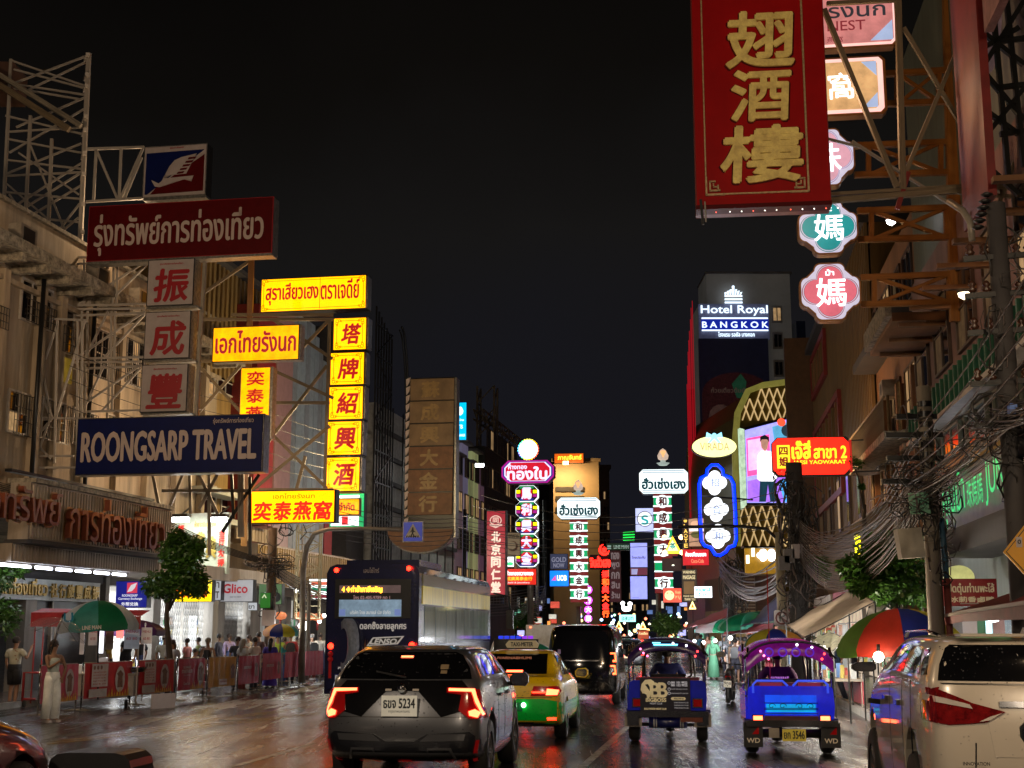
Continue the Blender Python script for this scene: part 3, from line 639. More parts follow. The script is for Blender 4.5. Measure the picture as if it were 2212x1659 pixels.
def ornate(s,bx,w=1.1,ins=7):
 x0,y0,x1,y1=bx[0]+ins,bx[1]+ins*.8,bx[2]-ins,bx[3]-ins*.8;c=8
 b=MB()
 for a in((x0+c,y0,x1-c,y0+w),(x0+c,y1-w,x1-c,y1),(x0,y0+c,x0+w,y1-c),(x1-w,y0+c,x1,y1-c)):b.box((s.X(a[0]),-.045,s.Z(a[3])),(s.X(a[2]),-.031,s.Z(a[1])))
 for cx_,cz in((x0,y0),(x1,y0),(x0,y1),(x1,y1)):
  dx,dz=(1 if cx_==x0 else-1),(1 if cz==y0 else-1)
  for r_,ox,oz in((3.4,1,1),(2.6,6,0),(2.6,0,6),(1.8,9,1),(1.8,1,9)):
   pts=[(s.X(cx_+dx*ox)+math.cos(t)*r_*s.kx,-.05,s.Z(cz+dz*oz)+math.sin(t)*r_*s.kz)for t in[i*.9 for i in range(8)]];b.tube(pts,.7*s.kx,4)
 b.build('ornament',M_lo,s.root,fix=False)
s=Sign('liquor_sign','long bright yellow Thai sign with ornate corners on top of the yellow column','sign',(564,599,791,670),52,**LY)
s.panel((563,598,792,671),M_dark,0,.6);s.panel((565,600,789,669),Y1,-.03,0,'lit_face');ornate(s,(562,598,792,671));s.text('สุราเสียวเฮง',(575,610,688,656),M_lr,-.05,.02);s.text('ตราเจดีย์',(694,606,776,648),M_lr,-.05,.02)
s.panel((691,601,692.2,668),M_lo,-.045,-.031,'seam');s.panel((789,602,794,670),M_case,-.02,.5,'side_trim')
s=Sign('bird_nest_sign','yellow sign with red Thai lettering left of the red column','sign',(459,704,648,780),46,**LY)
s.panel((459,704,649,780),M_case,0,.4);s.panel((461,706,644,778),Y2,-.03,0,'lit_face');s.text('เอกไทยรังนก',(467,714,639,761),em('red_brown_letter_lit',(.45,.015,.03),.8,.1,nolight=True),-.05,.025);s.edge((459,704,646,780),M_dark,1.6)
s=Sign('bird_nest_sign','narrow vertical yellow sign half hidden behind the blue travel board','sign',(518,793,584,940),46.5,**LY)
s.panel((518,793,588,945),M_case,0,.4);s.panel((520,795,581,943),Y2,-.03,0,'lit_face')
for k,c in enumerate('奕泰燕'):s.text(c,(533,803+k*38,570,832+k*38),M_lr,-.05,.03)
root=thing('liquor_sign','bright yellow column sign of five stacked character boxes','sign',TR(P(746,870,52),-.17))
for k,(c,bx)in enumerate(zip('塔牌紹興酒',((718,686,787,754),(713,762,784,830),(712,836,783,905),(709,911,781,981),(708,988,779,1058)))):
 s=Sign('x',None,None,(713,686,779,1054),52,yaw=-.17,root=root)
 s.panel((bx[0]-3,bx[1]-3,bx[2]+3,bx[3]+3),M_dark,0,.6,'cabinet');s.panel(bx,Y1,-.03,0,'lit_face');ornate(s,bx,ins=6);s.text(c,(bx[0]+16,bx[1]+13,bx[2]-14,bx[3]-12),M_lr,-.05,.035,shear=.12)
 s.panel((bx[2]+3,bx[1],bx[2]+6,bx[3]),M_case,.0,.5,'side_trim')
s=Sign('bird_nest_sign','yellow sign with four large red Chinese characters under small Thai words','sign',(541,1060,724,1129),46,**LY)
s.panel((540,1058,725,1130),M_dark,0,.4);s.panel((542,1061,721,1128),Y1,-.03,0,'lit_face');s.text('เอกไทยรังนก',(590,1066,680,1077),M_lo,-.05,.02)
for k,c in enumerate('奕泰燕窩'):s.text(c,(548+k*43,1084,585+k*43,1123),M_lrb,-.05,.035,shear=.1)
s=Sign('small_sign','small yellow Thai sign in front of the green convenience store frame','sign',(724,1078,777,1115),54,**LY)
s.panel((724,1076,777,1114),M_orange,0,.25);s.panel((726,1079,775,1111),Y2,-.03,0,'lit_face');s.text('จำกัด',(733,1086,766,1103),M_lr,-.05,.04)
G1=em('lit_green',(.0,.42,.14),1.0,.1);Wt=em('lit_white',(.80,.92,.92),1.25,.10)
s=Sign('store_sign','green and white lit store sign with a red block behind the small yellow sign','sign',(712,1065,787,1141),55.5,**LY)
s.panel((712,1065,787,1141),M_dark,0,.4);s.panel((713,1066,786,1140),G1,-.03,0,'lit_face');s.panel((716,1070,776,1080),Wt,-.05,-.031,'white_band');s.panel((716,1112,776,1136),Wt,-.05,-.031,'white_band');s.panel((740,1116,753,1134),em('lit_red',(.8,.01,.03),1.0),-.08,-.051,'red_block')
s=Sign('shop_board','pale floodlit board with red and gold characters behind the street tree','sign',(377,1105,492,1210),50,yaw=-.3)
s.panel((377,1108,492,1240),mat('pale_green_white_board',(0.42,0.44,0.36),.5),0,.2);s.text('ห้าง ธานินทร์ ร้าน',(420,1126,466,1138),M_gold,-.02,.02)
rl=em('red_lit_letter',(1,.03,.02),1.6)
for k,(c,x,y)in enumerate((('振',386,1134),('金',474,1146),('行',474,1163),('大',474,1188),('押',474,1208))):s.text(c,(x,y,x+12,y+15),rl,-.05,.05)
for x,y,hh in((424,1150,30),(448,1160,45)):s.text('典',(x,y,x+20,y+hh),M_gold,-.04,.04)
for u in(392,474):
 l_=thing('floodlight','twin white floodlight over the %s end of the pale pawn board'%('street' if u==474 else 'wall'),'lamp',TR(P(u,1112,49.2),-.3))
 MB().box((-.35,-.2,-.1),(.35,.1,.02)).build('housing',M_dark,l_);b=MB()
 for d in(-.17,.17):b.lathe([(.02,.0),(.16,-.1),(.17,-.26),(0.001,-.27)],10,(d,-.05,0))
 b.build('lit_lens',em('white_lamp',(.95,.97,1),8,.02),l_,fix=False);bar(l_,(0,0,0),(.1,.5,.35),.05,M_dark,'arm')
 arealight((0,-.25,-.35),.4,60,(.85,1,.9),(.55,0,0),parent=l_)
M_tan=mat('faded_tan_panel',(0.20,0.125,0.06),.6,var=.35,vs_=1.2);M_tan2=mat('faded_brown_panel',(0.17,0.075,0.03),.6,var=.3);M_tanl=mat('faded_gold_letter',(0.30,0.19,0.07),.5,var=.3)
root=thing('gold_shop_sign','tall unlit brown column sign with faded gold characters ending in a bowl shape','sign',TR(P(930,1000,64),-.17))
s=Sign('x',None,None,(875,815,985,1185),64,yaw=-.17,root=root)
s.panel((874,813,981,1160),M_dark,.05,.7);s.panel((981,815,985,1160),M_case,.0,.7,'side_trim')
for k,c in enumerate('蘇成興大金行'):
 v0=815+k*49.6;x0=885-k*0.6;s.panel((x0,v0+1.5,980-k*.5,v0+48),M_tan if k<3 else M_tan2,-.06,.04,'panel');s.text(c,(x0+25,v0+8,x0+63,v0+42),M_tanl,-.08,.04)
b=MB()
for k in range(18):
 v0=816+k*19;b.prism([(s.X(875),s.Z(v0)),(s.X(884),s.Z(v0-4)),(s.X(882),s.Z(v0+7)),(s.X(876),s.Z(v0+15))],-.05,.04)
b.build('rope_trim',M_greylet,s.root)
pts=[(910+70*math.cos(a),1142+48*math.sin(a))for a in[math.pi*i/16 for i in range(17)]]
s.poly(pts,M_tan2,-.15,.5,'bowl');s.poly([(p[0]*1.0,p[1]+3)for p in pts],M_case,.0,.6,'bowl_rim')
s=Sign('bank_sign','small cyan lit bank sign with white emblem beside the brown column','sign',(982,870,1007,950),68)
s.panel((980,869,1008,951),M_dark,0,.3);s.panel((981,870,1007,950),em('cyan_face',(.0,.55,.75),1.3),-.03,0,'lit_face')
s.poly([(983+9+9*math.cos(a),888+10*math.sin(a))for a in[i*.6 for i in range(10)]],Wt,-.05,-.031,'emblem');s.text('กรุงไทย',(984,905,1002,911),Wt,-.05);s.text('KTB',(984,918,1000,926),Wt,-.05);s.text('EXCHANGE',(982,938,1005,943),Wt,-.05)
M_sb=em('retroreflective_blue',srgb(70,80,170),.5,.15,nolight=True);M_sw=mat('sign_cream',(0.62,0.56,0.42),.4)
arm=thing('signal_arm','grey curved overhead arm reaching from the kerb to the crossing sign','pole')
pts=[P(655,1320,47),P(655,1230,47),P(663,1180,46.5),P(680,1152,46),P(710,1143,45.5),P(790,1142,45),P(880,1143,44.8)]
pts[0].z=.14
MB().tube(pts,[.12,.1,.09,.08,.07,.06,.06],8).build('pole',M_steel,arm)
s=Sign('crossing_sign','blue square pedestrian crossing sign with a walking figure in a triangle','road sign',(871,1127,913,1170),44.6)
s.panel((870,1126,914,1171),M_case,0,.05,'plate');s.panel((872,1128,912,1169),M_sb,-.012,0,'blue_face');s.poly([(892,1131),(909,1161),(875,1161)],M_sw,-.02,-.0125,'triangle')
s.poly([(891,1139),(893,1139),(894,1146),(899,1150),(894,1149),(893,1153),(898,1160),(895,1160),(891.5,1154),(888,1160),(886,1160),(890,1152),(890,1148),(885,1151),(889,1146)],M_black,-.03,-.021,'walking_figure')
for k in range(6):s.poly([(879+k*4.7,1157),(881.5+k*4.7,1157),(880+k*4.9,1161),(877+k*4.9,1161)],M_black,-.03,-.021,'zebra_bar')
# ================================================================ SIGNS, far centre
def pole(name,lab,u,v0,v1,Y,r=.12,m=None,cat='pole'):
 a=P(u,v0,Y);o=thing(name,lab,cat,Matrix.Translation((a.x,a.y,0)));MB().cyl((0,0,0),(0,0,a.z),r,8).build('shaft',m or M_steel,o);return o
def octo(u0,v0,u1,v1,c):return[(u0+c,v0),(u1-c,v0),(u1,v0+c),(u1,v1-c),(u1-c,v1),(u0+c,v1),(u0,v1-c),(u0,v0+c)]
Em=dict(red=em('sign_red',(.72,.008,.03),1.0),magenta=em('sign_magenta',(.50,.01,.30),1.0),green=em('sign_green',(.0,.32,.08),1.0),yellow=em('sign_yellow',(1,.78,.0),1.3),navy=em('sign_navy',(.02,.03,.35),.8),white=Wt,cream=em('sign_cream_lit',(1,.9,.6),1.1),lilac=em('sign_lilac_letter',(.75,.72,1.0),1.4))
s=Sign('red_medicine_sign','tall crimson vertical sign with white Chinese characters and round crest','sign',(1051,1103,1093,1285),74)
s.panel((1050,1102,1094,1286),M_dark,0,.4);s.panel((1052,1104,1091,1284),em('crimson_face',(.45,.02,.04),.75,.2),-.03,0,'lit_face')
for k,c in enumerate('北京同仁堂'):s.text(c,(1062,1149+k*27,1081,1171+k*27),em('pale_pink_letter',(.95,.75,.6),1.0,nolight=True),-.05,.05)
b=MB();b.tube([(s.X(1071+12*math.cos(a)),-.06,s.Z(1124+10*math.sin(a)))for a in[i*.45 for i in range(15)]],.03,4);b.tube([(s.X(1058),-.06,s.Z(1133)),(s.X(1071),-.06,s.Z(1139)),(s.X(1085),-.06,s.Z(1133))],.05,4);b.build('crest',em('crest_glow',(.9,.6,.5),.9,nolight=True),s.root,fix=False)
s.text('同',(1065,1118,1077,1130),em('crest_glow',(.9,.6,.5),.9),-.05,.03)
root=thing('octagon_sign','magenta and red octagonal Thai gold shop sign above a stack of rainbow character boxes','sign',TR(P(1140,1019,86),-.15))
s=Sign('x',None,None,(1084,995,1197,1044),86,yaw=-.15,root=root)
s.root=root
s.poly(octo(1083,994,1198,1045,14),M_dark,0,.7,'cabinet');s.poly(octo(1084,995,1197,1044,14),Em['magenta'],-.04,0,'outer_band');s.poly(octo(1087,998,1194,1041,13),Em['navy'],-.06,-.041,'inner_band');s.poly(octo(1090,999,1191,1040,12),Em['lilac'],-.08,-.061,'white_band');s.poly(octo(1093,1000,1188,1039,12),Em['red'],-.10,-.081,'lit_face')
s.text('ห้างทอง',(1099,1003,1139,1014),Em['lilac'],-.12,.04);s.text('ทองใบ',(1097,1010,1182,1036),Em['lilac'],-.12,.05)
for k,c in enumerate('馬利興大金'):
 v0=1050+k*34.6;bx=(1115,v0,1161,v0+32.5)
 s.poly(octo(*[bx[0]-1,bx[1]-1,bx[2]+1,bx[3]+1],9),Wt,.05,.5,'box_rim');s.poly(octo(*bx,8),M_dark,0,.04,'box_back')
 for(a,m_)in(((bx[0]+8,v0+1,bx[2]-8,v0+6),'green'),((bx[0]+1,v0+9,bx[0]+9,v0+16),'yellow'),((bx[2]-9,v0+9,bx[2]-1,v0+16),'yellow'),((bx[0]+1,v0+18,bx[0]+9,v0+24),'magenta'),((bx[2]-9,v0+18,bx[2]-1,v0+24),'magenta'),((bx[0]+8,v0+27,bx[2]-8,v0+32),'navy')):
  s.panel(a,Em[m_],-.05,0,m_+'_cell')
 s.poly(octo(bx[0]+11,v0+3,bx[2]-11,v0+30,6),Em['red'],-.08,-.02,'red_face');s.text(c,(bx[0]+13,v0+5,bx[2]-13,v0+28),Em['lilac'],-.12,.06)
a=P(1141,971,86);bl=thing('glowing_ball','white glowing ball ringed with rainbow bulbs on top of the octagonal sign','lamp',TR(a,-.15))
MB().lathe([(.001,-.6)]+[(.6*math.sin(t),-.6*math.cos(t))for t in[i*.31 for i in range(1,10)]]+[(.001,.6)],16).build('globe',em('white_globe',(1,1,.92),3,.03),bl,fix=False)
for k in range(24):
 t=k*math.pi/12+.1;col=((1,.1,.05),(1,.5,0),(1,.9,.1),(.1,1,.4),(.1,.7,1),(.2,.2,1))[[0,0,1,1,2,2,2,2,3,3,4,4,4,5,5,3,2,2,1,1,0,0,0,0][k]]
 MB().cyl((.6*math.cos(t),0,.6*math.sin(t)),(.68*math.cos(t),0,.68*math.sin(t)),.06,6).build('bulb',em('bulb_%d%d%d'%tuple(int(9*x)for x in col),col,4,.02,nolight=True),bl)
pole('post','grey post carrying the octagonal sign stack',1145,1045,1370,86.9,.2)
def hsh(lab,bx,col,ctr,rows,Y,spacing,lotus,tx,skip=()):
 root=thing('gold_shop_sign',lab,'sign',TR(P((bx[0]+bx[2])/2,(bx[1]+bx[3])/2,Y),-.08));s=Sign('x',None,None,bx,Y,yaw=-.08,root=root)
 s.poly(octo(*bx,9),M_dark,0,.8,'cabinet');s.poly(octo(bx[0]+1,bx[1]+1,bx[2]-1,bx[3]-1,8),Wt if lotus else Wt,-.05,0,'lit_face')
 for d in(3,7):s.panel((bx[0]+8,bx[1]+d,bx[2]-8,bx[1]+d+1.3),M_navl,-.07,-.051,'stripe');s.panel((bx[0]+8,bx[3]-d-1.3,bx[2]-8,bx[3]-d),M_navl,-.07,-.051,'stripe')
 s.text('ฮั่วเซ่งเฮง',tx,M_teal,-.08,.05);s.text('ห้างขายทอง',(tx[0]+18,tx[1]-6,tx[2]-18,tx[1]-1),em('faint_red',(.6,.3,.4),.9,nolight=True),-.08,.02)
 s.panel((col[0],bx[3],col[1],ctr[0]+spacing*(len(ctr)-1)+spacing*.55 if False else ctr[-1]+spacing*.6),M_colred,.05,.6,'column')
 for k,(v,c)in enumerate(zip(ctr,'和成興大金行')):
  uc=(col[0]+col[1])/2;r_=spacing*.40
  s.panel((col[0],v-r_*.7,col[1],v+r_*.7),G1,-.0,.04,'green_band')
  for d in(-1,1):s.panel((col[0]-1,v+d*r_*.72-1.6,col[1]+1,v+d*r_*.72+1.6),Wt,-.04,.04,'neon_bar')
  if k in skip:continue
  s.poly([(uc+r_*math.cos(a),v+r_*math.sin(a))for a in[i*math.pi/8 for i in range(16)]],Wt,-.09,.04,'disc');s.text(c,(uc-r_*.6,v-r_*.68,uc+r_*.6,v+r_*.68),M_maroon,-.11,.05)
 lu,lv,lr=lotus;lo=thing('lotus_finial','pale glowing lotus bud finial above the '+('nearer' if Y<100 else 'farther')+' blue and white Thai sign','finial',TR(P(lu,lv,Y),-.08));k_=Y/FPX
 MB().lathe([(.001,lr*1.05*k_),(lr*.35*k_,lr*.8*k_),(lr*.72*k_,lr*.1*k_),(lr*.62*k_,-lr*.35*k_),(lr*.35*k_,-lr*.5*k_)],14).build('bud',em('lotus_cream',(.75,.55,.42),.9,.3),lo,fix=False)
 for q_ in range(9):an=(q_-4)*.16;bar(lo,(0,-lr*.75*k_,-lr*.2*k_),(math.sin(an)*lr*.6*k_,-lr*.6*k_,lr*.75*k_*math.cos(an)),.035,em('lotus_ray',(1,.5,.2),1.2,nolight=True),'ray')
 MB().lathe([(lr*.3*k_,-lr*.5*k_),(lr*.35*k_,-lr*.75*k_),(lr*.85*k_,-lr*.85*k_),(lr*.5*k_,-lr*1.15*k_)],14).build('stand',em('lotus_stand',(.5,.6,.55),.7,.2),lo,fix=False)
 return s
M_teal=em('teal_letter',(.0,.06,.08),.8,nolight=True);M_navl=em('navy_stripe',(.01,.06,.2),.8,nolight=True);M_colred=em('column_red',(.20,.01,.012),.8);M_maroon=em('maroon_letter',(.10,.01,.012),.8,nolight=True)
hsh('farther blue and white Thai gold shop sign on a striped column of six discs',(1203,1074,1297,1122),(1231,1268),[1138+i*28.6 for i in range(6)],6,106,28.6,(1249,1052,15),(1209,1090,1291,1112))
pole('post','white post under the farther striped column sign',1250,1310,1375,107,.18)
hsh('nearer blue and white Thai gold shop sign on a striped column behind the triangle sign',(1380,1013,1487,1067),(1411,1449),[1083+i*34.7 for i in range(6)],6,92,34.7,(1432,986,17),(1387,1033,1480,1056),skip=(4,))
pole('post','grey post under the nearer striped column sign',1422,1270,1375,93,.18)
def simple(lab,bx,Y,col,st,texts=(),name='sign',dep=.3,edge=M_dark,var=.12,polys=(),yaw=-.12,lit=True):
 s=Sign(name,lab,'sign',bx,Y,yaw=yaw);s.panel((bx[0]-1,bx[1]-1,bx[2]+1,bx[3]+1),edge,0,dep)
 key='face_%d_%d_%d_%d'%(int(col[0]*99),int(col[1]*99),int(col[2]*99),int(st*10))
 s.panel(bx,em(key,col,st,var)if st>0 else mat(key,col,.5),-.03,0,'lit_face' if st>0 else 'face')
 for i,(pts,c,es)in enumerate(polys):s.poly(pts,em('pc_%d_%d_%d'%tuple(int(99*x)for x in c),c,es,nolight=True)if es>0 else mat('pcd_%d_%d_%d'%tuple(int(99*x)for x in c),c,.5),-.045-.012*i,-.031,'emblem')
 for t,b_,c,es in texts:s.text(t,b_,em('tc_%d_%d_%d_%d'%(*[int(99*x)for x in c],int(es*10)),c,es,nolight=True)if es>0 else mat('td_%d_%d_%d'%tuple(int(99*x)for x in c),c,.5),-.12,.04)
 return s
def circ(u,v,r,n=14,rv=None):return[(u+r*math.cos(i*2*math.pi/n),v+(rv or r)*math.sin(i*2*math.pi/n))for i in range(n)]
simple('red sign with glowing white Thai line and orange Chinese line',(1093,1229,1158,1263),80,(.75,.02,.01),1.1,(('ห้างทองกวางทอง',(1095,1233,1152,1243),(1,.8,.8),2.2),('成廣萬泰金行',(1095,1246,1150,1254),(1,.45,.02),1.6),('Gold & Jewellery',(1095,1257,1145,1261),(1,.8,.8),1)))
simple('tan square sign with a dark brush ring',(1095,1151,1123,1200),80,(.16,.11,.06),.8,(('อาหาร',(1099,1155,1121,1162),(.05,.03,.02),0),),polys=((circ(1108,1180,11),(.12,.03,.01),0),(circ(1106,1179,9),(.20,.14,.08),.7)))
simple('small white and green pharmacy light box',(1094,1203,1110,1224),79,(.9,1,.95),1.4,polys=((circ(1102,1218,7,rv=4),(.05,.8,.25),1.2),))
simple('dull navy gold-dealer board',(1189,1197,1226,1229),95,(.03,.035,.08),.9,(('GOLD',(1192,1204,1223,1214),(.25,.25,.35),.8),('NOW',(1196,1217,1219,1226),(.25,.25,.35),.8)))
simple('bright blue bank light box',(1188,1233,1228,1266),94,(.0,.22,.80),1.4,(('UOB',(1204,1243,1224,1254),(1,1,1),2),),polys=(([(1191,1254),(1200,1243),(1202,1254)],(.8,.1,.4),1.2),))
s=Sign('neon_sign','red neon Thai sign with a crescent above vertical Chinese neon characters','sign',(1275,1175,1318,1226),112)
s.panel((1274,1198,1319,1230),M_dark,.1,.4);RN=em('red_neon',(1,.035,.02),2.2,.05);s.text('จินฮั้วเฮง',(1275,1202,1318,1225),RN,-.02,.045)
b=MB();b.tube([(s.X(1306+10*math.cos(a)),-.05,s.Z(1187+11*math.sin(a)))for a in[.2+i*.33 for i in range(14)]],[.03+.1*math.sin(i*math.pi/13)for i in range(14)],6);b.build('crescent',RN,s.root,fix=False);s.text('金',(1300,1181,1311,1193),RN,-.02,.05)
for k,c in enumerate('振和興大金行'):s.text(c,(1300,1233+k*17,1314,1247+k*17),RN if k%2==0 else em('orange_neon',(1,.16,.02),1.8,.05),-.02,.05)
simple('dark green board with pale delivery-app name',(1310,1174,1361,1188),118,(.004,.03,.015),.8,(('LINE MAN',(1326,1178,1358,1185),(.35,.5,.42),.8),),polys=(([(1312,1178),(1320,1178),(1320,1186),(1312,1186)],(.3,.45,.38),.8),))
s=simple('tall unlit brown column sign with dull grey Thai syllables',(1317,1190,1341,1300),120,(.05,.02,.02),.5,[(c,(1321,1194+k*21,1338,1208+k*21),(.25,.2,.2),.7)for k,c in enumerate(('ทอง','พูด','กก','สิน','ร้าน'))])
simple('pale blue-white upper screen with small dark words',(1362,1173,1398,1225),84,(.42,.46,.85),1.0,(('ไทยประกัน',(1365,1201,1394,1207),(.1,.08,.3),.5),),name='screen',var=.15)
simple('narrow dark red picture screen between the two pale screens',(1362,1227,1398,1242),84,(.18,.02,.06),.7,polys=(([(1364,1241),(1364,1229),(1378,1229),(1376,1241)],(.45,.45,.8),.8),),name='screen')
simple('pale lilac lower screen',(1362,1245,1398,1294),84,(.40,.44,.88),1.0,(('..........',(1366,1290,1380,1291.5),(.1,.08,.3),.5),),name='screen',var=.15)
simple('white square light box with a dark ring and teal mark',(1373,1098,1411,1149),96,(.62,.68,.78),1.1,(('ร',(1386,1114,1400,1133),(.0,.4,.42),1.1),),polys=((circ(1393,1121,17,20),(.12,.06,.12),.8),(circ(1393,1121,15.4,20),(.85,.95,.95),1.4)))
s=Sign('neon_bars','stack of green neon bars above the dark green board','sign',(1346,1148,1371,1169),105)
for k in range(4):bar(s.root,(s.X(1346),0,s.Z(1150+k*5.6)),(s.X(1371),0,s.Z(1149+k*5.6)),.07,em('green_neon',(.02,.8,.12),1.3,.05),'neon_bar')
s.panel((1348,1147,1369,1170),M_dark,.1,.3)
pr=thing('round_lamp_sign','string of four glowing violet discs hanging beside the striped column','sign',TR(P(1270,1305,108),0));s=Sign('x',None,None,(1262,1275,1279,1337),108,yaw=0,root=pr)
for k,v in enumerate((1275,1298,1318,1337)):s.poly(circ(1271,v,9 if k<2 else 8),em('violet_glow',(.75,.12,.85),1.6),-.05,.3,'disc');s.text('泰行大業'[k],(1265,v-6,1277,v+6),Wt,-.08,.04)
s=Sign('animal_sign','white glowing rooster-shaped outline sign on a white block','sign',(1340,1298,1366,1322),130)
for p_ in(circ(1345,1303,4.5),circ(1361,1304,5,rv=4),[(1343,1303),(1352,1312),(1365,1303),(1363,1316),(1343,1316)],circ(1353,1317,9,rv=4)):s.poly(p_,em('hot_white',(1,1,.98),3,.02),-.1,.2,'lit_shape')
simple('small white-teal clinic light box on a post',(1338,1328,1373,1343),118,(.55,.95,.85),1.5,(('อสมท',(1343,1332,1368,1340),(.02,.25,.22),.8),))
pole('post','thin white post under the clinic light box',1356,1343,1372,118.3,.07,M_whitep)
s=Sign('triangle_sign','yellow glowing temple-roof triangle sign with four bulbs','sign',(1434,1158,1473,1196),80)
s.poly([(1434,1196),(1453,1157),(1473,1196)],em('amber_glow',(1,.55,.05),1.8,.1),-.1,.1,'lit_triangle');s.poly([(1441,1190),(1453,1166),(1465,1190)],em('pale_yellow_glow',(1,.9,.45),1.8,.1),-.15,-.101,'inner_triangle');s.text('茶',(1447,1173,1460,1187),em('teal_lit',(.05,.5,.5),.9,nolight=True),-.17,.05);s.panel((1443,1190,1463,1201),M_colred,-.05,.1,'base')
for u,v in((1436,1161),(1472,1161),(1436,1194),(1473,1194)):MB().lathe([(.001,-.16),(.12,-.1),(.16,0),(.12,.1),(.001,.16)],8,(s.X(u),-.2,s.Z(v))).build('bulb',em('warm_bulb',(1,.6,.3),4,.02),s.root,fix=False)
simple('dark unlit maroon board across the striped column',(1431,1207,1473,1233),80,(.035,.01,.01),.6,polys=((circ(1454,1221,3,rv=1.5),(1,1,.8),2),))
s=simple('red soft drink sign with white Thai line and cursive drink name',(1475,1187,1531,1221),78,(.72,.01,.02),1.0,(('ห้อยเทียนเหลา',(1481,1192,1525,1202),(1,.8,.85),2.2),('Coca-Cola',(1493,1208,1520,1216),(1,.3,.15),1.0)))
simple('thin vertical dark sign with yellow Latin letters',(1475,1119,1487,1184),79,(.04,.008,.008),.6,[(c,(1477.5,1133+k*10.5,1485,1141+k*10.5),(1,.62,.1),1.5)for k,c in enumerate('LAOTE')],polys=((circ(1481,1125,4,6),(1,.6,.1),1.5),))
simple('pinkish food poster beside the thin vertical sign',(1488,1120,1521,1180),80,(.55,.30,.18),1.0,polys=((circ(1504,1132,12,rv=7),(.9,.5,.3),1.1),(circ(1505,1155,13,rv=8),(.15,.14,.03),.8),([(1489,1142),(1520,1140),(1520,1147),(1489,1148)],(1,.9,.85),1.3)),var=.3)
s=simple('dark notice board with pale lettered lines and a blank brown square',(1474,1230,1505,1300),76,(.05,.03,.015),.6,(('WARNING',(1476,1233,1502,1239),(.8,.65,.35),1.0),('MASSAGE',(1476,1243,1502,1251),(.8,.65,.35),1.0),('PLEASE QUEUE',(1476,1286,1503,1290),(.8,.65,.35),.9),('THANK YOU',(1478,1292,1501,1297),(.8,.65,.35),.9)),polys=(([(1477,1256),(1500,1256),(1500,1283),(1477,1283)],(.22,.12,.04),.8),))
simple('orange-red sign with a round cream face',(1433,1271,1472,1301),74,(.80,.10,.05),1.1,(('อิ่มสุข',(1459,1276,1470,1284),(1,.5,.2),1),('หมู',(1459,1287,1470,1295),(1,.5,.2),1)),polys=((circ(1446,1286,10.5),(1,.78,.40),1.4),([(1440,1281),(1444,1280),(1444,1281.5),(1440,1282.5)],(.2,.03,.01),.4),([(1449,1280),(1453,1281),(1453,1282.5),(1449,1281.5)],(.2,.03,.01),.4)))
simple('white box with glowing cyan Thai script',(1500,1267,1538,1291),70,(.9,.95,.98),1.5,(('ห่านพะโล้',(1504,1269,1534,1278),(.0,.7,.75),1.2),('เจ้าเก่า',(1505,1280,1532,1288),(.0,.7,.75),1.2)))
for k,(u,v,Y,lb)in enumerate(((1389,1372-20,96,'small amber triangle lamp above the red and cream banner'),(1496,1308,72,'small white triangle lamp under the dark notice board'),(1337,1326+25,140,'tiny amber triangle lamp far down the street'))):
 s=Sign('triangle_sign',lb,'sign',(u-9,v-9,u+9,v+9),Y);s.poly([(u-8,v+8),(u,v-10),(u+8,v+8)],em('pale_yellow_glow',(1,.9,.45),1.8),-.1,.1,'lit_triangle');s.poly([(u-4,v+5),(u,v-4),(u+4,v+5)],M_lo,-.14,-.101,'mark')
simple('small red and cream banner under the amber triangle lamp',(1378,1362,1401,1380),95,(.55,.08,.03),.9,(('ก๋วยเตี๋ยว',(1380,1365,1399,1371),(1,.8,.4),1.2),))
simple('tiny blue light box far left of the road end',(1168,1335,1180,1362),120,(.02,.2,.75),1.2)
s=simple('white convenience store light box with red, green and maroon bars',(668,1251,712,1294),56,(.88,.95,.9),1.4,yaw=-.2)
for v,c in((1257,(.85,.16,.08)),(1270,(.0,.42,.2)),(1285,(.45,.02,.05))):
 for u0,u1 in((673,689),(691,707)):s.panel((u0,v,u1,v+7),em('bar_%d'%int(c[0]*99),c,.8,nolight=True),-.05,-.031,'bar')
s=simple('pale grey signboard with red cursive ice cream name',(478,1253,546,1299),51,(.42,.42,.44),.8,(('Glico',(485,1262,537,1281),(.45,.01,.02),.7),('DAILY ICE CREAM',(500,1288,524,1291),(.2,.2,.22),.6)),yaw=-.2)
simple('yellow glowing shop fascia half hidden by the street tree',(375,1254,457,1299),49,(1,.72,.0),1.3,(('ขนมเปี๊ยะแต้',(380,1262,450,1290),(.8,.1,.0),1),),yaw=-.2)
simple('white board with dark Thai strokes beside the yellow fascia',(459,1254,477,1296),50.5,(.5,.52,.55),.8,(('ยา',(461,1258,476,1270),(.1,.06,.05),.4),('LIT',(461,1278,476,1292),(.1,.06,.05),.4)),yaw=-.2)
s=simple('deep blue currency exchange sign with tail-fin emblem',(251,1256,317,1312),43,(.012,.016,.26),.75,(('ROONGSARP',(268,1284,301,1289),(.6,.6,.7),1),('Currency Exchange',(260,1291,311,1297),(.6,.6,.7),1),('外幣兌換',(267,1301,303,1309),(.7,.7,.75),1)),yaw=-.2,polys=(([(275,1259),(297,1258),(297,1281),(275,1282)],(.75,.05,.1),.8),([(276,1279),(284,1264),(296,1259),(292,1270),(286,1277)],(.8,.75,.78),.8)))
simple('green and black pharmacy board with a white ring',(560,1262,608,1305),54,(.12,.22,.10),.6,polys=((circ(575,1290,11),(.7,.75,.7),.8),(circ(575,1290,8),(.10,.18,.10),.6),(circ(597,1290,11),(.02,.02,.02),0)),yaw=-.2)
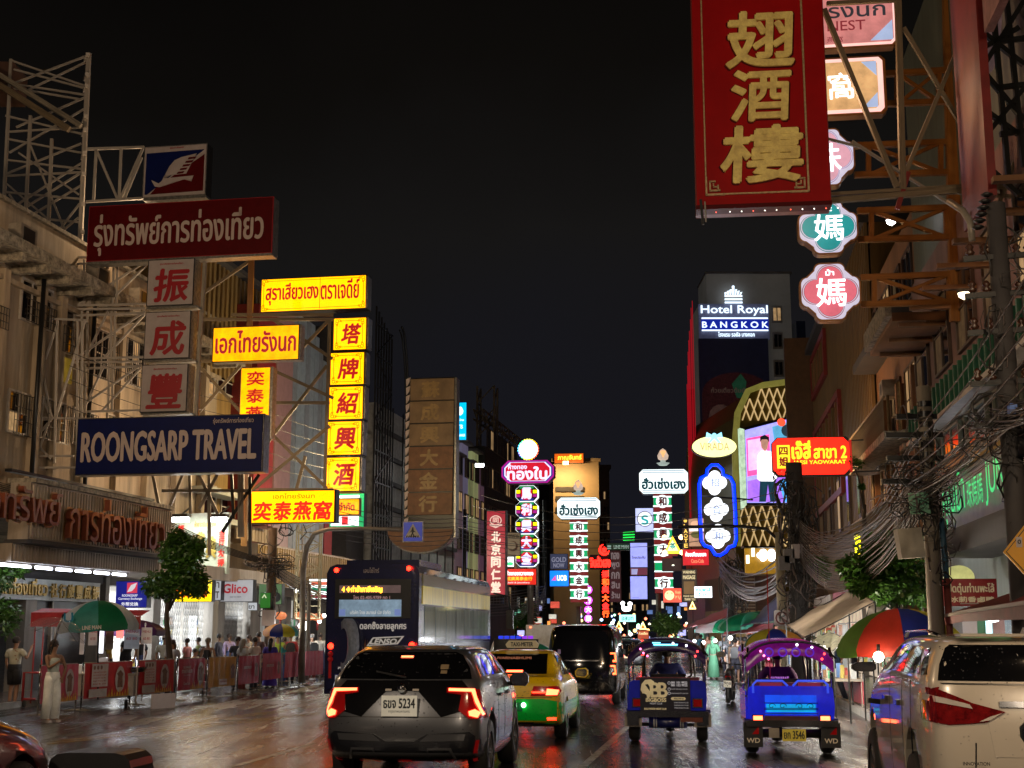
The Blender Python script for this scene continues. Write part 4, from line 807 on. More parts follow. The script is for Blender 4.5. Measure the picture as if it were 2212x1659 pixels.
simple('small green arrow sign on the utility pole',(563,1281,584,1313),47,(.03,.22,.02),.55,(('↑',(569,1284,578,1300),(.7,.8,.5),.8),),dep=.04,yaw=-.2)
simple('small white notice under the cursive signboard',(537,1302,555,1318),51.5,(.6,.62,.65),.8,(('ยา',(540,1308,552,1315),(.03,.03,.03),0),),dep=.05,yaw=-.2)
# ================================================================ RIGHT: buildings
M_olive=mat('grey_green_cladding',(0.10,0.11,0.085),.55,var=.3,streak=True)
M_orangew=mat('brown_orange_render',(0.20,0.09,0.035),.75,var=.35,vs_=1,streak=True)
M_goldcl=mat('tall_ochre_cladding',(0.15,0.085,0.022),.5,var=.3,streak=True)
M_greenlv=mat('green_louvre',(0.01,0.10,0.05),.5)
M_mauve=mat('mauve_render',(0.20,0.11,0.10),.75,var=.35,vs_=.8,streak=True)
R1=Bld(RF,'shophouse','dim grey-green shophouse carrying the green neon lettered fascia')
def RX(b,u,v=900,t=0):return b.px(u,v,t)[0]
x1,x0=RX(R1,2330),RX(R1,1992)
x0,x1=min(x0,x1),max(x0,x1);zt=19
R1.box(x0,.14,x1,zt,.02,9,M_olive,'wall')
r_=R1.rect(2046,1040,2205,1161,.9);fz0=R1.px(2041,1161,.9)[1];fz1=R1.px(2041,1036,.9)[1]
xa,xb=RX(R1,2300,1000,.9),RX(R1,2041,1036,.9);xa,xb=min(xa,xb),max(xa,xb)
R1.box(xa,fz0,xb,fz1,-.9,.02,mat('grey_fascia_sheet',(0.16,0.15,0.15),.35,.2,var=.3),'fascia')
R1.box(xa,fz0-.5,xb,fz0,-1.2,.02,M_dark_wall,'lower_band')
GN=em('green_neon_letter',(.0,.62,.16),1.1,.1)
fh=fz1-fz0
q0,q1,q2,q3=(R1.px(u,1080,1.0)[0]for u in(2036,2084,2124,2172))
text('คุณม้า',q0,fz0+.1*fh,q1,fz0+1.05*fh,-1.0,GN,R1.root,0,'neon_lettering')
text('珠媽媽',q1+.25,fz0+.28*fh,q2,fz0+.75*fh,-1.0,GN,R1.root,0,'neon_lettering')
text('JUN',q2+.25,fz0+.2*fh,q3,fz0+.85*fh,-1.0,GN,R1.root,0,'neon_lettering')
R1.box(xa,fz1,xb,fz1+.25,-1.1,.02,mat('ochre_trim',(.35,.16,.03),.5),'trim')
_,g0=R1.px(2060,880,.3);_,g1=R1.px(2060,830,.3)
for k in range(26):
 x=x0+.2+k*(x1-x0-.4)/26;R1.box(x,g0,x+.12,g0+.85,-.45,-.3,M_greenlv,'louvre')
R1.box(x0,g0-.12,x1,g0,-.5,.02,M_white_steel,'ledge')
R1.box(x0,g0+.9,x1,g0+4.6,-.12,.02,M_mauve,'mauve_panel')
for k in range(5):
 xx=x0+.5+k*(x1-x0)/5;R1.window(xx,fz1+.5,xx+(x1-x0)/7,g0-.3,2,2,M_olive,mat('greenish_glass',(.03,.04,.035),.15),.1)
 R1.window(xx,g0+1.3,xx+(x1-x0)/8,g0+3.2,2,2,M_brownwin,M_glass,.16)
for t_,m_,n_ in((0,M_red_panel,'red_banner'),):
 rb=R1.rect(2150,120,2095,640,1.0);R1.box(R1.px(2140,300,1.2)[0],g0+2.2,R1.px(2082,300,1.2)[0],19.5,-1.3,-1.15,m_,n_)
bx0,bx1=R1.px(2200,300,1.3)[0],R1.px(2142,300,1.3)[0]
R1.box(min(bx0,bx1),g0+5,max(bx0,bx1),20,-1.3,-1.15,mat('pink_banner',(.36,.17,.16),.6,var=.4),'pink_banner')
for k,c in enumerate('珠媽媽燕窩'):
 text(c,min(bx0,bx1)+.15,g0+10.6-k*1.25,max(bx0,bx1)-.1,g0+11.7-k*1.25,-1.33,M_red_panel,R1.root,.03)
cb=thing('curved_sign','curved cyan and grey board high above the road with slanting Latin letters','sign',TR(P(2115,60,25),-.3))
b=MB();k_=25/FPX
prof=[(-52,120),(-56,40),(-54,-30),(-46,-95),(-34,-128),(0,-138)]
b.smooth=True
pts1=[(-55*k_,0,90*k_),(-57*k_,0,20*k_),(-52*k_,0,-50*k_),(-42*k_,0,-100*k_),(-28*k_,0,-122*k_)]
pts2=[(p[0]+38*k_,-.28,p[2])for p in pts1];pts3=[(55*k_-(i*i*3.2)*k_,.1,p[2])for i,p in enumerate(pts1)]
for a_,c_,mi in((pts1,pts2,0),(pts2,pts3,1)):
 b.mi=mi;b.add(a_+c_,[(i,i+1,5+i+1,5+i)for i in range(4)])
b.build('board',[mat('cyan_board',(.06,.24,.26),.4,0,.25,(.06,.3,.32),.2),mat('pink_grey_board',(.34,.22,.22),.5,0,.2,(.3,.18,.18),.3)],cb,fix=False)
text('JUN',-30*k_,-70*k_,-12*k_,20*k_,-.32,M_whitep,cb,.02,'lettering',M=Euler((0,.12,-.25)).to_matrix().to_4x4())
R2=Bld(RF,'shophouse','old orange-lit shophouse with peeling slanting eaves and barred balconies')
x0,x1=sorted((RX(R2,1992),RX(R2,1896)));ze=R2.px(1930,683,1.4)[1]
R2.box(x0,.14,x1,ze+4.4,.02,9,M_orangew,'wall')
xe_=R2.px(1880,762,1.5)[0];R2.box(xe_,ze-.22,x1+5.5,ze,-1.5,.02,M_orangew,'eave');R2.box(xe_,ze-.10,x1+5.5,ze+.42,-1.66,-1.5,M_peel,'eave_edge')
for k in range(9):R2.box(xe_+.3+k*1.9,ze-.32,xe_+.5+k*1.9,ze-.22,-1.3,.02,M_orangew,'eave_rafter')
for fl_ in range(4):
 z=4.6+fl_*3.0
 if z>ze-1.5:break
 R2.box(x0,z-.25,x1,z,-1.1,.02,M_peel if fl_%2 else M_orangew,'balcony_slab')
 for k in range(int((x1-x0)/.22)):bar(R2.root,(x0+k*.22,-1.05,z),(x0+k*.22,-1.05,z+1.0),.03,M_rust,'baluster')
 bar(R2.root,(x0,-1.05,z+1.0),(x1,-1.05,z+1.0),.06,M_rust,'handrail')
 for k in range(3):
  xx=x0+.5+k*(x1-x0)/3;R2.window(xx,z+.3,xx+(x1-x0)/4.5,z+2.2,3,2,M_brownwin,M_glass if(k+fl_)%3 else M_warmwin)
for k in range(4):R2.box(x0+k*(x1-x0-.3)/3,.14,x0+k*(x1-x0-.3)/3+.3,ze-.3,-.25,.02,M_orangew,'pilaster')
for k in range(5):q=R2.box(x0+.3+k*(x1-x0)/5,5.0+(k%3)*2.2,x0+1.1+k*(x1-x0)/5,5.55+(k%3)*2.2,-.45,-.02,M_steel,'air_conditioner');MB().lathe([(.001,0),(.2,.0)],12,(x0+.7+k*(x1-x0)/5,-.452,5.27+(k%3)*2.2),'y').build('fan_grille',M_dark,q,fix=False)
for k in range(4):MB().cyl((x0+.15+k*(x1-x0)/4,-.3,3.4),(x0+.15+k*(x1-x0)/4,-.3,ze-.4),.05,6).build('drain_pipe',M_rust,R2.root)
R2.box(x0,ze+1.2,x1,ze+1.5,-.8,.02,M_dark_wall,'upper_ledge')
for k in range(4):R2.window(x0+.4+k*(x1-x0)/4,ze+1.9,x0+.4+(k+.7)*(x1-x0)/4,ze+3.4,2,1,M_brownwin,M_warmwin if k==1 else M_glass)
R2b=Bld(RF,'terrace_building','dark set-back terrace building with one warm lit room high above the orange trusses')
rr=R2b.rect(1790,560,1930,700,-1.5);x0,x1=sorted((RX(R2b,1865),RX(R2b,2200)))
R2b.box(x0,ze,x1,ze+10,2.5,12,M_dark_wall,'wall');R2b.box(x0,ze+3.2,x1,ze+3.5,1.6,3,M_gray_wall,'slab')
for k in range(6):R2b.window(x0+.8+k*(x1-x0)/6,ze+4.2,x0+.8+(k+.5)*(x1-x0)/6,ze+6,2,1,M_brownwin,M_warmwin if k==0 else M_glass,t=-2.45)
R3=Bld(RF,'clad_building','tall ochre clad building with dark red framed panels and long vertical ribs')
x0,x1=sorted((RX(R3,1896),RX(R3,1762)));zt3=R3.px(1790,690)[1]
R3.box(x0,.14,x1,zt3,.02,9,M_goldcl,'wall');R3.ribs(x0,6,x1,zt3,.05,M_goldcl,.5,.12)
for(u0,v0,u1,v1)in((1768,705,1800,815),(1768,870,1828,1090)):
 a_,c_=sorted((RX(R3,u0),RX(R3,u1)));za,zb_=R3.px((u0+u1)/2,v1,.2)[1],R3.px((u0+u1)/2,v0,.2)[1]
 for p in((a_,za,a_+.3,zb_),(c_-.3,za,c_,zb_),(a_+.3,za,c_-.3,za+.3),(a_+.3,zb_-.3,c_-.3,zb_)):R3.box(p[0],p[1],p[2],p[3],-.35,-.18,M_red_panel,'panel_frame')
 for k in range(8):xx=a_+.4+k*(c_-a_-.8)/8;R3.box(xx,za+.3,xx+.18,zb_-.3,-.3,-.18,M_orangew if k%2 else M_goldcl,'slat')
R3.box(x0,zt3,x1,zt3+.3,-.5,9,M_dark_wall,'parapet')
R3.box(x1-.5 if False else x0,3.5,x0+.6,zt3+1,-1.6,.02,mat('rust_brown_post',(.10,.045,.015),.5),'edge_post')
for k in range(6):
 q=R3.box(x0+1+k*(x1-x0-2)/6,6.2,x0+1.9+k*(x1-x0-2)/6,8.6,-.28,-.17,M_brownwin,'window');block(q,(x0+1.1+k*(x1-x0-2)/6,-.30,6.35),(x0+1.8+k*(x1-x0-2)/6,-.281,8.45),M_warmwin if k==3 else M_glass,'pane')
for k in range(3):q=thing('sign_truss',['rusty bracket frame on the ochre cladding just above the red restaurant sign','rusty bracket frame lower on the old orange-lit shophouse','rusty bracket frame beside the striped concrete pole'][k],'truss',fmat(RF,-(46-k*7),.0,7.5-k*.6));lattice(q,(0,0,0),(0,-2.6,.1),(0,0,1),.4,1.3,4,M_rust,.06)
ter=Bld(RF,'green_clad_wing','narrow pale green clad wing beyond the tall ochre building');x0b=RX(ter,1748)
ter.box(min(x0b,x0),.14,max(x0b,x0),zt3-2,-.6,9,mat('pale_green_clad',(.12,.17,.13),.6),'wall')
for k in range(5):ter.box(min(x0b,x0),5+3*k,max(x0b,x0),5.3+3*k,-1.1,-.6,M_gray_wall,'ledge')
gm=P(1590,1200,86)
GB=thing('theatre_building','corner building with gold diamond lattice front around a bright LED screen','building',TR((gm.x,86,0),.10));k_=86/FPX
Mg=mat('olive_gold_panel',(.14,.10,.015),.4,.2,var=.25);Mgl=em('gold_lattice_strip',(1,.68,.30),.62,.25)
Zg=lambda v:P(1650,v,86).z
Xg=lambda u:(u-1590)*k_
MB().prism([(0,0),(Xg(1735),0),(Xg(1735),Zg(822)),(Xg(1655),Zg(836)),(Xg(1625),Zg(850)),(Xg(1600),Zg(900)),(Xg(1594),Zg(960)),(0,Zg(1000))],0,14).build('wall',Mg,GB)
b=MB().tube([(Xg(1592),-.2,Zg(1180)),(Xg(1593),-.2,Zg(960)),(Xg(1601),-.2,Zg(893)),(Xg(1626),-.2,Zg(845)),(Xg(1660),-.2,Zg(832)),(Xg(1728),-.2,Zg(822))],.22,6).build('gold_edge',em('olive_glow',(.45,.40,.08),.35,.2,nolight=True),GB)
for(v0,v1,ua,ub,cols)in((838,908,1612,1728,13),(1092,1180,1600,1728,13)):
 n_=3;du=(ub-ua)/cols;dv=(v1-v0)/n_
 for i in range(cols):
  for j in range(n_*2 if False else n_):
   d=(i+j)%2;u0=ua+i*du
   if v0<900 and v0+j*dv<850 and u0<1640:continue
   bar(GB,(Xg(u0+(0 if d else du)),-.12,Zg(v0+j*dv)),(Xg(u0+(du if d else 0)),-.12,Zg(v0+(j+1)*dv)),.075,Mgl,'lattice_strip')
ls=Sign('led_screen','bright LED screen showing a person in a white shirt among pink and violet shapes','screen',(1612,898,1726,1088),84.5,yaw=.08)
ls.poly([(1606,925),(1726,893),(1726,1092),(1606,1090)],M_dark,0,.6,'casing')
sc_=lambda n_,c,e_=1.3:em('screen_'+n_,c,e_,.25)
ls.poly([(1611,930),(1725,899),(1725,1085),(1611,1086)],sc_('lilac',(.42,.40,.85)),-.04,0,'screen_face')
for i,(p,c,e_)in enumerate((([(1613,948),(1663,938),(1664,1020),(1613,1030)],(.95,.12,.45),1.2),([(1616,952),(1656,945),(1657,1010),(1616,1018)],(.98,.55,.75),1.3),([(1613,1040),(1690,1022),(1725,1030),(1725,1084),(1613,1084)],(.50,.2,.80),1.1),
       ([(1670,922),(1725,905),(1725,1000),(1680,1010)],(.12,.45,.72),1.1),([(1680,1040),(1724,1020),(1724,1084),(1690,1084)],(.10,.55,.85),1.2),(circ(1690,912,9),(.85,.12,.05),1.1),(circ(1712,908,6),(.9,.3,.08),1.1),(circ(1702,930,13),(.03,.06,.08),.8),
       ([(1636,1084),(1640,1030),(1648,1020),(1668,1020),(1672,1040),(1671,1084),(1660,1084),(1656,1045),(1650,1084)],(.02,.08,.12),.6),([(1634,1035),(1636,985),(1644,975),(1664,975),(1674,988),(1678,1030),(1668,1040),(1640,1040)],(.98,.98,1),1.6),
       ([(1643,952),(1649,945),(1656,946),(1660,954),(1657,970),(1652,976),(1645,968)],(.55,.28,.2),1),([(1642,955),(1643,944),(1652,940),(1661,945),(1661,955),(1657,950),(1646,950)],(.02,.02,.02),.5),([(1676,1010),(1684,985),(1694,985),(1700,1020)],(1,1,1),1.5))):
 ls.poly(p,sc_('%d'%i,c,e_),-.05-.012*i,-.041,'screen_shape')
ls.poly([(1600,925),(1610,928),(1610,1090),(1601,1100)],em('green_white_glow',(.6,.8,.55),1.0,.4),-.02,.5,'lit_return')
lw=Sign('lit_balcony','amber lit balcony with white quatrefoil lamps under the gold lattice','balcony',(1612,1182,1680,1240),80,yaw=.0)
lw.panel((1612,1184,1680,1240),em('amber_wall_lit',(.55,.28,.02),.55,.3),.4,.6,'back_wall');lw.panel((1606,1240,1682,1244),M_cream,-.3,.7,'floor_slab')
lw.panel((1606,1180,1682,1184),M_dark,-.3,.7,'soffit')
def lobe(a,d=.50,q=.50):
 f=(a+math.pi/4)%(math.pi/2)-math.pi/4;return d*math.cos(f)+math.sqrt(max(0,q*q-(d*math.sin(f))**2))
def quat(u,v,r):return[(u+r*lobe(a)*math.cos(a),v+r*lobe(a)*math.sin(a))for a in[i*math.pi/24 for i in range(48)]]
for u in(1650,1668):lw.poly(quat(u,1199,13),em('hot_white',(1,1,.98),3,.02),0,.3,'lamp')
for u,v in((1628,1192),(1616,1207)):lw.panel((u-3,v-8,u+3,v+10),em('cream_lamp',(1,.9,.55),2),0,.2,'lamp')
tw=Bld(RF,'timber_building','low building with brown timber louvres over a yellow-lit wall')
def fac_sign(lab,bx,Y,m,name='wall_panel',cat='wall',dep=3,yaw=0):
 s=Sign(name,lab,cat,bx,Y,yaw=yaw);return s
ts=Sign('timber_building','low building with brown timber louvre shutters above a yellow wall','building',(1572,1245,1690,1410),70,yaw=.05);bpy.data.objects.remove(tw.root)
ts.panel((1572,1245,1700,1318),mat('brown_timber',(.09,.04,.025),.6),0,6,'upper_storey');ts.panel((1572,1318,1700,1425),mat('yellow_render',(.32,.24,.09),.6,var=.4),.3,6,'wall')
for k in range(11):ts.panel((1588,1249+k*6.2,1632,1252+k*6.2),M_cream,-.06,0,'slat')
for k in range(9):ts.panel((1636,1262+k*6.2,1692,1265+k*6.2),mat('brown_timber',(.09,.04,.025),.6),-.06,0,'slat')
for u in(1586,1634):ts.panel((u-2,1245,u+2,1420),M_brownwin,-.12,0,'post')
ts.panel((1574,1325,1590,1370),em('cream_lamp',(1,.9,.55),2),.1,.3,'lit_doorway')
ht=P(1503,590,101);hw=(P(1716,590,101)-ht).x;hk=101/FPX
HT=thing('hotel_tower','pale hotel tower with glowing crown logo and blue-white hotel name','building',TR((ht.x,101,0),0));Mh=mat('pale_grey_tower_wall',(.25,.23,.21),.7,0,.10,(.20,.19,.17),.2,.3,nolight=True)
XH=lambda u:(u-1503)*hk
ZH=lambda v:P(1600,v,101).z
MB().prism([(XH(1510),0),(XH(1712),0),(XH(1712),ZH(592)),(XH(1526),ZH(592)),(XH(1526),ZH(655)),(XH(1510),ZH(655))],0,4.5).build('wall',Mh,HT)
MB().box((XH(1524),-.2,ZH(592)),(XH(1716),4.5,ZH(588))).build('parapet',M_gray_wall,HT)
MB().box((XH(1716),-1,0),(XH(1736),16,ZH(700))).build('side_wing',mat('blue_night_glass',(.02,.03,.08),.2),HT)
for v in(678,735,795,850,905):
 f=block(HT,(XH(1669),-.12,ZH(v+19)),(XH(1691),.02,ZH(v-17)),mat('window_surround',(.28,.26,.24),.6),'window');q=block(HT,(XH(1672),-.14,ZH(v+15)),(XH(1688),-.1,ZH(v-12)),M_warmwin if v==678 else M_glass,'pane');block(HT,(XH(1679),-.17,ZH(v+15)),(XH(1681),-.14,ZH(v-12)),M_gray_wall,'mullion')
HS=Sign('hotel_sign','glowing blue-white hotel name under a crown emblem on the tower','sign',(1512,612,1660,730),100.4,yaw=0)
HS.panel((1510,655,1662,731),mat('sign_backing',(.16,.17,.26),.5,0,.12,(.16,.18,.35),.2),.2,.5,'backing')
HW=em('blue_white_glow',(.70,.85,1.0),1.7,.04);HB=em('blue_halo',(.02,.08,.75),.9,.1,nolight=True)
HS.text('Hotel Royal',(1514,660,1658,682),HW,-.05,.02);HS.text('B A N G K O K',(1516,695,1658,708),HW,-.05,.03);HS.panel((1515,686,1658,689),HW,-.05,0,'bar');HS.panel((1515,712,1658,715),HW,-.05,0,'bar');HS.text('โรงแรม รอยัล บางกอก',(1550,717,1628,727),HW,-.05,.03)
HS.panel((1514,689.5,1659,711.5),mat('royal_blue_band',(.01,.02,.3),.4,0,.6,(.01,.03,.5),.1),-.02,0,'blue_band')
for k in range(7):HS.poly([(1566+k*5.6,632-3*(3-abs(3-k))),(1571+k*5.6,631-3*(3-abs(3-k))),(1569.5+k*5.3,637),(1566.5+k*5.3,637)],HW,-.1,0,'crown_leaf')
for v in(638,645,652):HS.panel((1566,v,1604,v+3.4),HW,-.1,0,'crown_bar')
HS.poly(circ(1585,620,3),HW,-.1,0,'crown_ball')
hbd=Sign('billboard','huge dark food billboard hanging on the hotel tower','billboard',(1512,731,1662,935),100.5,yaw=0)
hbd.panel((1512,731,1662,1200),mat('dark_navy_print',(.005,.005,.012),.6,0,.3,(.006,.006,.016),.3),-.1,.4,'printed_sheet')
hbd.poly([(1515,875)]+[(1590+74*math.cos(a),850-45*math.sin(a))for a in[math.pi-i*math.pi/12 for i in range(13)]]+[(1662,930),(1515,930)],mat('dim_red_print',(.03,.006,.008),.6,0,.25,(.04,.008,.010),.6,6),-.14,-.101,'soup_print')
hbd.poly([(1580,830),(1600,808),(1612,825),(1606,862),(1590,860)],mat('dim_leaf',(.01,.04,.02),.6,0,.5,(.01,.05,.025),.3),-.17,-.141,'leaf_print')
hbd.poly(circ(1555,900,26),mat('dim_shrimp',(.10,.05,.04),.6,0,.5,(.06,.03,.025),.4),-.17,-.141,'shrimp_print');hbd.text('ก๋วยเตี๋ยวต้มยำกุ้ง',(1535,838,1628,852),mat('dim_letter',(.08,.05,.04),.6,0,.4,(.08,.05,.04),.1),-.19,.02)
rs=thing('neon_strips','cluster of stepped vertical red neon strips on the left edge of the hotel tower','neon',TR((P(1497,1000,98).x,98,0),0))
k9=98/FPX;ZR=lambda v:P(1497,v,98).z
for i,(u,v)in enumerate(((1504,650),(1501,665),(1499,690),(1496,715),(1494,735),(1492,760),(1490,790),(1488,830))):
 block(rs,((u-1497)*k9-.018,-.05,ZR(1150)),((u-1497)*k9+.018,.05,ZR(v)),em('red_strip',(.6,.01,.02),.6,.35),'neon_strip')
MB().box((-8*k9,.1,0),(8*k9,.8,ZR(840))).build('backing',M_dark,rs)
# ================================================================ RIGHT: signs
s=Sign('oval_sign','glowing pale yellow oval sign with a blue-white bow on top','sign',(1494,942,1592,989),70,yaw=-.05)
s.poly(circ(1543,965,49.5,28,24),M_dark,0,.4,'cabinet');s.poly(circ(1543,965,48,28,22.5),em('pale_yellow_face',(1,.97,.52),1.25,.08),-.05,0,'lit_face');s.text('VIRADA',(1512,957,1575,973),em('faint_gold',(.65,.50,.22),1.0,nolight=True),-.07,.01)
bw=em('ice_blue',(.45,.8,1),1.3)
for sgn in(-1,1):s.poly([(1543,943),(1543+sgn*16,934),(1543+sgn*18,946),(1543+sgn*6,946),(1543+sgn*14,957),(1543+sgn*8,957),(1543,948)],bw,-.12,-.02,'bow_loop')
s.poly(circ(1543,941,5),bw,-.15,0,'bow_knot')
s=Sign('neon_frame_sign','blue neon outline around three stacked white quatrefoil lamps','sign',(1506,1001,1590,1202),69,yaw=-.05)
pts=[(1512,1110),(1512,1045),(1516,1032),(1528,1026),(1530,1014),(1540,1004),(1553,1004),(1563,1014),(1565,1026),(1580,1032),(1586,1045),(1588,1110),(1588,1165),(1584,1178),(1572,1182),(1565,1192),(1552,1199),(1542,1197),(1533,1182),(1520,1178),(1514,1168),(1512,1110)]
pts[-1]=(1512,1112)
MB().tube([(s.X(u),0,s.Z(v))for u,v in pts],.085,8,cap=False).build('neon_tube',em('blue_neon',(.0,.05,1.0),1.5,.05),s.root)
MB().tube([(s.X(1549+(u-1549)*1.05),.1,s.Z(1101+(v-1101)*1.02))for u,v in pts],.10,6,cap=False).build('frame',M_dark,s.root)
for k,(u,v)in enumerate(((1546,1042),(1548,1100),(1550,1158))):
 s.poly(quat(u,v,26),em('bluish_white',(.90,.94,1),1.3,.06),-.05,.4,'quatrefoil');s.text('招合和'[k],(u-9,v-9,u+9,v+9),em('faint_blue_mark',(.35,.45,.80),1.0,nolight=True),-.07,.02)
for v in(1070,1130):bar(s.root,(s.X(1512),.2,s.Z(v)),(s.X(1640),2.5,s.Z(v)),.08,M_dark,'bracket')
s=Sign('restaurant_sign','glowing red sign with yellow Thai name and Latin street name','sign',(1668,945,1840,1027),44,yaw=-.14)
s.poly(octo(1667,944,1841,1028,12),M_dark,0,.3,'cabinet');s.poly(octo(1669,946,1834,1025,12),em('red_glow_face',(.95,.02,.005),1.3,.2),-.04,0,'lit_face')
s.panel((1834,952,1840,1020),em('red_side',(.5,.01,.005),.9),-.02,.3,'side_return')
YL=em('yellow_letter',(1,.80,.02),1.5,.05);s.panel((1678,961,1706,1011),YL,-.06,-.04,'yellow_plate');RL_=em('dark_red_char',(.35,.01,0),.8,nolight=True);s.text('四',(1683,966,1701,982),RL_,-.08,.05);s.text('姐',(1683,987,1702,1006),RL_,-.08,.05)
s.text('เจ๊สี่',(1711,953,1751,991),YL,-.07,.035);s.text('สาขา 2',(1758,965,1828,991),YL,-.07,.035);s.text('JAESI YAOWARAT',(1713,995,1826,1005),YL,-.07,.04)
s.arm([((1838,952),(1900,950)),((1838,1020),(1900,1018))],.15,M_dark,.05)
def qf(u,v,w,h):
 o=[]
 for cx_,cz,a0_ in((0,-.5,180),(.5,0,270),(0,.5,0),(-.5,0,90)):
  for k in range(9):
   a=math.radians(a0_+22.5*k*0+k*22.5);
   o.append((u+w*(cx_*.56+.28*math.cos(a)),v+h*(cz*.56+.28*math.sin(a))))
 return o
def qsign(lab,bx,Y,col,ecol2,th,ch):
 s=Sign('quatrefoil_sign',lab,'sign',bx,Y,yaw=-.14);u,v=(bx[0]+bx[2])/2,(bx[1]+bx[3])/2;w,h=bx[2]-bx[0],bx[3]-bx[1]
 def cross(k,c):
  W_,H_=w/2*k,h/2*k;i=.52;o=[]
  def arc(cx_,cy_,r,a0_,a1_,n=5):
   for t in range(n+1):a=math.radians(a0_+(a1_-a0_)*t/n);o.append((u+cx_+r*math.cos(a),v+cy_+r*math.sin(a)))
  r=W_*.22
  arc(W_*i-r,-H_+r,r,-90,0);arc(W_-r,-H_*i+r,r,-90,0);arc(W_-r,H_*i-r,r,0,90);arc(W_*i-r,H_-r,r,0,90)
  arc(-W_*i+r,H_-r,r,90,180);arc(-W_+r,H_*i-r,r,90,180);arc(-W_+r,-H_*i+r,r,180,270);arc(-W_*i+r,-H_+r,r,180,270);return o
 s.poly(cross(1.0,0),M_orange,0,.32,'cabinet');s.poly(cross(.94,0),em('pale_lilac_face',(.62,.58,.72),.95,.1),-.02,0,'lit_face')
 def fourlobe(k):return[(u+w/2*k*lobe(a,.52,.48)*math.cos(a),v+h/2*k*lobe(a,.52,.48)*math.sin(a))for a in[i*math.pi/24 for i in range(48)]]
 s.poly(fourlobe(.93),em(ecol2[0]+'_line',ecol2[1],.8,.1,nolight=True),-.03,-.021,'outline');s.poly(fourlobe(.90),em('pale_lilac_face',(.62,.58,.72),.95,.1),-.035,-.031,'inner_rim');s.poly(fourlobe(.87),em(ecol2[0]+'_line',ecol2[1],.8,.1,nolight=True),-.04,-.036,'outline');s.poly(fourlobe(.85),em(ecol2[0]+'_field',ecol2[2],.85,.15),-.045,-.041,'colour_field')
 wl=em('white_stroke',(1,1,1),1.5,.03)
 if th:s.text(th,(u-9,v-h*.37,u+9,v-h*.27),wl,-.06,.03)
 s.text(ch,(u-w*.23,v-h*.22,u+w*.25,v+h*.26),wl,-.06,.012)
 return s
qsign('teal quatrefoil bird-nest sign just under the big red sign',(1723,432,1854,549),31,None,('teal',(.10,.25,.28),(.01,.33,.34)),'มะ','媽')
qsign('pink quatrefoil bird-nest sign hanging lowest of the nest signs',(1727,567,1860,693),31,None,('rose',(.35,.10,.14),(.80,.16,.22)),'ม้า','媽')
qsign('pale pink quatrefoil sign half hidden behind the big red sign',(1722,277,1847,402),31,None,('pale_rose',(.45,.3,.5),(.82,.42,.52)),None,'珠')
s=Sign('rounded_sign','warm cream rounded sign with a white character beside the big red sign','sign',(1715,126,1911,247),31,yaw=-.14)
s.poly(octo(1714,124,1914,250,9),M_orange,0,.32,'cabinet');s.poly(octo(1716,128,1908,245,8),em('cream_pink_face',(.85,.70,.62),1.0,.08),-.02,0,'lit_face');s.poly(octo(1722,136,1896,238,6),em('amber_field',(.85,.48,.20),.85,.3),-.04,-.021,'amber_field');s.text('窩',(1789,160,1845,215),em('white_stroke',(1,1,1),1.5),-.06,.012)
for dz in(1,-1):s.poly([(1862,187-dz*49),(1894,187-dz*49),(1894,187-dz*18)],em('pale_blue_corner',(.45,.55,.8),.9,nolight=True),-.06,-.041,'corner_fan')
s=Sign('rounded_sign','pink rounded bird-nest sign with Thai and Latin words behind the big red sign','sign',(1715,-10,1935,100),31,yaw=-.14)
s.poly(octo(1714,-12,1936,104,9),M_orange,0,.32,'cabinet');s.poly(octo(1716,-9,1932,100,8),em('cream_pink_face',(.85,.70,.62),1.0,.08),-.02,0,'lit_face');s.poly(octo(1720,-4,1928,95,7),em('salmon_field',(.80,.28,.26),.75,.25),-.04,-.021,'pink_field')
s.text('รังนก',(1790,8,1912,40),em('dark_slate_letter',(.06,.06,.07),.5,nolight=True),-.06,.02);s.text('NEST',(1786,47,1868,68),em('dark_rose_letter',(.35,.04,.05),.6,nolight=True),-.06,.01);s.text('燕窩',(1784,80,1818,92),em('dark_rose_letter',(.35,.04,.05),.6),-.06,.005);s.poly([(1878,92),(1926,50),(1926,92)],em('pale_blue_corner',(.45,.55,.8),.9),-.06,-.041,'corner_fan')
for k,(va,vb,ua,ub,lb)in enumerate(((456,518,1852,2062,'teal quatrefoil'),(600,658,1858,2068,'lowest pink quatrefoil'),(315,378,1846,2050,'pale pink quatrefoil'),(160,225,1908,2046,'cream rounded sign'))):
 q=thing('sign_truss','orange steel truss running from the building to the '+lb,'truss')
 pr_=lambda u,v,dy=0:P(u,v,31.4+dy)
 for dy in(0,.5):
  bar(q,pr_(ua,va,dy),pr_(ub,va-8,dy),.14,M_orange,'chord');bar(q,pr_(ua,vb,dy),pr_(ub,vb+2-8,dy),.14,M_orange,'chord')
  bar(q,pr_(ua+30,va,dy),pr_(ua+30,vb,dy),.11,M_orange,'post');bar(q,pr_(ub-18,va-6,dy),pr_(ub-18,vb-6,dy),.11,M_orange,'post')
  bar(q,pr_(ua+32,va,dy),pr_(ub-20,vb-6,dy),.09,M_orange,'brace');bar(q,pr_(ua+32,vb,dy),pr_(ub-20,va-6,dy),.09,M_orange,'brace')
q=thing('sign_mast','upright orange steel mast at the wall end of the orange trusses','mast')
for du,dy in((0,0),(14,0),(0,.5),(14,.5)):bar(q,P(2042+du,-60,31.4+dy),P(2060+du,695,31.4+dy),.16,M_orange,'post')
s=Sign('restaurant_sign','huge dark red vertical sign with gold Chinese characters hanging over the road','sign',(1500,5,1786,440),25,yaw=-.12)
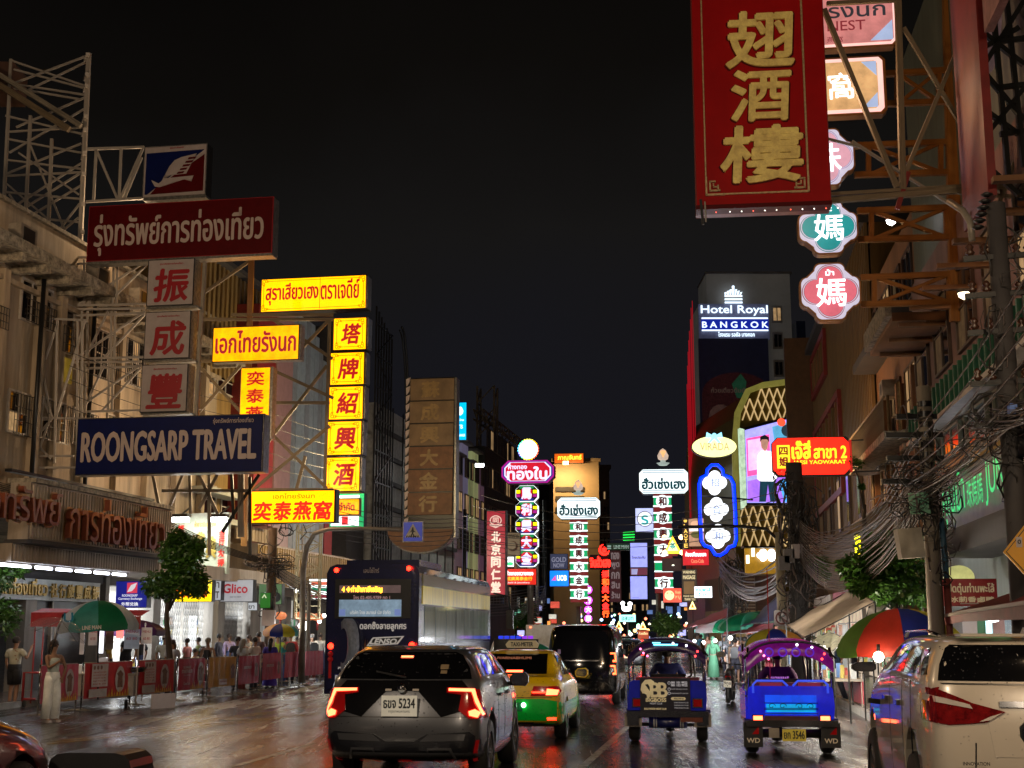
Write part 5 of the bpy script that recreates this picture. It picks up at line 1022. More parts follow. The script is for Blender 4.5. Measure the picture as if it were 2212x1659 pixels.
M_bred=mat('deep_red_sheet',(.30,.003,.004),.5,0,.05,(.5,.0,.0),.15,1.2,spec=.15);M_gleaf=mat('worn_gold_leaf',(.95,.66,.20),.5,0,.05,(.8,.5,.1),.35,5,bump=.4,bs=40);M_gtrim=mat('gilt_trim',(.55,.40,.20),.4,.3,var=.4,vs_=15)  # gold leaf given a faint glow to look brighter
s.panel((1497,-150,1786,445),M_red_panel,.0,.55,'cabinet');s.panel((1499,-150,1784,443),M_bred,-.03,0,'face')
for k,(c,v0,v1,u0,u1)in enumerate((('翅',28,146,1572,1716),('酒',156,262,1578,1702),('樓',276,392,1552,1724))):
 s.text(c,(u0-3,v0-2,u1+3,v1+2),M_dred,-.035,.034,'letter_shadow',shear=.06);s.text(c,(u0,v0,u1,v1),M_gleaf,-.05,.026,'gold_character',depth=.05,shear=.06)
s.text('魚',(1575,-130,1712,-12),M_gleaf,-.05,.035,'gold_character',depth=.05)
for a_ in((1518,-150,1521,418),(1736,-150,1740,400),(1540,414,1720,417)):s.panel(a_,M_gtrim,-.07,-.03,'border_bar')
for u,sg_ in((1518,1),(1740,-1)):
 b=MB()
 for p in((0,0,4,-40),(0,0,42,-4),(8,-8,12,-30),(8,-8,32,-12),(16,-16,26,-19),(16,-16,19,-26),(26,-8,29,-22),(8,-28,22,-31)):
  x0_,x1_=sorted((s.X(u+sg_*p[0]),s.X(u+sg_*p[2])));b.box((x0_,-.08,min(s.Z(418+p[1]),s.Z(418+p[3]))),(x1_,-.03,max(s.Z(418+p[1]),s.Z(418+p[3]))))
 b.build('fret_corner',M_gtrim,s.root)
s.panel((1497,437,1786,446),M_dred,-.06,.3,'lower_lip')
for k in range(0,22,2):b=MB().lathe([(.001,-.016),(.016,0),(.001,.016)],6,(s.X(1540+k*13+(k*7%5)),.1,s.Z(448))).build('fairy_bulb',em('tiny_white_bulb',(1,.95,.85),3,.05,nolight=True)if k%6 else em('tiny_red_bulb',(1,.1,.05),3,nolight=True),s.root,fix=False)
bar(s.root,(s.X(1507),-.05,s.Z(425)),(s.X(1511),-.05,s.Z(478)),.05,M_dark,'hook');bar(s.root,(s.X(1516),-.05,s.Z(430)),(s.X(1517),-.05,s.Z(472)),.03,M_steel,'hook')
q=thing('sign_truss','rusty cream steel truss holding the huge red sign out from the right-hand building','truss')
pr_=lambda u,v,dy=0:P(u,v,25.4+dy)
for dy in(0,.9):
 for(a,b_),w_ in((((1786,434),(2195,402)),.16),(((1786,420),(2150,398)),.10),(((1938,-60),(1950,410)),.17),(((1780,20),(1938,405)),.14),(((2130,-40),(1948,392)),.12),(((1952,60),(2165,420)),.11),(((2075,-60),(2098,405)),.15),(((1786,8),(1935,0)),.12),(((1840,305),(2050,440)),.08),(((1788,300),(1860,318)),.07),(((2000,410),(2190,425)),.1),(((2150,460),(2210,300)),.12)):
  bar(q,pr_(*a,dy),pr_(*b_,dy),w_*.68,M_rust if w_>.09 else M_steel,'bar')
bar(q,pr_(1962,372),pr_(1938,452),.09,M_red_panel,'tie')
q=thing('sign_gantry','dark steel lattice gantry at the top right corner behind the utility pole','gantry')
for(a,b_)in(((2140,-40),(2180,400)),((2170,-40),(2212,360)),((2110,60),(2212,140)),((2212,0),(2120,150)),((2120,150),(2212,260)),((2212,190),(2100,330)),((2150,90),(2240,80)),((2150,190),(2240,180)),((2160,290),(2240,280)),((2100,330),(2200,420)),((2130,100),(2200,60)),((2130,240),(2200,290))):bar(q,P(*a,24),P(*b_,24),.09,M_dark,'bar');bar(q,P(*a,24.7),P(*b_,24.7),.05,M_rust,'bar')
M_lamp=em('white_lamp',(.95,.97,1),8,.02)
q=thing('street_lamp','curved grey lamp arm with a small bright head beside the orange trusses','street lamp')
pts=[P(2100,520,22),P(2096,480,22),P(2080,455,22.2),P(2050,435,22.6)];MB().tube(pts,.06,8).build('arm',M_steel,q)
for u,v,Y,m_,lb in((1925,478,36,M_lamp,'small bright white lamp between the orange truss bars'),(2082,636,30,em('warm_globe',(1,.8,.5),3,.05),'warm diamond-shaped lamp on the mauve wall')):
 l_=thing('wall_lamp',lb,'lamp',TR(P(u,v,Y)));MB().lathe([(.001,-.13),(.12,-.05),(.14,.03),(.001,.1)],10).build('lit_bulb',m_,l_,fix=False);MB().lathe([(.15,.03),(.16,.08),(.03,.14),(.001,.15)],10).build('hood',M_dark,l_,fix=False)
s=Sign('food_sign','dark red sign with gold Thai and Chinese words and a white arrow','sign',(2038,1252,2152,1309),26,yaw=-.14)
s.panel((2036,1250,2154,1309),M_red_panel,0,.15);s.panel((2037,1251,2153,1308),mat('maroon_face',(.16,.02,.02),.5,0,.2,(.3,.02,.02),.15),-.02,0,'face');gl=mat('cream_gold_letter',(.55,.45,.25),.5,0,.25,(.6,.5,.3),.1)
s.text('เป็ดตุ๋นท่านพะโล้',(2042,1260,2147,1285),gl,-.04,.025);s.text('冰莿香鹵鴨',(2050,1289,2146,1301),gl,-.04,.04);s.poly([(2072,1303),(2108,1303),(2108,1301),(2115,1304),(2108,1307),(2108,1305),(2072,1305)],M_whitep,-.04,-.021,'arrow')
s=Sign('warning_sign','yellow diamond warning sign cut by the right edge of the photo','road sign',(2168,1130,2262,1240),17,yaw=-.1)
s.poly([(2167,1192),(2222,1128),(2277,1192),(2222,1256)],mat('amber_sign_sheet',(.50,.22,.02),.35,0,.1,(.6,.3,.02),.1),0,.03,'plate');s.poly([(2172,1192),(2222,1134),(2272,1192),(2222,1250)],M_black,-.008,-.001,'black_border');s.poly([(2174,1192),(2222,1137),(2270,1192),(2222,1247)],mat('amber_sign_sheet',(.50,.22,.02),.35),-.014,-.009,'amber_face')
s.panel((2195,1160,2208,1182),M_greyw,-.02,-.0145,'sticker');s.text('0',(2198,1166,2205,1175),M_black,-.025,.03)
MB().cyl((s.X(2222),.06,s.Z(1256)),(s.X(2222),.06,s.Z(1800)),.04,8).build('post',M_steel,s.root)
s=Sign('neon_sign','broken yellow neon strokes glowing behind the right-hand tree','sign',(1846,1150,1890,1212),46)
s.text('ขย',(1849,1158,1884,1208),em('yellow_neon',(1,.85,.02),2,.05),-.1,.08);s.panel((1846,1150,1892,1214),M_dark,0,.2)
s.panel((1876,1132,1888,1146),em('pale_yellow_glow',(1,.9,.45),1.8),-.05,0,'lit_box')
s=Sign('shop_sign','pale yellow lit round-topped sign behind bare twigs above the red duck sign','sign',(2040,1222,2105,1252),30,yaw=-.14);s.poly(circ(2072,1247,33,20,26),em('pale_olive_yellow',(.62,.60,.22),.8,.3),0,.2,'lit_face')
for dx,lb in((0,'pair of slanting white tubes under the green lettered fascia'),):
 t=thing('strip_light',lb,'light')
 for(a,b_)in(((2040,1161),(2092,1133)),((2106,1160),(2170,1146)),((2146,1134),(2186,1116))):MB().cyl(P(*a,34),P(*b_,31),.07,8).build('tube',M_tube,t)
X1=Bld(RF,'shop','bright shop front with grey shutter and green door behind the red umbrella')
xa,xb=sorted((RX(X1,2160,1350,.3),RX(X1,2030,1350,.3)));z9=X1.px(2090,1316,.3)[1]
X1.box(xa-5,.14,xb,z9,-.05,.0,M_gray_wall,'wall')
def xq(u):return X1.px(u,1350,.35)[0]
for u0,u1,m_,n_ in((2058,2088,M_greyw,'grey_shutter'),(2089,2103,mat('green_door',(.01,.10,.04),.5),'green_door'),(2106,2113,em('white_sign_strip',(.8,.85,.9),1.0),'lit_strip'),(2122,2146,M_mauve,'panel'),(2146,2200,mat('blue_grey_glass',(.1,.13,.15),.2,0,.3,(.3,.4,.45),.4),'glass_front')):
 p_,q_=sorted((xq(u0),xq(u1)));X1.box(p_,.2,q_,z9-.05,-.12,-.051,m_,n_)
s=Sign('lit_sign','small glowing orange and white round sign inside the shop front','sign',(2135,1325,2170,1345),24,yaw=-.14);s.poly(circ(2148,1335,13,rv=9),em('hot_white',(1,1,.98),3),0,.2,'lit_face');s.poly(circ(2164,1328,9),em('orange_sign_face',(1.0,.16,.01),.8),.05,.25,'orange_disc')
rt=thing('awning','dark red fabric awning at the right edge above the white car','awning')
b=MB();n_=8;A0,A1,B0,B1=P(2020,1335,24),P(2230,1265,19),P(2080,1322,21.5),P(2230,1300,16)
b.add([A0,A1,B1,B0],[(0,1,2,3)]);b.add([A0,B0,(B0.x,B0.y,B0.z-.15),(A0.x,A0.y,A0.z-.15)],[(0,1,2,3)]);b.add([B0,B1,(B1.x,B1.y,B1.z-.2),(B0.x,B0.y,B0.z-.15)],[(0,1,2,3)]);b.build('canvas',mat('dark_red_canvas',(.16,.02,.02),.7,var=.3),rt)
bar(rt,A0,B0,.05,M_steel,'frame_bar');bar(rt,B0,B1,.05,M_steel,'frame_bar')
# ================================================================ VEHICLES
def evaluated(me,mods):
 o=bpy.data.objects.new('tmp',me);COL.objects.link(o);mods(o)
 dg=bpy.context.evaluated_depsgraph_get();dg.update()
 r=bpy.data.meshes.new_from_object(o.evaluated_get(dg));bpy.data.objects.remove(o);return r
def car_body(secs,name,m,parent,wells,wr,hw,bulge0=.10,bulge1=.18,sub=2):
 """secs: list of (ys, zb, w, zs, wb, zbelt, wr, zr); ys a number or 9 numbers (per profile point)"""
 rows=[]
 for s in secs:
  ys,zb,w,zmid,wb,zbelt,wr_,zr=s
  pf=[(w*.55,zb),(w*.90,zb+.01),(w*.985,zb+.10),(w,zmid),(w*.985,zbelt-.09),(wb,zbelt),(wr_+(wb-wr_)*.12,zr-(zr-zbelt)*.14),(wr_*.90,zr-.012),(wr_*.45,zr)]
  y=ys if isinstance(ys,(list,tuple))else[ys]*9
  rows.append([(x,y[i],z)for i,(x,z)in enumerate(pf)])
 n=len(rows);vs_=[];K=18
 for r in rows:vs_+=[(x,y,z)for x,y,z in r]+[(-x,y,z)for x,y,z in reversed(r)]
 fs=[]
 for i in range(n-1):
  for j in range(K):fs.append((i*K+j,i*K+(j+1)%K,(i+1)*K+(j+1)%K,(i+1)*K+j))
 b=MB();b.smooth=True;b.add(vs_,fs)
 for ri,sgn,bu in((0,-1,bulge0),(n-1,1,bulge1)):
  fr=(-1,-.6,0,.6,1);grid=[]
  for j in range(9):
   x,y,z=rows[ri][j];wmax=max(p[0]for p in rows[ri])
   line=[]
   for f in fr:
    if abs(f)==1:line.append(ri*K+(j if f>0 else K-1-j))
    else:
     b.v.append((x*f,y+sgn*bu*(1-f*f)*(.5 if j in(0,8)else 1),z));line.append(len(b.v)-1)
   grid.append(line)
  for j in range(8):
   for k in range(4):b.f.append([grid[j][k],grid[j][k+1],grid[j+1][k+1],grid[j+1][k]]);b.m.append(0);b.sm.append(True)
  for jj in(0,8):
   f=[grid[jj][k]for k in range(5)];b.f.append(f if len(set(f))==5 else f);b.m.append(0);b.sm.append(True)
 me=bpy.data.meshes.new(name);me.from_pydata(b.v,[],b.f);bm=bmesh.new();bm.from_mesh(me);bmesh.ops.remove_doubles(bm,verts=bm.verts,dist=.0005)
 bmesh.ops.recalc_face_normals(bm,faces=bm.faces)
 bad=[f for f in bm.faces if len(f.verts)==5];bmesh.ops.delete(bm,geom=bad,context='FACES_ONLY')
 bmesh.ops.holes_fill(bm,edges=[e for e in bm.edges if e.is_boundary],sides=0);bmesh.ops.recalc_face_normals(bm,faces=bm.faces)
 for f in bm.faces:f.smooth=True
 bm.to_mesh(me);bm.free()
 cut=MB()
 for y in wells:
  for sx_ in(-1,1):
   cut.tube([(sx_*(hw-.30),y,wr),(sx_*(hw+.25),y,wr)],wr+.055,28)
 cm=bpy.data.meshes.new('cut');cm.from_pydata(cut.v,[],cut.f);bm=bmesh.new();bm.from_mesh(cm);bmesh.ops.recalc_face_normals(bm,faces=bm.faces);bm.to_mesh(cm);bm.free()
 co=bpy.data.objects.new('cut',cm);COL.objects.link(co)
 me2=evaluated(me,lambda o:o.modifiers.new('s','SUBSURF').__setattr__('levels',sub))
 full=me2.copy()
 def mods(o):
  q=o.modifiers.new('b','BOOLEAN');q.operation='DIFFERENCE';q.object=co;q.solver='EXACT'
 me3=evaluated(me2,mods)if wells else me2;bpy.data.objects.remove(co)
 me3.materials.clear();me3.materials.append(m)
 o=link(name,me3,parent)
 bm=bmesh.new();bm.from_mesh(full);bvh=BVHTree.FromBMesh(bm);bm.free()
 return o,bvh
def decal(bvh,poly,axis,m,parent,name,off=.006,skirt=.012,step=.10,start=None):
 """patch of the body surface: poly in (x,z) seen from the rear (axis 'r') or front ('f'), or in (y,z) seen from the side ('L','R')"""
 bm=bmesh.new();vs_=[bm.verts.new((p[0],0,p[1]))for p in poly];bm.faces.new(vs_)
 xs_=[p[0]for p in poly];zs_=[p[1]for p in poly]
 for k in range(int(min(xs_)/step)-1,int(max(xs_)/step)+2):
  bmesh.ops.bisect_plane(bm,geom=bm.verts[:]+bm.edges[:]+bm.faces[:],plane_co=(k*step,0,0),plane_no=(1,0,0))
 for k in range(int(min(zs_)/step)-1,int(max(zs_)/step)+2):
  bmesh.ops.bisect_plane(bm,geom=bm.verts[:]+bm.edges[:]+bm.faces[:],plane_co=(0,0,k*step),plane_no=(0,0,1))
 D={'r':Vector((0,1,0)),'f':Vector((0,-1,0)),'L':Vector((1,0,0)),'R':Vector((-1,0,0))}[axis]
 last=None
 for v in bm.verts:
  a,z=v.co.x,v.co.z
  org={'r':Vector((a,-5,z)),'f':Vector((a,12,z)),'L':Vector((-5,a,z)),'R':Vector((5,a,z))}[axis]
  hit,nrm,_,_=bvh.ray_cast(org,D)
  if hit is None:
   hit,nrm,_,_=bvh.find_nearest(org+D*5);
  if nrm.dot(D)>0:nrm=-nrm
  v.co=hit+nrm*off;v.normal=nrm
 be=[e for e in bm.edges if e.is_boundary]
 ex=bmesh.ops.extrude_edge_only(bm,edges=be)
 for v in[g_ for g_ in ex['geom']if isinstance(g_,bmesh.types.BMVert)]:v.co=v.co+D*skirt
 for f in bm.faces:f.smooth=len(f.verts)<=4
 me=bpy.data.meshes.new(name);bm.to_mesh(me);bm.free();me.materials.append(m);
 try:me.set_sharp_from_angle(angle=.6)
 except Exception:pass
 return link(name,me,parent)
def mir(p):return[(-x,z)for x,z in p]
M_alloy=mat('alloy',(.45,.45,.47),.25,.9)
def wheel(parent,x,y,r=.33,w=.21,spokes=5,m=None):
 sg_=1 if x>0 else-1
 t=MB().lathe([(r*.62,-w/2),(r*.93,-w/2),(r,-w/2+.03),(r,w/2-.03),(r*.93,w/2),(r*.62,w/2)],28,(x,y,r),'x');wo=t.build('wheel',M_rubber,parent,fix=False)
 b=MB().lathe([(r*.63,-w/2+.01),(r*.63,w/2-.01)],24,(x,y,r),'x');b.lathe([(.001,sg_*(w/2-.06)),(r*.16,sg_*(w/2-.05)),(r*.17,sg_*(w/2-.10))],12,(x,y,r),'x')
 for k in range(spokes):
  for da in(-.13,.13):
   a=2*math.pi*k/spokes;b.bar((x+sg_*(w/2-.055),y+math.cos(a)*r*.08,r+math.sin(a)*r*.08),(x+sg_*(w/2-.03),y+math.cos(a+da)*r*.62,r+math.sin(a+da)*r*.62),.028,.03)
 b.build('rim',m or M_alloy,wo,fix=False);MB().lathe([(.001,0),(r*.5,0),(r*.62,.0)],16,(x+sg_*(w/2-.12),y,r),'x').build('brake_disc',M_dark,wo,fix=False)
 return wo
E_tail=em('tail_light_lit',(1,.03,.01),7,.05);E_tailhot=em('tail_light_core',(1.6,.15,.055),6,.05);M_redlens=mat('red_lens',(.22,.004,.004),.12,0,.08,(1,.01,.01),.3,coat=1.0);E_dimred=em('reflector_red',(.5,.006,.006),.16)
M_clearlens=mat('clear_lens',(.5,.45,.4),.1,0,coat=1)
M_platew=mat('number_plate',(.55,.53,.46),.4,0,.22,(.8,.75,.6),.15);M_platey=mat('yellow_number_plate',(.5,.38,.05),.4,0,.18,(.7,.5,.05),.15)
def carpaint(n,c,metal=.0,rough=.28,var=.06):return mat(n,c,rough,metal,var=var,coat=1.0,vs_=1.2)
def plate(parent,t1,t2,x,y,z,w,h,m,tm=None):
 p=MB().box((x-w/2,y-.01,z-h/2),(x+w/2,y+.012,z+h/2)).build('number_plate',m,parent)
 text(t1,x-w*.44,z-h*(.10 if t2 else .3),x+w*.44,z+h*.36,y-.013,tm or M_black,p,.03,'lettering')
 if t2:text(t2,x-w*.3,z-h*.36,x+w*.3,z-h*.22,y-.013,tm or M_black,p,.0,'lettering')
 return p
def mirror(parent,x,y,z,m):
 q=MB().prism([(x-.12,z-.03),(x-.09,z-.08),(x+.08,z-.085),(x+.12,z-.04),(x+.12,z+.05),(x+.08,z+.09),(x-.07,z+.08),(x-.12,z+.03)],y-.04,y+.07).build('mirror',m,parent)
 MB().prism([(x-.10,z-.03),(x-.08,z-.065),(x+.07,z-.07),(x+.10,z-.03),(x+.10,z+.045),(x+.07,z+.07),(x-.06,z+.065),(x-.10,z+.025)],y-.046,y-.0405).build('mirror_glass',M_chrome,q)
yw=-math.atan(.115)
g0=((705+1042)/2-CX)*16.9/FPX
SUV=thing('suv','dark grey wet SUV in front with brake lights lit','car',TR((g0,16.95,0),yw,sc=1.10));M_gsuv=carpaint('dark_grey_metallic',(.10,.103,.115),.5,.28)
YR=[.30,.10,.02,-.02,.10,.16,.40,.56,.62]
secs=[(YR,.30,.84,.62,.80,1.08,.60,1.66),([.42,.28,.2,.16,.26,.32,.58,.72,.78],.26,.91,.62,.86,1.08,.65,1.69),(1.05,.22,.92,.62,.875,1.06,.68,1.70),(1.9,.20,.91,.6,.87,1.03,.70,1.71),(2.6,.20,.91,.6,.87,1.01,.66,1.66),(3.05,.20,.91,.6,.86,1.0,.66,1.30),(3.35,.20,.90,.6,.85,.98,.74,1.08),(3.9,.22,.88,.6,.80,.92,.68,.97),(4.18,.26,.78,.55,.66,.80,.5,.84)]
body_suv,bv=car_body(secs,'body',M_gsuv,SUV,(.82,3.38),.34,.88)
rw=[(-.76,1.09),(.76,1.09),(.72,1.30),(.62,1.54),(.54,1.60),(-.54,1.60),(-.62,1.54),(-.72,1.30)]
decal(bv,rw,'r',M_tint,SUV,'rear_window',.005,step=.08)
decal(bv,[(-.56,1.625),(.56,1.625),(.50,1.67),(-.50,1.67)],'r',M_gsuv,SUV,'spoiler_lip',.05,.06)
decal(bv,[(-.79,.80),(-.45,.72),(-.18,.97),(.18,.97),(.45,.72),(.79,.80),(.80,.93),(.66,1.07),(-.66,1.07),(-.80,.93)],'r',mat('gloss_black_trim',(.006,.006,.007),.1,coat=1),SUV,'tailgate_trim',.008,step=.08)
decal(bv,[(-.86,.24),(.86,.24),(.87,.50),(.76,.58),(.30,.56),(.16,.49),(-.16,.49),(-.30,.56),(-.76,.58),(-.87,.50)],'r',mat('dark_bumper_plastic',(.012,.013,.018),.3,bump=.2,bs=80),SUV,'lower_bumper',.012,step=.08)
for sg_ in(1,-1):
 f=lambda p:[(sg_*x,z)for x,z in p]
 decal(bv,f([(.22,.49),(.70,.50),(.72,.56),(.32,.56)]),'r',M_gsuv,SUV,'bumper_inset',.016,step=.08)
 decal(bv,f([(.27,.25),(.30,.43),(.56,.43),(.64,.25),(.61,.25),(.545,.41),(.315,.41),(.29,.25)]),'r',M_gsuv,SUV,'bumper_inset',.018,step=.08)
 decal(bv,f([(.80,.28),(.85,.50),(.82,.50),(.76,.28)]),'r',E_dimred,SUV,'reflector',.02)
 for x in(.34,.48):decal(bv,f([(x,.25),(x,.31),(x+.025,.31),(x+.025,.25)]),'r',E_dimred,SUV,'reflector',.024)
 decal(bv,f([(.50,1.00),(.84,.98),(.89,.80),(.90,.70),(.76,.70),(.64,.78),(.66,.93),(.50,.95)]),'r',M_redlens,SUV,'tail_light',.018,step=.06)
 decal(bv,f([(.52,.99),(.79,.985),(.83,.87),(.885,.74),(.87,.73),(.80,.86),(.765,.955),(.52,.965)]),'r',E_tailhot,SUV,'brake_light',.026,step=.05)
 decal(bv,f([(.75,.73),(.83,.71),(.85,.76),(.80,.79),(.74,.77)]),'r',E_tailhot,SUV,'brake_light',.03,step=.05)
 decal(bv,f([(.12,.965),(.19,.965),(.19,.985),(.12,.985)]),'r',M_clearlens,SUV,'plate_lamp',.02)
decal(bv,[(-.07,1.49),(.07,1.49),(.07,1.525),(-.07,1.525)],'r',E_tailhot,SUV,'high_brake_light',.012)
decal(bv,[(-.06,.27),(.06,.27),(.06,.31),(-.06,.31)],'r',E_dimred,SUV,'fog_light',.02)
plate(SUV,'ธขจ 5234','กรุงเทพมหานคร',-.01,-.095,.83,.40,.20,M_platew)
for k in range(3):text('.......',-.5+.5*k-.07,1.075,-.5+.5*k+.07,1.085,-.02,M_chrome,SUV,0,'badge')
MB().lathe([(.001,-.02),(.045,-.01),(.05,0),(.03,.0)],16,(0,-.04,1.0),'y').build('badge',M_chrome,SUV,fix=False)
decal(bv,[(.40,1.27),(.49,1.27),(.49,1.36),(.40,1.36)],'r',mat('faded_sticker',(.25,.18,.10),.6),SUV,'sticker',.010);decal(bv,[(.41,1.19),(.48,1.19),(.48,1.25),(.41,1.25)],'r',mat('faded_sticker',(.25,.18,.10),.6),SUV,'sticker',.010)
def side_glass(bv_,root_,wins,m=M_tint,off=.004):
 for w_ in wins:
  decal(bv_,w_,'R',m,root_,'side_window',off,step=.12);decal(bv_,w_,'L',m,root_,'side_window',off,step=.12)
side_glass(bv,SUV,[[(.85,1.14),(1.45,1.12),(1.45,1.52),(1.15,1.52),(.9,1.38)],[(1.52,1.12),(2.10,1.10),(2.10,1.50),(1.52,1.52)],[(2.17,1.10),(3.0,1.08),(2.62,1.46),(2.17,1.50)]])
for y in(1.48,2.13):decal(bv,[(y-.004,.38),(y+.004,.38),(y+.004,1.05),(y-.004,1.05)],'R',M_black,SUV,'door_gap',.003,step=.1)
decal(bv,[(1.25,.24),(2.95,.24),(2.95,.33),(1.25,.33)],'R',M_alloy,SUV,'sill_trim',.01)
for y in(1.55,2.3):decal(bv,[(y,.86),(y+.18,.86),(y+.18,.89),(y,.89)],'R',M_chrome,SUV,'door_handle',.035,.04)
for sx_ in(-1,1):
 for y in(.82,3.38):wheel(SUV,sx_*.79,y,.37,.22)
 mirror(SUV,sx_*1.02,2.75,1.12,M_black);bar(SUV,(sx_*.86,2.78,1.06),(sx_*1.0,2.76,1.08),.05,M_black,'mirror_arm')
def lift(z):return z*1.118 if z<1.08 else 1.2077+(z-1.08)*.577
for o in SUV.children:
 if o.name.startswith('wheel'):continue
 for q in[o]+list(o.children):
  for v in q.data.vertices:v.co.z=lift(v.co.z)if q.name[:3]!='mir' and q.matrix_basis.is_identity else v.co.z
 pass
bmq=bmesh.new();bmq.from_mesh(body_suv.data);bv=BVHTree.FromBMesh(bmq);bmq.free()
yw=-math.atan(.125);TX=thing('taxi','yellow and green taxi with lit roof-side brake lamps ahead of the grey SUV','car',TR((-.04,24.2,0),yw,sc=1.06))
M_ty=carpaint('taxi_yellow',(.85,.56,.0),rough=.4);M_tg=carpaint('taxi_green',(.0,.62,.06),rough=.35)
secs=[([.26,.12,.04,0,.02,.06,.12,.16,.2],.28,.80,.55,.76,.98,.66,1.06),([.36,.25,.18,.14,.15,.18,.2,.25,.3],.24,.87,.55,.83,.98,.74,1.06),(.62,.20,.88,.55,.84,.98,.72,1.07),(1.05,.20,.88,.55,.84,.97,.62,1.30),(1.5,.2,.88,.55,.84,.96,.60,1.46),(2.1,.2,.88,.55,.84,.95,.61,1.49),(2.8,.2,.88,.55,.84,.94,.60,1.42),(3.4,.2,.88,.55,.83,.93,.68,1.04),(4.1,.22,.85,.52,.76,.84,.62,.88),(4.45,.28,.72,.5,.6,.7,.45,.74)]
body,bt=car_body(secs,'body',M_ty,TX,(.95,3.65),.32,.86)
decal(bt,[(-.56,1.08),(.56,1.08),(.50,1.40),(-.50,1.40)],'r',M_tint,TX,'rear_window',.006,step=.08)
decal(bt,[(-.84,.22),(.84,.22),(.88,.48),(.88,.64),(.55,.70),(-.55,.70),(-.88,.64),(-.88,.48)],'r',M_tg,TX,'green_bumper',.006,step=.07)
for ax_ in 'LR':decal(bt,[(.12,.24),(4.2,.24),(4.2,.6),(.12,.62)],ax_,M_tg,TX,'green_side',.005,step=.15)
for sg_ in(1,-1):
 f=lambda p:[(sg_*x,z)for x,z in p]
 decal(bt,f([(.35,.74),(.78,.74),(.84,.82),(.80,.90),(.40,.90)]),'r',M_redlens,TX,'tail_light',.012,step=.06)
 decal(bt,f([(.60,.76),(.78,.76),(.80,.84),(.62,.86)]),'r',E_tailhot,TX,'brake_light',.02,step=.06);decal(bt,f([(.38,.79),(.60,.79),(.60,.815),(.38,.815)]),'r',E_tail,TX,'brake_light',.02)
 decal(bt,f([(.62,.36),(.76,.36),(.76,.40),(.62,.40)]),'r',E_tail,TX,'reflector',.012)
decal(bt,[(-.14,1.10),(.14,1.10),(.14,1.13),(-.14,1.13)],'r',E_tailhot,TX,'high_brake_light',.012)
decal(bt,[(-.22,.50),(.22,.50),(.22,.64),(-.22,.64)],'r',mat('green_plate_recess',(0,.18,.05),.4),TX,'recess',.012)
l_=MB().lathe([(.001,0),(.035,-.01),(.04,.02)],10,(.24,-.10,.60),'y').build('plate_lamp',em('mint_white',(.6,1,.8),5),TX,fix=False)
decal(bt,[(-.35,.27),(.35,.27),(.40,.33),(-.40,.33)],'r',M_chrome,TX,'bumper_trim',.012)
text('SUVARNABHUMI',-.33,1.335,.33,1.375,.30,em('dim_amber_letter',(.6,.2,.1),.5,nolight=True),TX,.02)
side_glass(bt,TX,[[(1.15,1.05),(1.75,1.04),(1.75,1.37),(1.45,1.37)],[(1.82,1.04),(2.45,1.03),(2.40,1.37),(1.82,1.38)],[(2.52,1.03),(3.15,1.02),(2.72,1.33),(2.52,1.35)]])
for sx_ in(-1,1):
 for y in(.95,3.65):wheel(TX,sx_*.77,y,.32,.2)
 mirror(TX,sx_*.98,2.95,1.03,M_ty)
ts_=MB().prism([(-.27,1.50),(.27,1.50),(.30,1.56),(.24,1.63),(-.24,1.63),(-.30,1.56)],1.75,1.87).build('roof_sign',mat('dim_cream_lamp',(.4,.34,.2),.4,0,.12,(.6,.5,.3),.2),TX);text('TAXI-METER',-.20,1.53,.20,1.60,1.74,M_black,ts_,.04)
yw=-math.atan(.13);VN=thing('van','tall black van with hooked red tail light ahead of the yellow taxi','van',TR((1.80,35.5,0),yw));M_bl=carpaint('gloss_black',(.002,.002,.0025),rough=.08)
secs=[([.12,.05,.02,0,.02,.04,.14,.22,.28],.30,.86,.7,.85,1.12,.78,1.99),([.3,.2,.14,.12,.14,.16,.28,.36,.42],.24,.935,.7,.925,1.12,.84,2.04),(1.2,.22,.94,.7,.93,1.12,.86,2.07),(3.5,.22,.94,.7,.93,1.12,.86,2.06),(4.2,.22,.94,.7,.92,1.1,.80,1.9),(4.75,.24,.92,.65,.88,1.05,.74,1.2),(5.1,.3,.8,.6,.7,.85,.55,.92)]
body,bn=car_body(secs,'body',M_bl,VN,(1.1,4.2),.33,.93)
decal(bn,[(-.70,1.20),(.70,1.20),(.66,1.90),(-.66,1.90)],'r',M_tint,VN,'rear_window',.006)
for sg_ in(1,-1):
 for z0_,z1_ in((1.10,1.34),(.78,1.02)):
  P_=[(sg_*x,z)for x,z in((.74,z1_),(.86,z1_),(.885,z0_),(.80,z0_),(.80,z0_+.05),(.85,z0_+.05),(.835,z1_-.04),(.74,z1_-.04))]
  decal(bn,P_,'r',em('tail_orange_red',(1,.12,.03),5 if sg_>0 else 1.5,.05),VN,'tail_light',.012,step=.05)
decal(bn,[(-.45,1.12),(.45,1.12),(.45,1.15),(-.45,1.15)],'r',M_chrome,VN,'chrome_bar',.02);plate(VN,'ฮษ 4471',None,0,-.06,.82,.34,.16,M_platew)
decal(bn,[(-.62,1.30),(-.54,1.30),(-.54,1.42),(-.62,1.42)],'r',mat('violet_sticker',(.2,.15,.3),.5),VN,'sticker',.01)
side_glass(bn,VN,[[(.6,1.2),(1.9,1.2),(1.9,1.82),(.65,1.82)],[(2.0,1.2),(3.1,1.2),(3.1,1.82),(2.0,1.82)],[(3.2,1.2),(4.3,1.15),(3.95,1.8),(3.2,1.82)]])
for sx_ in(-1,1):
 for y in(1.1,4.2):wheel(VN,sx_*.83,y,.33,.2)
 MB().box((sx_*.97-.03,4.3,1.15),(sx_*1.12+.03,4.38,1.5)).build('mirror',M_bl,VN)
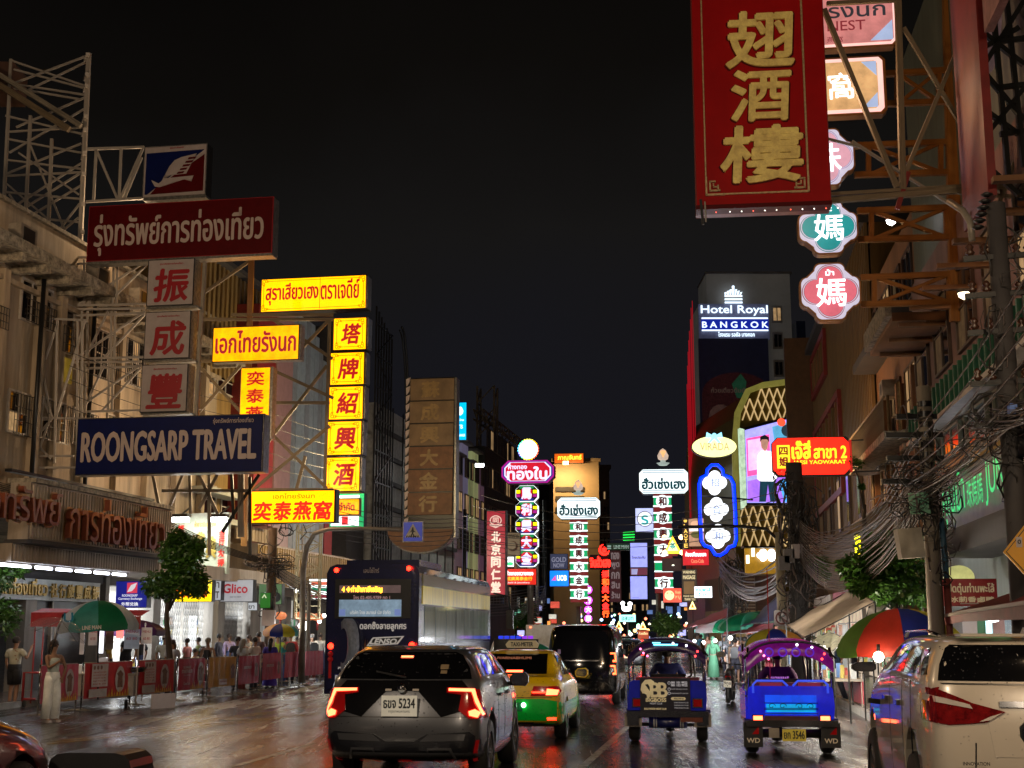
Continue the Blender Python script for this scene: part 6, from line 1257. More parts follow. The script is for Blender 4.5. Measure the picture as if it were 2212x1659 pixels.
yw=-math.atan(.135);bc=((703+905)/2-CX)*33.2/FPX;BUS=thing('bus','dark blue city bus with tyre advert on its back and lit red route display','bus',TR((bc,33.4,0),yw))
M_bus=mat('night_blue_wrap',(.010,.012,.055),.25,coat=.8,var=.3,vs_=.8);M_busside=mat('yellow_silver_side',(.22,.20,.10),.2,.3,var=.35,vs_=1.5,streak=True);M_busy=mat('yellow_upper_band',(.80,.66,.03),.3,0,var=.35,streak=True)  # upper band's yellow base kept bright to carry reflections of the lit signs
H=3.52;hb_=1.17
b=MB();prof=[(-hb_,.38),(hb_,.38),(hb_,H-.22),(hb_-.08,H-.06),(hb_-.25,H),(-hb_+.25,H),(-hb_+.08,H-.06),(-hb_,H-.22)];b.prism(prof,.12,11.8);b.build('body',M_bus,BUS)
MB().prism([(-hb_+.10,.5),(hb_-.10,.5),(hb_-.10,H-.25),(hb_-.2,H-.12),(-hb_+.2,H-.12),(-hb_+.10,H-.25)],-.02,.12).build('rear_panel',M_bus,BUS)
MB().box((-.95,1.2,H),(.95,4.2,H+.16)).build('roof_unit',M_bus,BUS)
for sx_ in(-1,1):
 MB().box((sx_*hb_,.5,2.55),(sx_*(hb_+.02),11.6,3.0)).build('yellow_band',M_busy,BUS);MB().box((sx_*hb_,.5,3.02),(sx_*(hb_+.025),11.6,3.28)).build('roof_panel',M_busside,BUS);MB().box((sx_*hb_,.5,.5),(sx_*(hb_+.02),11.6,1.55)).build('side_panel',mat('dark_chrome_wrap',(.07,.075,.09),.3,.2,var=.5),BUS)
 for k in range(7):MB().box((sx_*hb_,.8+k*1.5,1.6),(sx_*(hb_+.012),.8+k*1.5+1.42,2.5)).build('side_window',mat('bus_glass',(.09,.10,.10),.08,0,.10,(.55,.60,.50),.6,3.5,streak=True),BUS)  # glass glows faintly in place of a lit passenger interior
 for k in range(8):MB().box((sx_*hb_,.6+k*1.45,3.3),(sx_*(hb_+.03),.6+k*1.45+.25,3.34)).build('roof_clip',M_black,BUS)
 for y in(2.6,9.4):wheel(BUS,sx_*(hb_-.13),y,.48,.28,8,M_dark)
bz=lambda v:1.95+(1358-v)*33.3/FPX/.985;bx_=lambda u:(u-806)*33.2/FPX
MB().box((bx_(727),-.05,bz(1337)),(bx_(893),-.02,bz(1255))).build('rear_window_surround',M_black,BUS)
MB().box((bx_(737),-.07,bz(1284)),(bx_(871),-.051,bz(1268))).build('display_glass',mat('display_grey',(.10,.08,.08),.3,0,.15,(.5,.3,.3),.3),BUS)
text('4 ✦ท่าน้ำภาษีเจริญ',bx_(743),bz(1284),bx_(831),bz(1269),-.08,em('led_orange',(1,.35,.03),3.5,.05),BUS,.04,'display_lettering')
text('โทร 02-405-9789 กด 1',bx_(768),bz(1297),bx_(848),bz(1289),-.06,em('dim_pink_letter',(.6,.35,.35),.5,nolight=True),BUS,.01)
MB().box((bx_(737),-.07,bz(1333)),(bx_(873),-.051,bz(1298))).build('rear_screen',em('blue_grey_glass_lit',(.22,.32,.42),.75,.5),BUS)
text('บริษัท ไทย สมายล์ บัส จำกัด',bx_(762),bz(1328),bx_(850),bz(1320),-.085,em('soft_white',(.6,.62,.6),.8,nolight=True),BUS,.01)
for u in(738,859):MB().box((bx_(u),-.085,bz(1331)),(bx_(u+13),-.0701,bz(1318))).build('notice',em('notice_blue',(.18,.25,.55),.7),BUS)
text('เลนโซ่ไทร์',bx_(789),bz(1242),bx_(823),bz(1231),-.045,M_greyw,BUS,.0);text('ดอกซึ้งลายลูกศร',bx_(783),bz(1363),bx_(884),bz(1344),-.045,mat('ad_white',(.6,.6,.6),.5,0,.2,(.7,.7,.7),.1),BUS,.03)
wl_=mat('ad_white',(.6,.6,.6),.5)
MB().prism([(bx_(798),bz(1394)),(bx_(866),bz(1390)),(bx_(880),bz(1373)),(bx_(812),bz(1376))],-.04,-.021).build('logo_plate',wl_,BUS);MB().prism([(bx_(803),bz(1391.5)),(bx_(863),bz(1388)),(bx_(874),bz(1375.5)),(bx_(814),bz(1378.5))],-.05,-.041).build('logo_field',M_black,BUS);text('LENSO',bx_(806),bz(1389.5),bx_(862),bz(1379),-.06,wl_,BUS,.07,shear=.35);text('TIRE',bx_(804),bz(1410),bx_(846),bz(1399),-.06,wl_,BUS,.07,shear=.35)
tyre=MB().lathe([(.42,-.20),(.60,-.22),(.66,-.14),(.66,.14),(.60,.22),(.42,.20)],26,(0,0,0),'x');to=tyre.build('tyre_print',mat('printed_tyre_grey',(.09,.10,.12),.6,0,.06,(.2,.22,.26),.5,8),BUS,fix=False);to.matrix_basis=Matrix.Translation((bx_(757),-.03,bz(1393)))@Matrix.Diagonal((.9,.05,1.0,1))@Euler((0,0,.8)).to_matrix().to_4x4()
for k in range(7):MB().prism([(bx_(784+k*5),bz(1440)),(bx_(790+k*5),bz(1395-(k*17%20))),(bx_(793+k*6),bz(1440))],-.035,-.021).build('flame_print',mat('ad_orange',(.22,.07,.015),.5,var=.6,vs_=8),BUS)
text('FENIX',bx_(737),bz(1441),bx_(780),bz(1437),-.045,wl_,BUS,.08,shear=.3);MB().box((bx_(730),-.05,bz(1465)),(bx_(755),-.0201,bz(1452))).build('decal_plate',mat('deep_blue',(.03,.04,.25),.4),BUS);text('Panii',bx_(732),bz(1463),bx_(753),bz(1454),-.06,wl_,BUS,.05)
for u,v,r_ in((723,1236,.04),(891,1233,.04),(714,1394,.055),(900,1392,.055),(714,1410,.05),(714,1421,.05)):MB().lathe([(.001,-.05),(r_,-.04),(r_+.02,0)],12,(bx_(u)+(.06 if u<800 else-.04),-.02,bz(v)),'y').build('tail_light',E_tail if v<1400 else E_dimred,BUS,fix=False)
for u in(716,):MB().box((bx_(u),-.03,bz(1460)),(bx_(u+6),-.0201,bz(1425))).build('reflector',E_dimred,BUS)
MB().tube([(1.3,11.7,3.1),(1.75,12.1,3.0),(1.8,12.1,2.5)],.03,6).build('mirror_arm',M_dark,BUS);MB().box((1.68,12.0,1.95),(1.9,12.15,2.55)).build('mirror',M_dark,BUS)
yw=-math.atan(.14);wx=3.42;WS=thing('suv','pearl white wet SUV filling the lower right corner','car',TR((wx+.93,11.1,0),yw,sc=1.03));M_wsuv=carpaint('pearl_white',(.50,.44,.36),.1)
secs=[([.20,.08,.03,0,.06,.10,.22,.34,.40],.36,.86,.75,.85,1.14,.76,1.74),([.4,.28,.2,.16,.22,.26,.38,.5,.56],.30,.94,.75,.92,1.14,.80,1.79),(1.2,.26,.95,.75,.93,1.13,.81,1.82),(2.3,.26,.94,.72,.92,1.11,.78,1.82),(3.0,.26,.94,.72,.92,1.1,.72,1.70),(3.5,.26,.94,.72,.90,1.08,.74,1.22),(4.3,.3,.92,.7,.84,1.02,.7,1.08),(4.8,.36,.82,.65,.7,.9,.55,.96)]
body,bw_=car_body(secs,'body',M_wsuv,WS,(1.0,3.85),.38,.93)
decal(bw_,[(-.83,1.17),(.83,1.17),(.80,1.40),(.74,1.62),(.70,1.67),(-.70,1.67),(-.74,1.62),(-.80,1.40)],'r',M_tint,WS,'rear_window',.006)
lt_=[(-.93,1.10),(-.84,1.09),(-.60,1.01),(-.36,.96),(-.50,.90),(-.78,.88),(-.94,.90)]
for P_ in(lt_,mir(lt_)):decal(bw_,P_,'r',mat('red_lens_unlit',(.11,.004,.004),.08,0,.03,(1,.02,.02),.6,14,coat=1),WS,'tail_light',.014,step=.06)
for sg_ in(1,-1):
 decal(bw_,[(sg_*x,z)for x,z in((.48,.93),(.38,.955),(.48,.91),(.56,.90))],'r',M_clearlens,WS,'tail_light_tip',.02,step=.05);decal(bw_,[(sg_*x,z)for x,z in((.92,1.06),(.62,1.0),(.60,.975),(.92,1.02))],'r',M_clearlens,WS,'reverse_lens',.02,step=.05)
for ax_ in 'LR':decal(bw_,[(.12,.90),(.38,.90),(.44,.98),(.22,1.08),(.12,1.10)],ax_,mat('red_lens_unlit',(.20,.012,.012),.1),WS,'tail_light',.014,step=.05)
decal(bw_,[(-.40,.985),(.40,.985),(.40,1.02),(-.40,1.02)],'r',M_chrome,WS,'chrome_strip',.02);decal(bw_,[(-.46,.70),(.46,.70),(.50,.93),(-.50,.93)],'r',carpaint('pearl_white',(.5,.44,.36)),WS,'plate_recess',.004)
plate(WS,'ขจ 8154','กรุงเทพมหานคร',.0,-.10,.81,.34,.17,M_platew);text('INNOVATION',-.72,.655,-.52,.675,-.12,M_dark,WS,.03,'badge');text('HIGHWAY',-.70,.615,-.54,.64,-.12,M_dark,WS,.06,'badge')
decal(bw_,[(-.88,.37),(.88,.37),(.90,.50),(-.90,.50)],'r',mat('dark_bumper_plastic',(.022,.023,.028),.4),WS,'lower_bumper',.012)
side_glass(bw_,WS,[[(.34,1.24),(.55,1.22),(.72,1.60),(.52,1.62)],[(.62,1.24),(1.45,1.22),(1.45,1.64),(.85,1.62)],[(1.53,1.22),(2.3,1.20),(2.3,1.64),(1.53,1.65)],[(2.38,1.20),(3.4,1.16),(2.95,1.52),(2.38,1.62)]])
for y in(1.49,2.34,.98):decal(bw_,[(y-.005,.40),(y+.005,.40),(y+.005,1.12),(y-.005,1.12)],'L',M_black,WS,'door_gap',.003,step=.15)
for y in(1.6,2.45):decal(bw_,[(y,.93),(y+.2,.93),(y+.2,.965),(y,.965)],'L',M_chrome,WS,'door_handle',.035,.04)
decal(bw_,[(-.80,1.12),(.80,1.12),(.82,1.14),(-.82,1.14)],'r',M_black,WS,'tailgate_seam',.003)
for sx_ in(-1,1):decal(bw_,[(sx_*.62,.42),(sx_*.63,.42),(sx_*.60,.78),(sx_*.59,.78)],'r',M_black,WS,'tailgate_seam',.004)
for sx_ in(-1,1):
 MB().tube([(sx_*.70,.75,1.80),(sx_*.72,1.2,1.87),(sx_*.72,2.4,1.86),(sx_*.68,2.8,1.76)],.022,6).build('roof_rail',M_chrome,WS)
 for y in(1.0,3.85):wheel(WS,sx_*.83,y,.43,.24,6)
 mirror(WS,sx_*1.08,3.05,1.22,M_black);bar(WS,(sx_*.9,3.1,1.16),(sx_*1.05,3.08,1.18),.05,M_black,'mirror_arm')
MB().box((-.62,.22,1.79),(.62,.50,1.83)).build('spoiler',M_wsuv,WS);MB().prism([(-.02,1.82),(.02,1.82),(.005,1.92)],.7,.85).build('antenna_fin',M_wsuv,WS)
def lift2(z):return z*1.30 if z<1.12 else 1.456+(z-1.12)*.56
for o in WS.children:
 if o.name.startswith('wheel'):continue
 for q in[o]+list(o.children):
  if q.matrix_basis.is_identity:
   for v in q.data.vertices:v.co.z=lift2(v.co.z)
bmq=bmesh.new();bmq.from_mesh(body.data);bw_=BVHTree.FromBMesh(bmq);bmq.free()
bar(SUV,(.05,-.02,1.235),(-.30,.02,1.30),.018,M_black,'rear_wiper')
decal(bv,[(-.80,.80),(.80,.80),(.80,.81),(-.80,.81)],'r',M_black,SUV,'tailgate_seam',.004)
decal(bt,[(-.70,.715),(.70,.715),(.70,.722),(-.70,.722)],'r',M_black,TX,'boot_seam',.014)
def drops(bv_,parent,n,rng_,axis,r0=.004,r1=.009,seed=1,m=None):
 rnd=random.Random(seed);b=MB();b.smooth=True
 for _ in range(n):
  a,z=rnd.uniform(*rng_[0]),rnd.uniform(*rng_[1]);org=Vector((a,-5,z))if axis=='r' else(Vector((-5,a,z))if axis=='L' else(Vector((5,a,z))if axis=='R' else Vector((a,z,5))))
  D={'r':Vector((0,1,0)),'L':Vector((1,0,0)),'R':Vector((-1,0,0)),'t':Vector((0,0,-1))}[axis]
  h,n_,_,_=bv_.ray_cast(org,D)
  if h is None:continue
  if n_.dot(D)>0:n_=-n_
  r=rnd.uniform(r0,r1);t1=n_.orthogonal().normalized();t2=n_.cross(t1);h=h+n_*.004
  b.add([h+t1*r,h+t2*r,h-t1*r,h-t2*r,h+n_*r*.6],[(0,1,4),(1,2,4),(2,3,4),(3,0,4)])
 o=b.build('water_drops',m or mat('water_drop',(.05,.05,.055),.04,0,var=.05,spec=1),parent,fix=False);o['kind']='stuff';return o
drops(bv,SUV,260,((-.85,.85),(.3,1.7)),'r',seed=2);drops(bv,SUV,500,((.2,4.1),(.3,1.65)),'R',seed=3);drops(bv,SUV,400,((-.6,.6),(.7,3)),'t',seed=4)
wd_=mat('water_drop_on_white',(.42,.38,.33),.04,0,var=.05,spec=1);drops(bw_,WS,120,((-.9,.9),(.5,1.4)),'r',seed=5,m=wd_);drops(bw_,WS,160,((-.8,.8),(1.46,1.8)),'r',seed=9);drops(bw_,WS,900,((.2,4.5),(.5,1.45)),'L',seed=6,m=wd_);drops(bt,TX,400,((-.85,.85),(.3,1.45)),'r',seed=7);drops(bt,TX,300,((.2,4.1),(.3,1.4)),'R',seed=8)
dr=thing('car','dark maroon car nose at the lower left corner of the photo','car',TR((-6.05,15.6,0),-.5));
secs=[([0]*9,.35,.62,.5,.55,.62,.4,.66),(.25,.26,.82,.55,.76,.74,.62,.80),(1.0,.22,.88,.58,.84,.90,.7,.98),(1.6,.22,.88,.6,.84,.95,.70,1.08),(2.3,.22,.88,.6,.84,.97,.62,1.42),(3.2,.22,.88,.6,.84,.97,.6,1.46),(4.1,.26,.85,.6,.8,.98,.6,1.1),(4.3,.3,.8,.6,.75,.9,.5,1.0)]
_,bd_=car_body(secs,'body',carpaint('maroon_paint',(.06,.004,.008),.3),dr,(.85,3.4),.32,.87)
dr.matrix_basis=TR((-5.30,13.6,0),math.pi-.12,sc=1.22)
side_glass(bd_,dr,[[(1.9,1.0),(3.2,1.0),(3.1,1.36),(2.3,1.36)]])
for sx_ in(-1,1):
 for y in(.85,3.4):wheel(dr,sx_*.78,y,.32,.2)
m_=thing('motorcycle_mirror','blurred black rounded box of a delivery motorcycle at the bottom edge','motorcycle',TR((-4.1,13.5,0),-.1))
MB().prism([(-.38,.50),(-.42,.55),(-.42,.64),(-.40,.70),(-.34,.745),(-.25,.76),(.24,.76),(.33,.74),(.39,.69),(.41,.62),(.40,.55),(.36,.50)],0,.6).build('delivery_box',M_black,m_);MB().cyl((0,.3,.30),(0,.3,.62),.08,8).build('rack',M_dark,m_)
for y in(.0,1.25):MB().lathe([(.20,-.05),(.29,-.06),(.30,0),(.29,.06),(.20,.05)],20,(0,y+.1,.30),'x').build('wheel',M_rubber,m_,fix=False)
MB().tube([(0,.1,.30),(0,.5,.40),(0,.9,.45),(0,1.2,.6),(0,1.35,.3)],.05,8).build('frame',M_dark,m_);m_.name='motorcycle'
def scooter(name,lab,loc,rz,col,sc=1.0,tilt=.12):
 s=thing(name,lab,'motorcycle',TR(loc,rz,0,tilt,sc));mc=mat(name+'_fairing_'+str(int(col[0]*99)),col,.25,0,coat=1)
 for y in(.0,1.22):
  w_=MB().lathe([(.20,-.04),(.28,-.05),(.30,0),(.28,.05),(.20,.04)],22,(0,y,.30),'x').build('wheel',M_rubber,s,fix=False);b=MB()
  for k in range(6):a=k*math.pi/3;b.bar((0,y,.3),(0,y+.22*math.cos(a),.3+.22*math.sin(a)),.02)
  b.build('rim',M_alloy,w_,fix=False)
 MB().tube([(0,-.12,.72),(0,.10,.66),(0,.35,.60),(0,.65,.45),(0,.95,.55),(0,1.05,.85)],[.10,.14,.14,.08,.10,.07],10).build('fairing',mc,s)
 MB().tube([(0,-.10,.80),(0,.15,.80),(0,.5,.76),(0,.65,.72)],[.07,.12,.13,.06],10).build('seat',M_black,s)
 MB().tube([(0,1.22,.30),(.07,1.12,.62),(.0,1.02,.95)],.03,6).build('fork',M_chrome,s)
 MB().tube([(-.34,.92,1.02),(-.15,1.0,1.0),(.15,1.0,1.0),(.34,.92,1.02)],.018,6).build('handlebar',M_dark,s)
 for sx_ in(-1,1):
  bar(s,(sx_*.2,1.0,1.0),(sx_*.3,1.02,1.2),.012,M_dark,'mirror_stem');mirror(s,sx_*.33,1.02,1.24,M_dark)
  bar(s,(sx_*.14,.1,.33),(sx_*.14,.5,.40),.05,M_chrome,'exhaust' if sx_>0 else 'footrest')
 MB().tube([(0,-.30,.45),(0,-.25,.62),(0,-.05,.70)],[.05,.07,.08],8).build('rear_mudguard',M_dark,s)
 MB().box((-.07,-.20,.66),(.07,-.14,.72)).build('tail_light',M_redlens,s);plate(s,'9กช','552',0,-.33,.52,.20,.17,M_platew)
 return s
def gpos(u,v):p=G(u,v);return(p.x,p.y,0)
a_=gpos(1573,1520);scooter('scooter','dark parked scooter with pale number plate between the two tuk-tuks',a_,-.25,(.02,.012,.015),1.0,.05)
s2=scooter('scooter','black motorcycle with floral tank cut by the lower right corner',(3.62,8.55,0),-.35,(.015,.015,.015),1.0,.0)
for k in range(9):MB().lathe([(.001,.012),(.02,.006),(.024,0)],6,(.09+.03*(k%3),.75+k*.03,.80+.05*(k%4)),'x').build('flower_print',mat('pink_flower',(.5,.08,.12),.4),s2,fix=False)
def tuktuk(lab,loc,rz,kind):
 T_=thing('tuk_tuk',lab,'tuk-tuk',TR(loc,rz));hw=.66
 blue=mat('tuk_blue_%d'%kind,(.01,.02,.35),.25,0,.06 if kind==0 else .5,(.004,.01,.8),.3,coat=1);navy=mat('tuk_navy',(.01,.015,.10),.3,coat=1)
 can=mat('canopy_violet' if kind else 'canopy_dark',(.06,.003,.06)if kind else(.015,.006,.02),.25,0,.30 if kind else .05,(.36,.01,.34)if kind else(.15,.05,.3),.55,4)
 MB().prism([(-hw,.55),(hw,.55),(hw+.02,.75),(hw,1.02),(hw-.06,1.06),(-hw+.06,1.06),(-hw,1.02),(-hw-.02,.75)],.0,.08).build('tail_panel',blue,T_)
 for sx_ in(-1,1):
  MB().box((sx_*hw-.04,.08,.55),(sx_*hw+.0,1.35,.98)).build('side_panel',blue,T_);MB().box((sx_*.60-.12,.15,.50),(sx_*.60+.14,.95,.56)).build('mudguard_top',navy,T_)
  fl_=MB().prism([(sx_*.60-.15,.12),(sx_*.60+.15,.12),(sx_*.60+.15,.50),(sx_*.60-.15,.50)],-.02,.02).build('mud_flap',M_black if kind else M_steel,T_)
  if kind:text('WD',sx_*.60-.10,.19,sx_*.60+.10,.26,-.025,mat('flap_white',(.6,.5,.35),.5,0,.12,(.8,.6,.4),.1),fl_,.03);MB().prism([(sx_*.6-.02,.32),(sx_*.6+.09,.32),(sx_*.6+.09,.44)],-.03,-.021).build('red_mark',M_redlens,fl_)
  else:fl_.matrix_basis=Matrix.Translation((0,0,.2))@Matrix.Diagonal((1,1,.6,1))
  MB().lathe([(.12,-.09),(.24,-.10),(.28,-.06),(.28,.06),(.24,.10),(.12,.09)],26,(sx_*.59,.45,.28),'x').build('wheel',M_rubber,T_,fix=False)
  MB().tube([(sx_*(hw-.0),.04,.70),(sx_*(hw+.0),.03,1.2),(sx_*(hw-.02),.05,1.66)],.022,8).build('post',M_chrome,T_);MB().tube([(sx_*hw,1.3,.5),(sx_*(hw-.03),1.35,1.7)],.022,8).build('post',M_chrome,T_)
  MB().tube([(sx_*hw,.03,1.12),(sx_*hw,1.3,1.05)],.018,6).build('side_rail',M_chrome,T_);MB().tube([(sx_*(hw+.03),.05,.90),(sx_*(hw+.03),1.2,.90)],.015,6).build('side_rail',M_chrome,T_)
  MB().box((sx_*.52-.07,-.06,.62-.16*kind),(sx_*.52+.07,.0,.74-.14*kind)).build('tail_light',(E_tail if not kind else E_tailhot)if kind else M_redlens,T_);MB().box((sx_*.52-.09,-.045,.60-.16*kind),(sx_*.52+.09,-.001,.76-.14*kind)).build('lamp_housing',M_chrome,T_)
 MB().box((-hw-.05,-.10,.44),(hw+.05,-.03,.54)).build('bumper',M_chrome,T_)
 if not kind:
  for sx_ in(-1,1):MB().box((sx_*.60-.10,-.08,.30),(sx_*.60+.10,-.02,.44)).build('mudguard',M_chrome,T_)
  MB().cyl((-.33,.12,.34),(.33,.12,.34),.10,12).build('gas_tank',navy,T_)
  for x in(-.25,-.21,.21,.25):MB().cyl((x,.12,.34),(x+.02,.12,.34),.104,12).build('tank_strap',M_whitep,T_)
  MB().box((.22,-.09,.36),(.60,-.02,.46)).build('step_plate',M_copper,T_)
 else:
  plate(T_,'ยก 3546',None,.03,-.05,.31,.36,.18,M_platey);MB().cyl((-.5,.2,.32),(.5,.2,.32),.07,10).build('gas_tank',M_dark,T_)
  MB().box((-.36,-.085,.27),(-.2,-.02,.42)).build('exhaust_cover',M_steel,T_)
 bar(T_,(-.5,.45,.28),(.5,.45,.28),.06,M_dark,'axle')
 b=MB();b.smooth=True;n_=14;rowsY=[(-.05,1.42 if kind else 1.46),(-.06,1.60),(-.02,1.72),(.15,1.775),(.9,1.80),(1.7,1.78),(2.1,1.70)]
 vs_=[]
 for(y,zt_)in rowsY:
  for i in range(n_+1):
   f=-1+2*i/n_;drop=.26*abs(f)**3.2
   zz=zt_-drop if y>-.03 or zt_>1.7 else(zt_-drop*.6+(.12*(1-f*f)if zt_<1.5 else 0));vs_.append((f*(hw+.02),y-.05*(1-f*f),zz))
 fs=[(r*(n_+1)+i,r*(n_+1)+i+1,(r+1)*(n_+1)+i+1,(r+1)*(n_+1)+i)for r in range(len(rowsY)-1)for i in range(n_)]
 b.add(vs_,fs);b.build('canopy',can,T_,fix=False)
 MB().tube([(f/7*(hw+.06),-.06,1.745-.26*abs(f/7)**3.2)for f in range(-7,8)],.02,6).build('roof_rim',M_black,T_)
 if kind:
  for k in range(4):MB().lathe([(.05,-.015),(.07,-.012),(.075,.0)],16,(-.32+k*.21,-.11,1.585),'y').build('ring_light',em('violet_ring',(.12,.02,.55),.8),T_,fix=False)
 else:
  MB().box((-.22,-.14,1.665),(.20,-.10,1.685)).build('neon_bar',em('ice_blue_neon',(.25,.7,1),3),T_);MB().box((-.24,-.14,1.70),(-.10,-.10,1.715)).build('neon_bar',em('ice_blue_neon',(.25,.7,1),3),T_)
 for x,z,c in((-.45,1.60,'pink'),(-.40,1.53,'pink'),(-.33,1.48,'pink'),(.50,1.48,'red'),(.54,1.56,'red'),(.35,1.66,'white'),(.12,1.70,'white')):MB().lathe([(.001,-.02),(.018,-.01),(.02,0)],8,(x,-.10,z),'y').build('fairy_light',em(c+'_bulb',dict(pink=(1,.15,.35),red=(1,.05,.05),white=(.9,.85,1))[c],5,nolight=True),T_,fix=False)
 MB().box((-.56,.35,.55),(.56,.50,1.10)).build('rear_seat',mat('red_seat',(.14,.01,.02),.6),T_);MB().box((-.56,.5,.5),(.56,1.0,.70)).build('seat_cushion',mat('red_seat',(.14,.01,.02),.6),T_)
 MB().box((-.32,1.45,.6),(.32,1.6,1.12)).build('driver_seat',M_black,T_);MB().box((-.60,1.3,.34),(.60,2.1,.40)).build('floor_pan',navy,T_)
 MB().tube([(-.50,2.15,.9),(-.48,2.2,1.30),(-.40,2.1,1.66),(.40,2.1,1.66),(.48,2.2,1.30),(.50,2.15,.9),(-.50,2.15,.9)],.028,6).build('windscreen_frame',M_black,T_)
 for sx_ in(-1,1):MB().tube([(sx_*.34,1.28,1.05),(sx_*.42,1.27,1.10),(sx_*.43,1.27,1.42),(sx_*.38,1.27,1.52),(0,1.27,1.55)],.02,6).build('partition_frame',M_dark,T_)
 MB().tube([(-.45,2.25,.55),(0,2.75,.60),(.45,2.25,.55)],.12,8).build('front_fairing',navy,T_);MB().lathe([(.12,-.07),(.24,-.08),(.27,0),(.24,.08),(.12,.07)],20,(0,2.6,.27),'x').build('wheel',M_rubber,T_,fix=False)
 MB().tube([(-.3,1.98,1.05),(0,2.08,1.0),(.3,1.98,1.05)],.02,6).build('handlebar',M_dark,T_)
 if kind==0:
  ad_=MB().box((-.47,-.075,.52),(.40,-.04,1.10)).build('advert_board',mat('advert_black',(.018,.016,.03),.3,coat=.5),T_);gd=mat('advert_gold',(.62,.50,.26),.4,0,.25,(.8,.65,.35),.25);wt=mat('advert_white',(.6,.6,.62),.4,0,.25,(.8,.8,.85),.1)
  text('B',-.28,.78,-.13,1.02,-.085,gd,ad_,.035,depth=.01);text('B',-.15,.78,.0,1.02,-.08,gd,ad_,.035,depth=.01)
  MB().prism([(-.46,.90),(-.44,1.0),(-.38,1.07),(-.28,1.08),(-.22,1.04),(-.26,.98),(-.27,.88),(-.30,.78),(-.34,.74),(-.36,.82),(-.40,.84),(-.43,.84),(-.44,.87)],-.09,-.076).build('lion_head_mark',gd,ad_)
  MB().prism([(-.38,.99),(-.33,1.0),(-.30,.95),(-.30,.88),(-.33,.92),(-.35,.95)],-.096,-.0905).build('mane_line',M_black,ad_)
  text('BIGBOSS',-.37,.70,-.02,.76,-.085,gd,ad_,.06);text('NIGHT CLUB',-.30,.655,-.09,.685,-.085,wt,ad_,.0);text('BOLLYWOOD NIGHT CLUB',-.40,.565,-.02,.595,-.085,gd,ad_,.05)
  text('081 101 9922',.07,1.01,.35,1.045,-.085,wt,ad_,.06);text('081 152 9922',.07,.965,.35,1.0,-.085,wt,ad_,.06);text('SILOM SQUARE ASOKE',.07,.905,.35,.925,-.085,wt,ad_,.0);text('BIGBOSSNIGHTCLUB.COM',.07,.835,.36,.853,-.085,wt,ad_,.0)
  MB().prism([(.08,.73),(.30,.73),(.32,.755),(.30,.78),(.08,.78),(.06,.755)],-.085,-.076).build('like_button',gd,ad_);text('FOLLOW US',.12,.742,.28,.768,-.09,M_black,ad_,.05)
  for z in(.69,.645,.60):text('BIGBOSSNIGHTCLUB',.12,z-.012,.36,z+.006,-.085,wt,ad_,.0)
  for z in(1.02,.915,.845):MB().lathe([(.018,-.085),(.026,-.083),(.026,-.076)],12,(.035,0,z),'y').build('icon',wt,ad_,fix=False)
 else:
  MB().box((-.40,-.012,.62),(.40,-.003,.92)).build('lit_back_panel',em('cyan_blue_glow',(.0,.07,.8),1.0,.4),T_);MB().box((-.38,-.016,.66),(.38,-.0125,.78)).build('lit_back_panel',em('cyan_glow',(.0,.38,.80),1.0,.3),T_)
  b=MB();
  for z in(.64,.70,.72,.80):b.tube([(-.42,-.05,z),(.42,-.05,z)],.006,4)
  for cx_,sg_ in((-.13,1),(.13,-1),(-.30,1),(.30,-1)):b.tube([(cx_+sg_*.06*math.cos(a)*(1-a/9),-.05,.75+.05*math.sin(a)*(1-a/9))for a in[i*.5 for i in range(14)]],.005,4)
  b.build('scroll_grille',M_black,T_,fix=False)
  for sx_ in(-1,1):MB().tube([(sx_*.58,-.02,.95),(sx_*.58,-.02,1.08),(sx_*.52,-.02,1.14),(sx_*.12,-.02,1.14),(sx_*.04,-.02,1.06)],.02,6).build('seat_rail',em('blue_lit_rail',(.05,.1,.9),.8),T_);MB().box((sx_*.30-.17,-.02,1.06),(sx_*.30+.17,.03,1.11)).build('headrest_strip',mat('crimson_vinyl',(.25,.01,.06),.4,0,.2,(.5,.02,.1),.2),T_)
  MB().box((-.42,-.04,.535),(.42,-.001,.60)).build('lower_strip',mat('bronze_strip',(.12,.05,.05),.3,.5),T_)
  MB().tube([(-.30,.05,1.1),(-.30,.0,2.9)],.008,5).build('flag_pole',M_redlens,T_)
 return T_
p=gpos(1445,1606);tuktuk('tuk-tuk with black and gold night club advert on its back',(p[0],p[1]+.1,0),-.13,0)
p=gpos(1715,1633);tuktuk('tuk-tuk glowing blue with a violet canopy and antenna',(p[0],p[1]+.1,0),-.10,1)
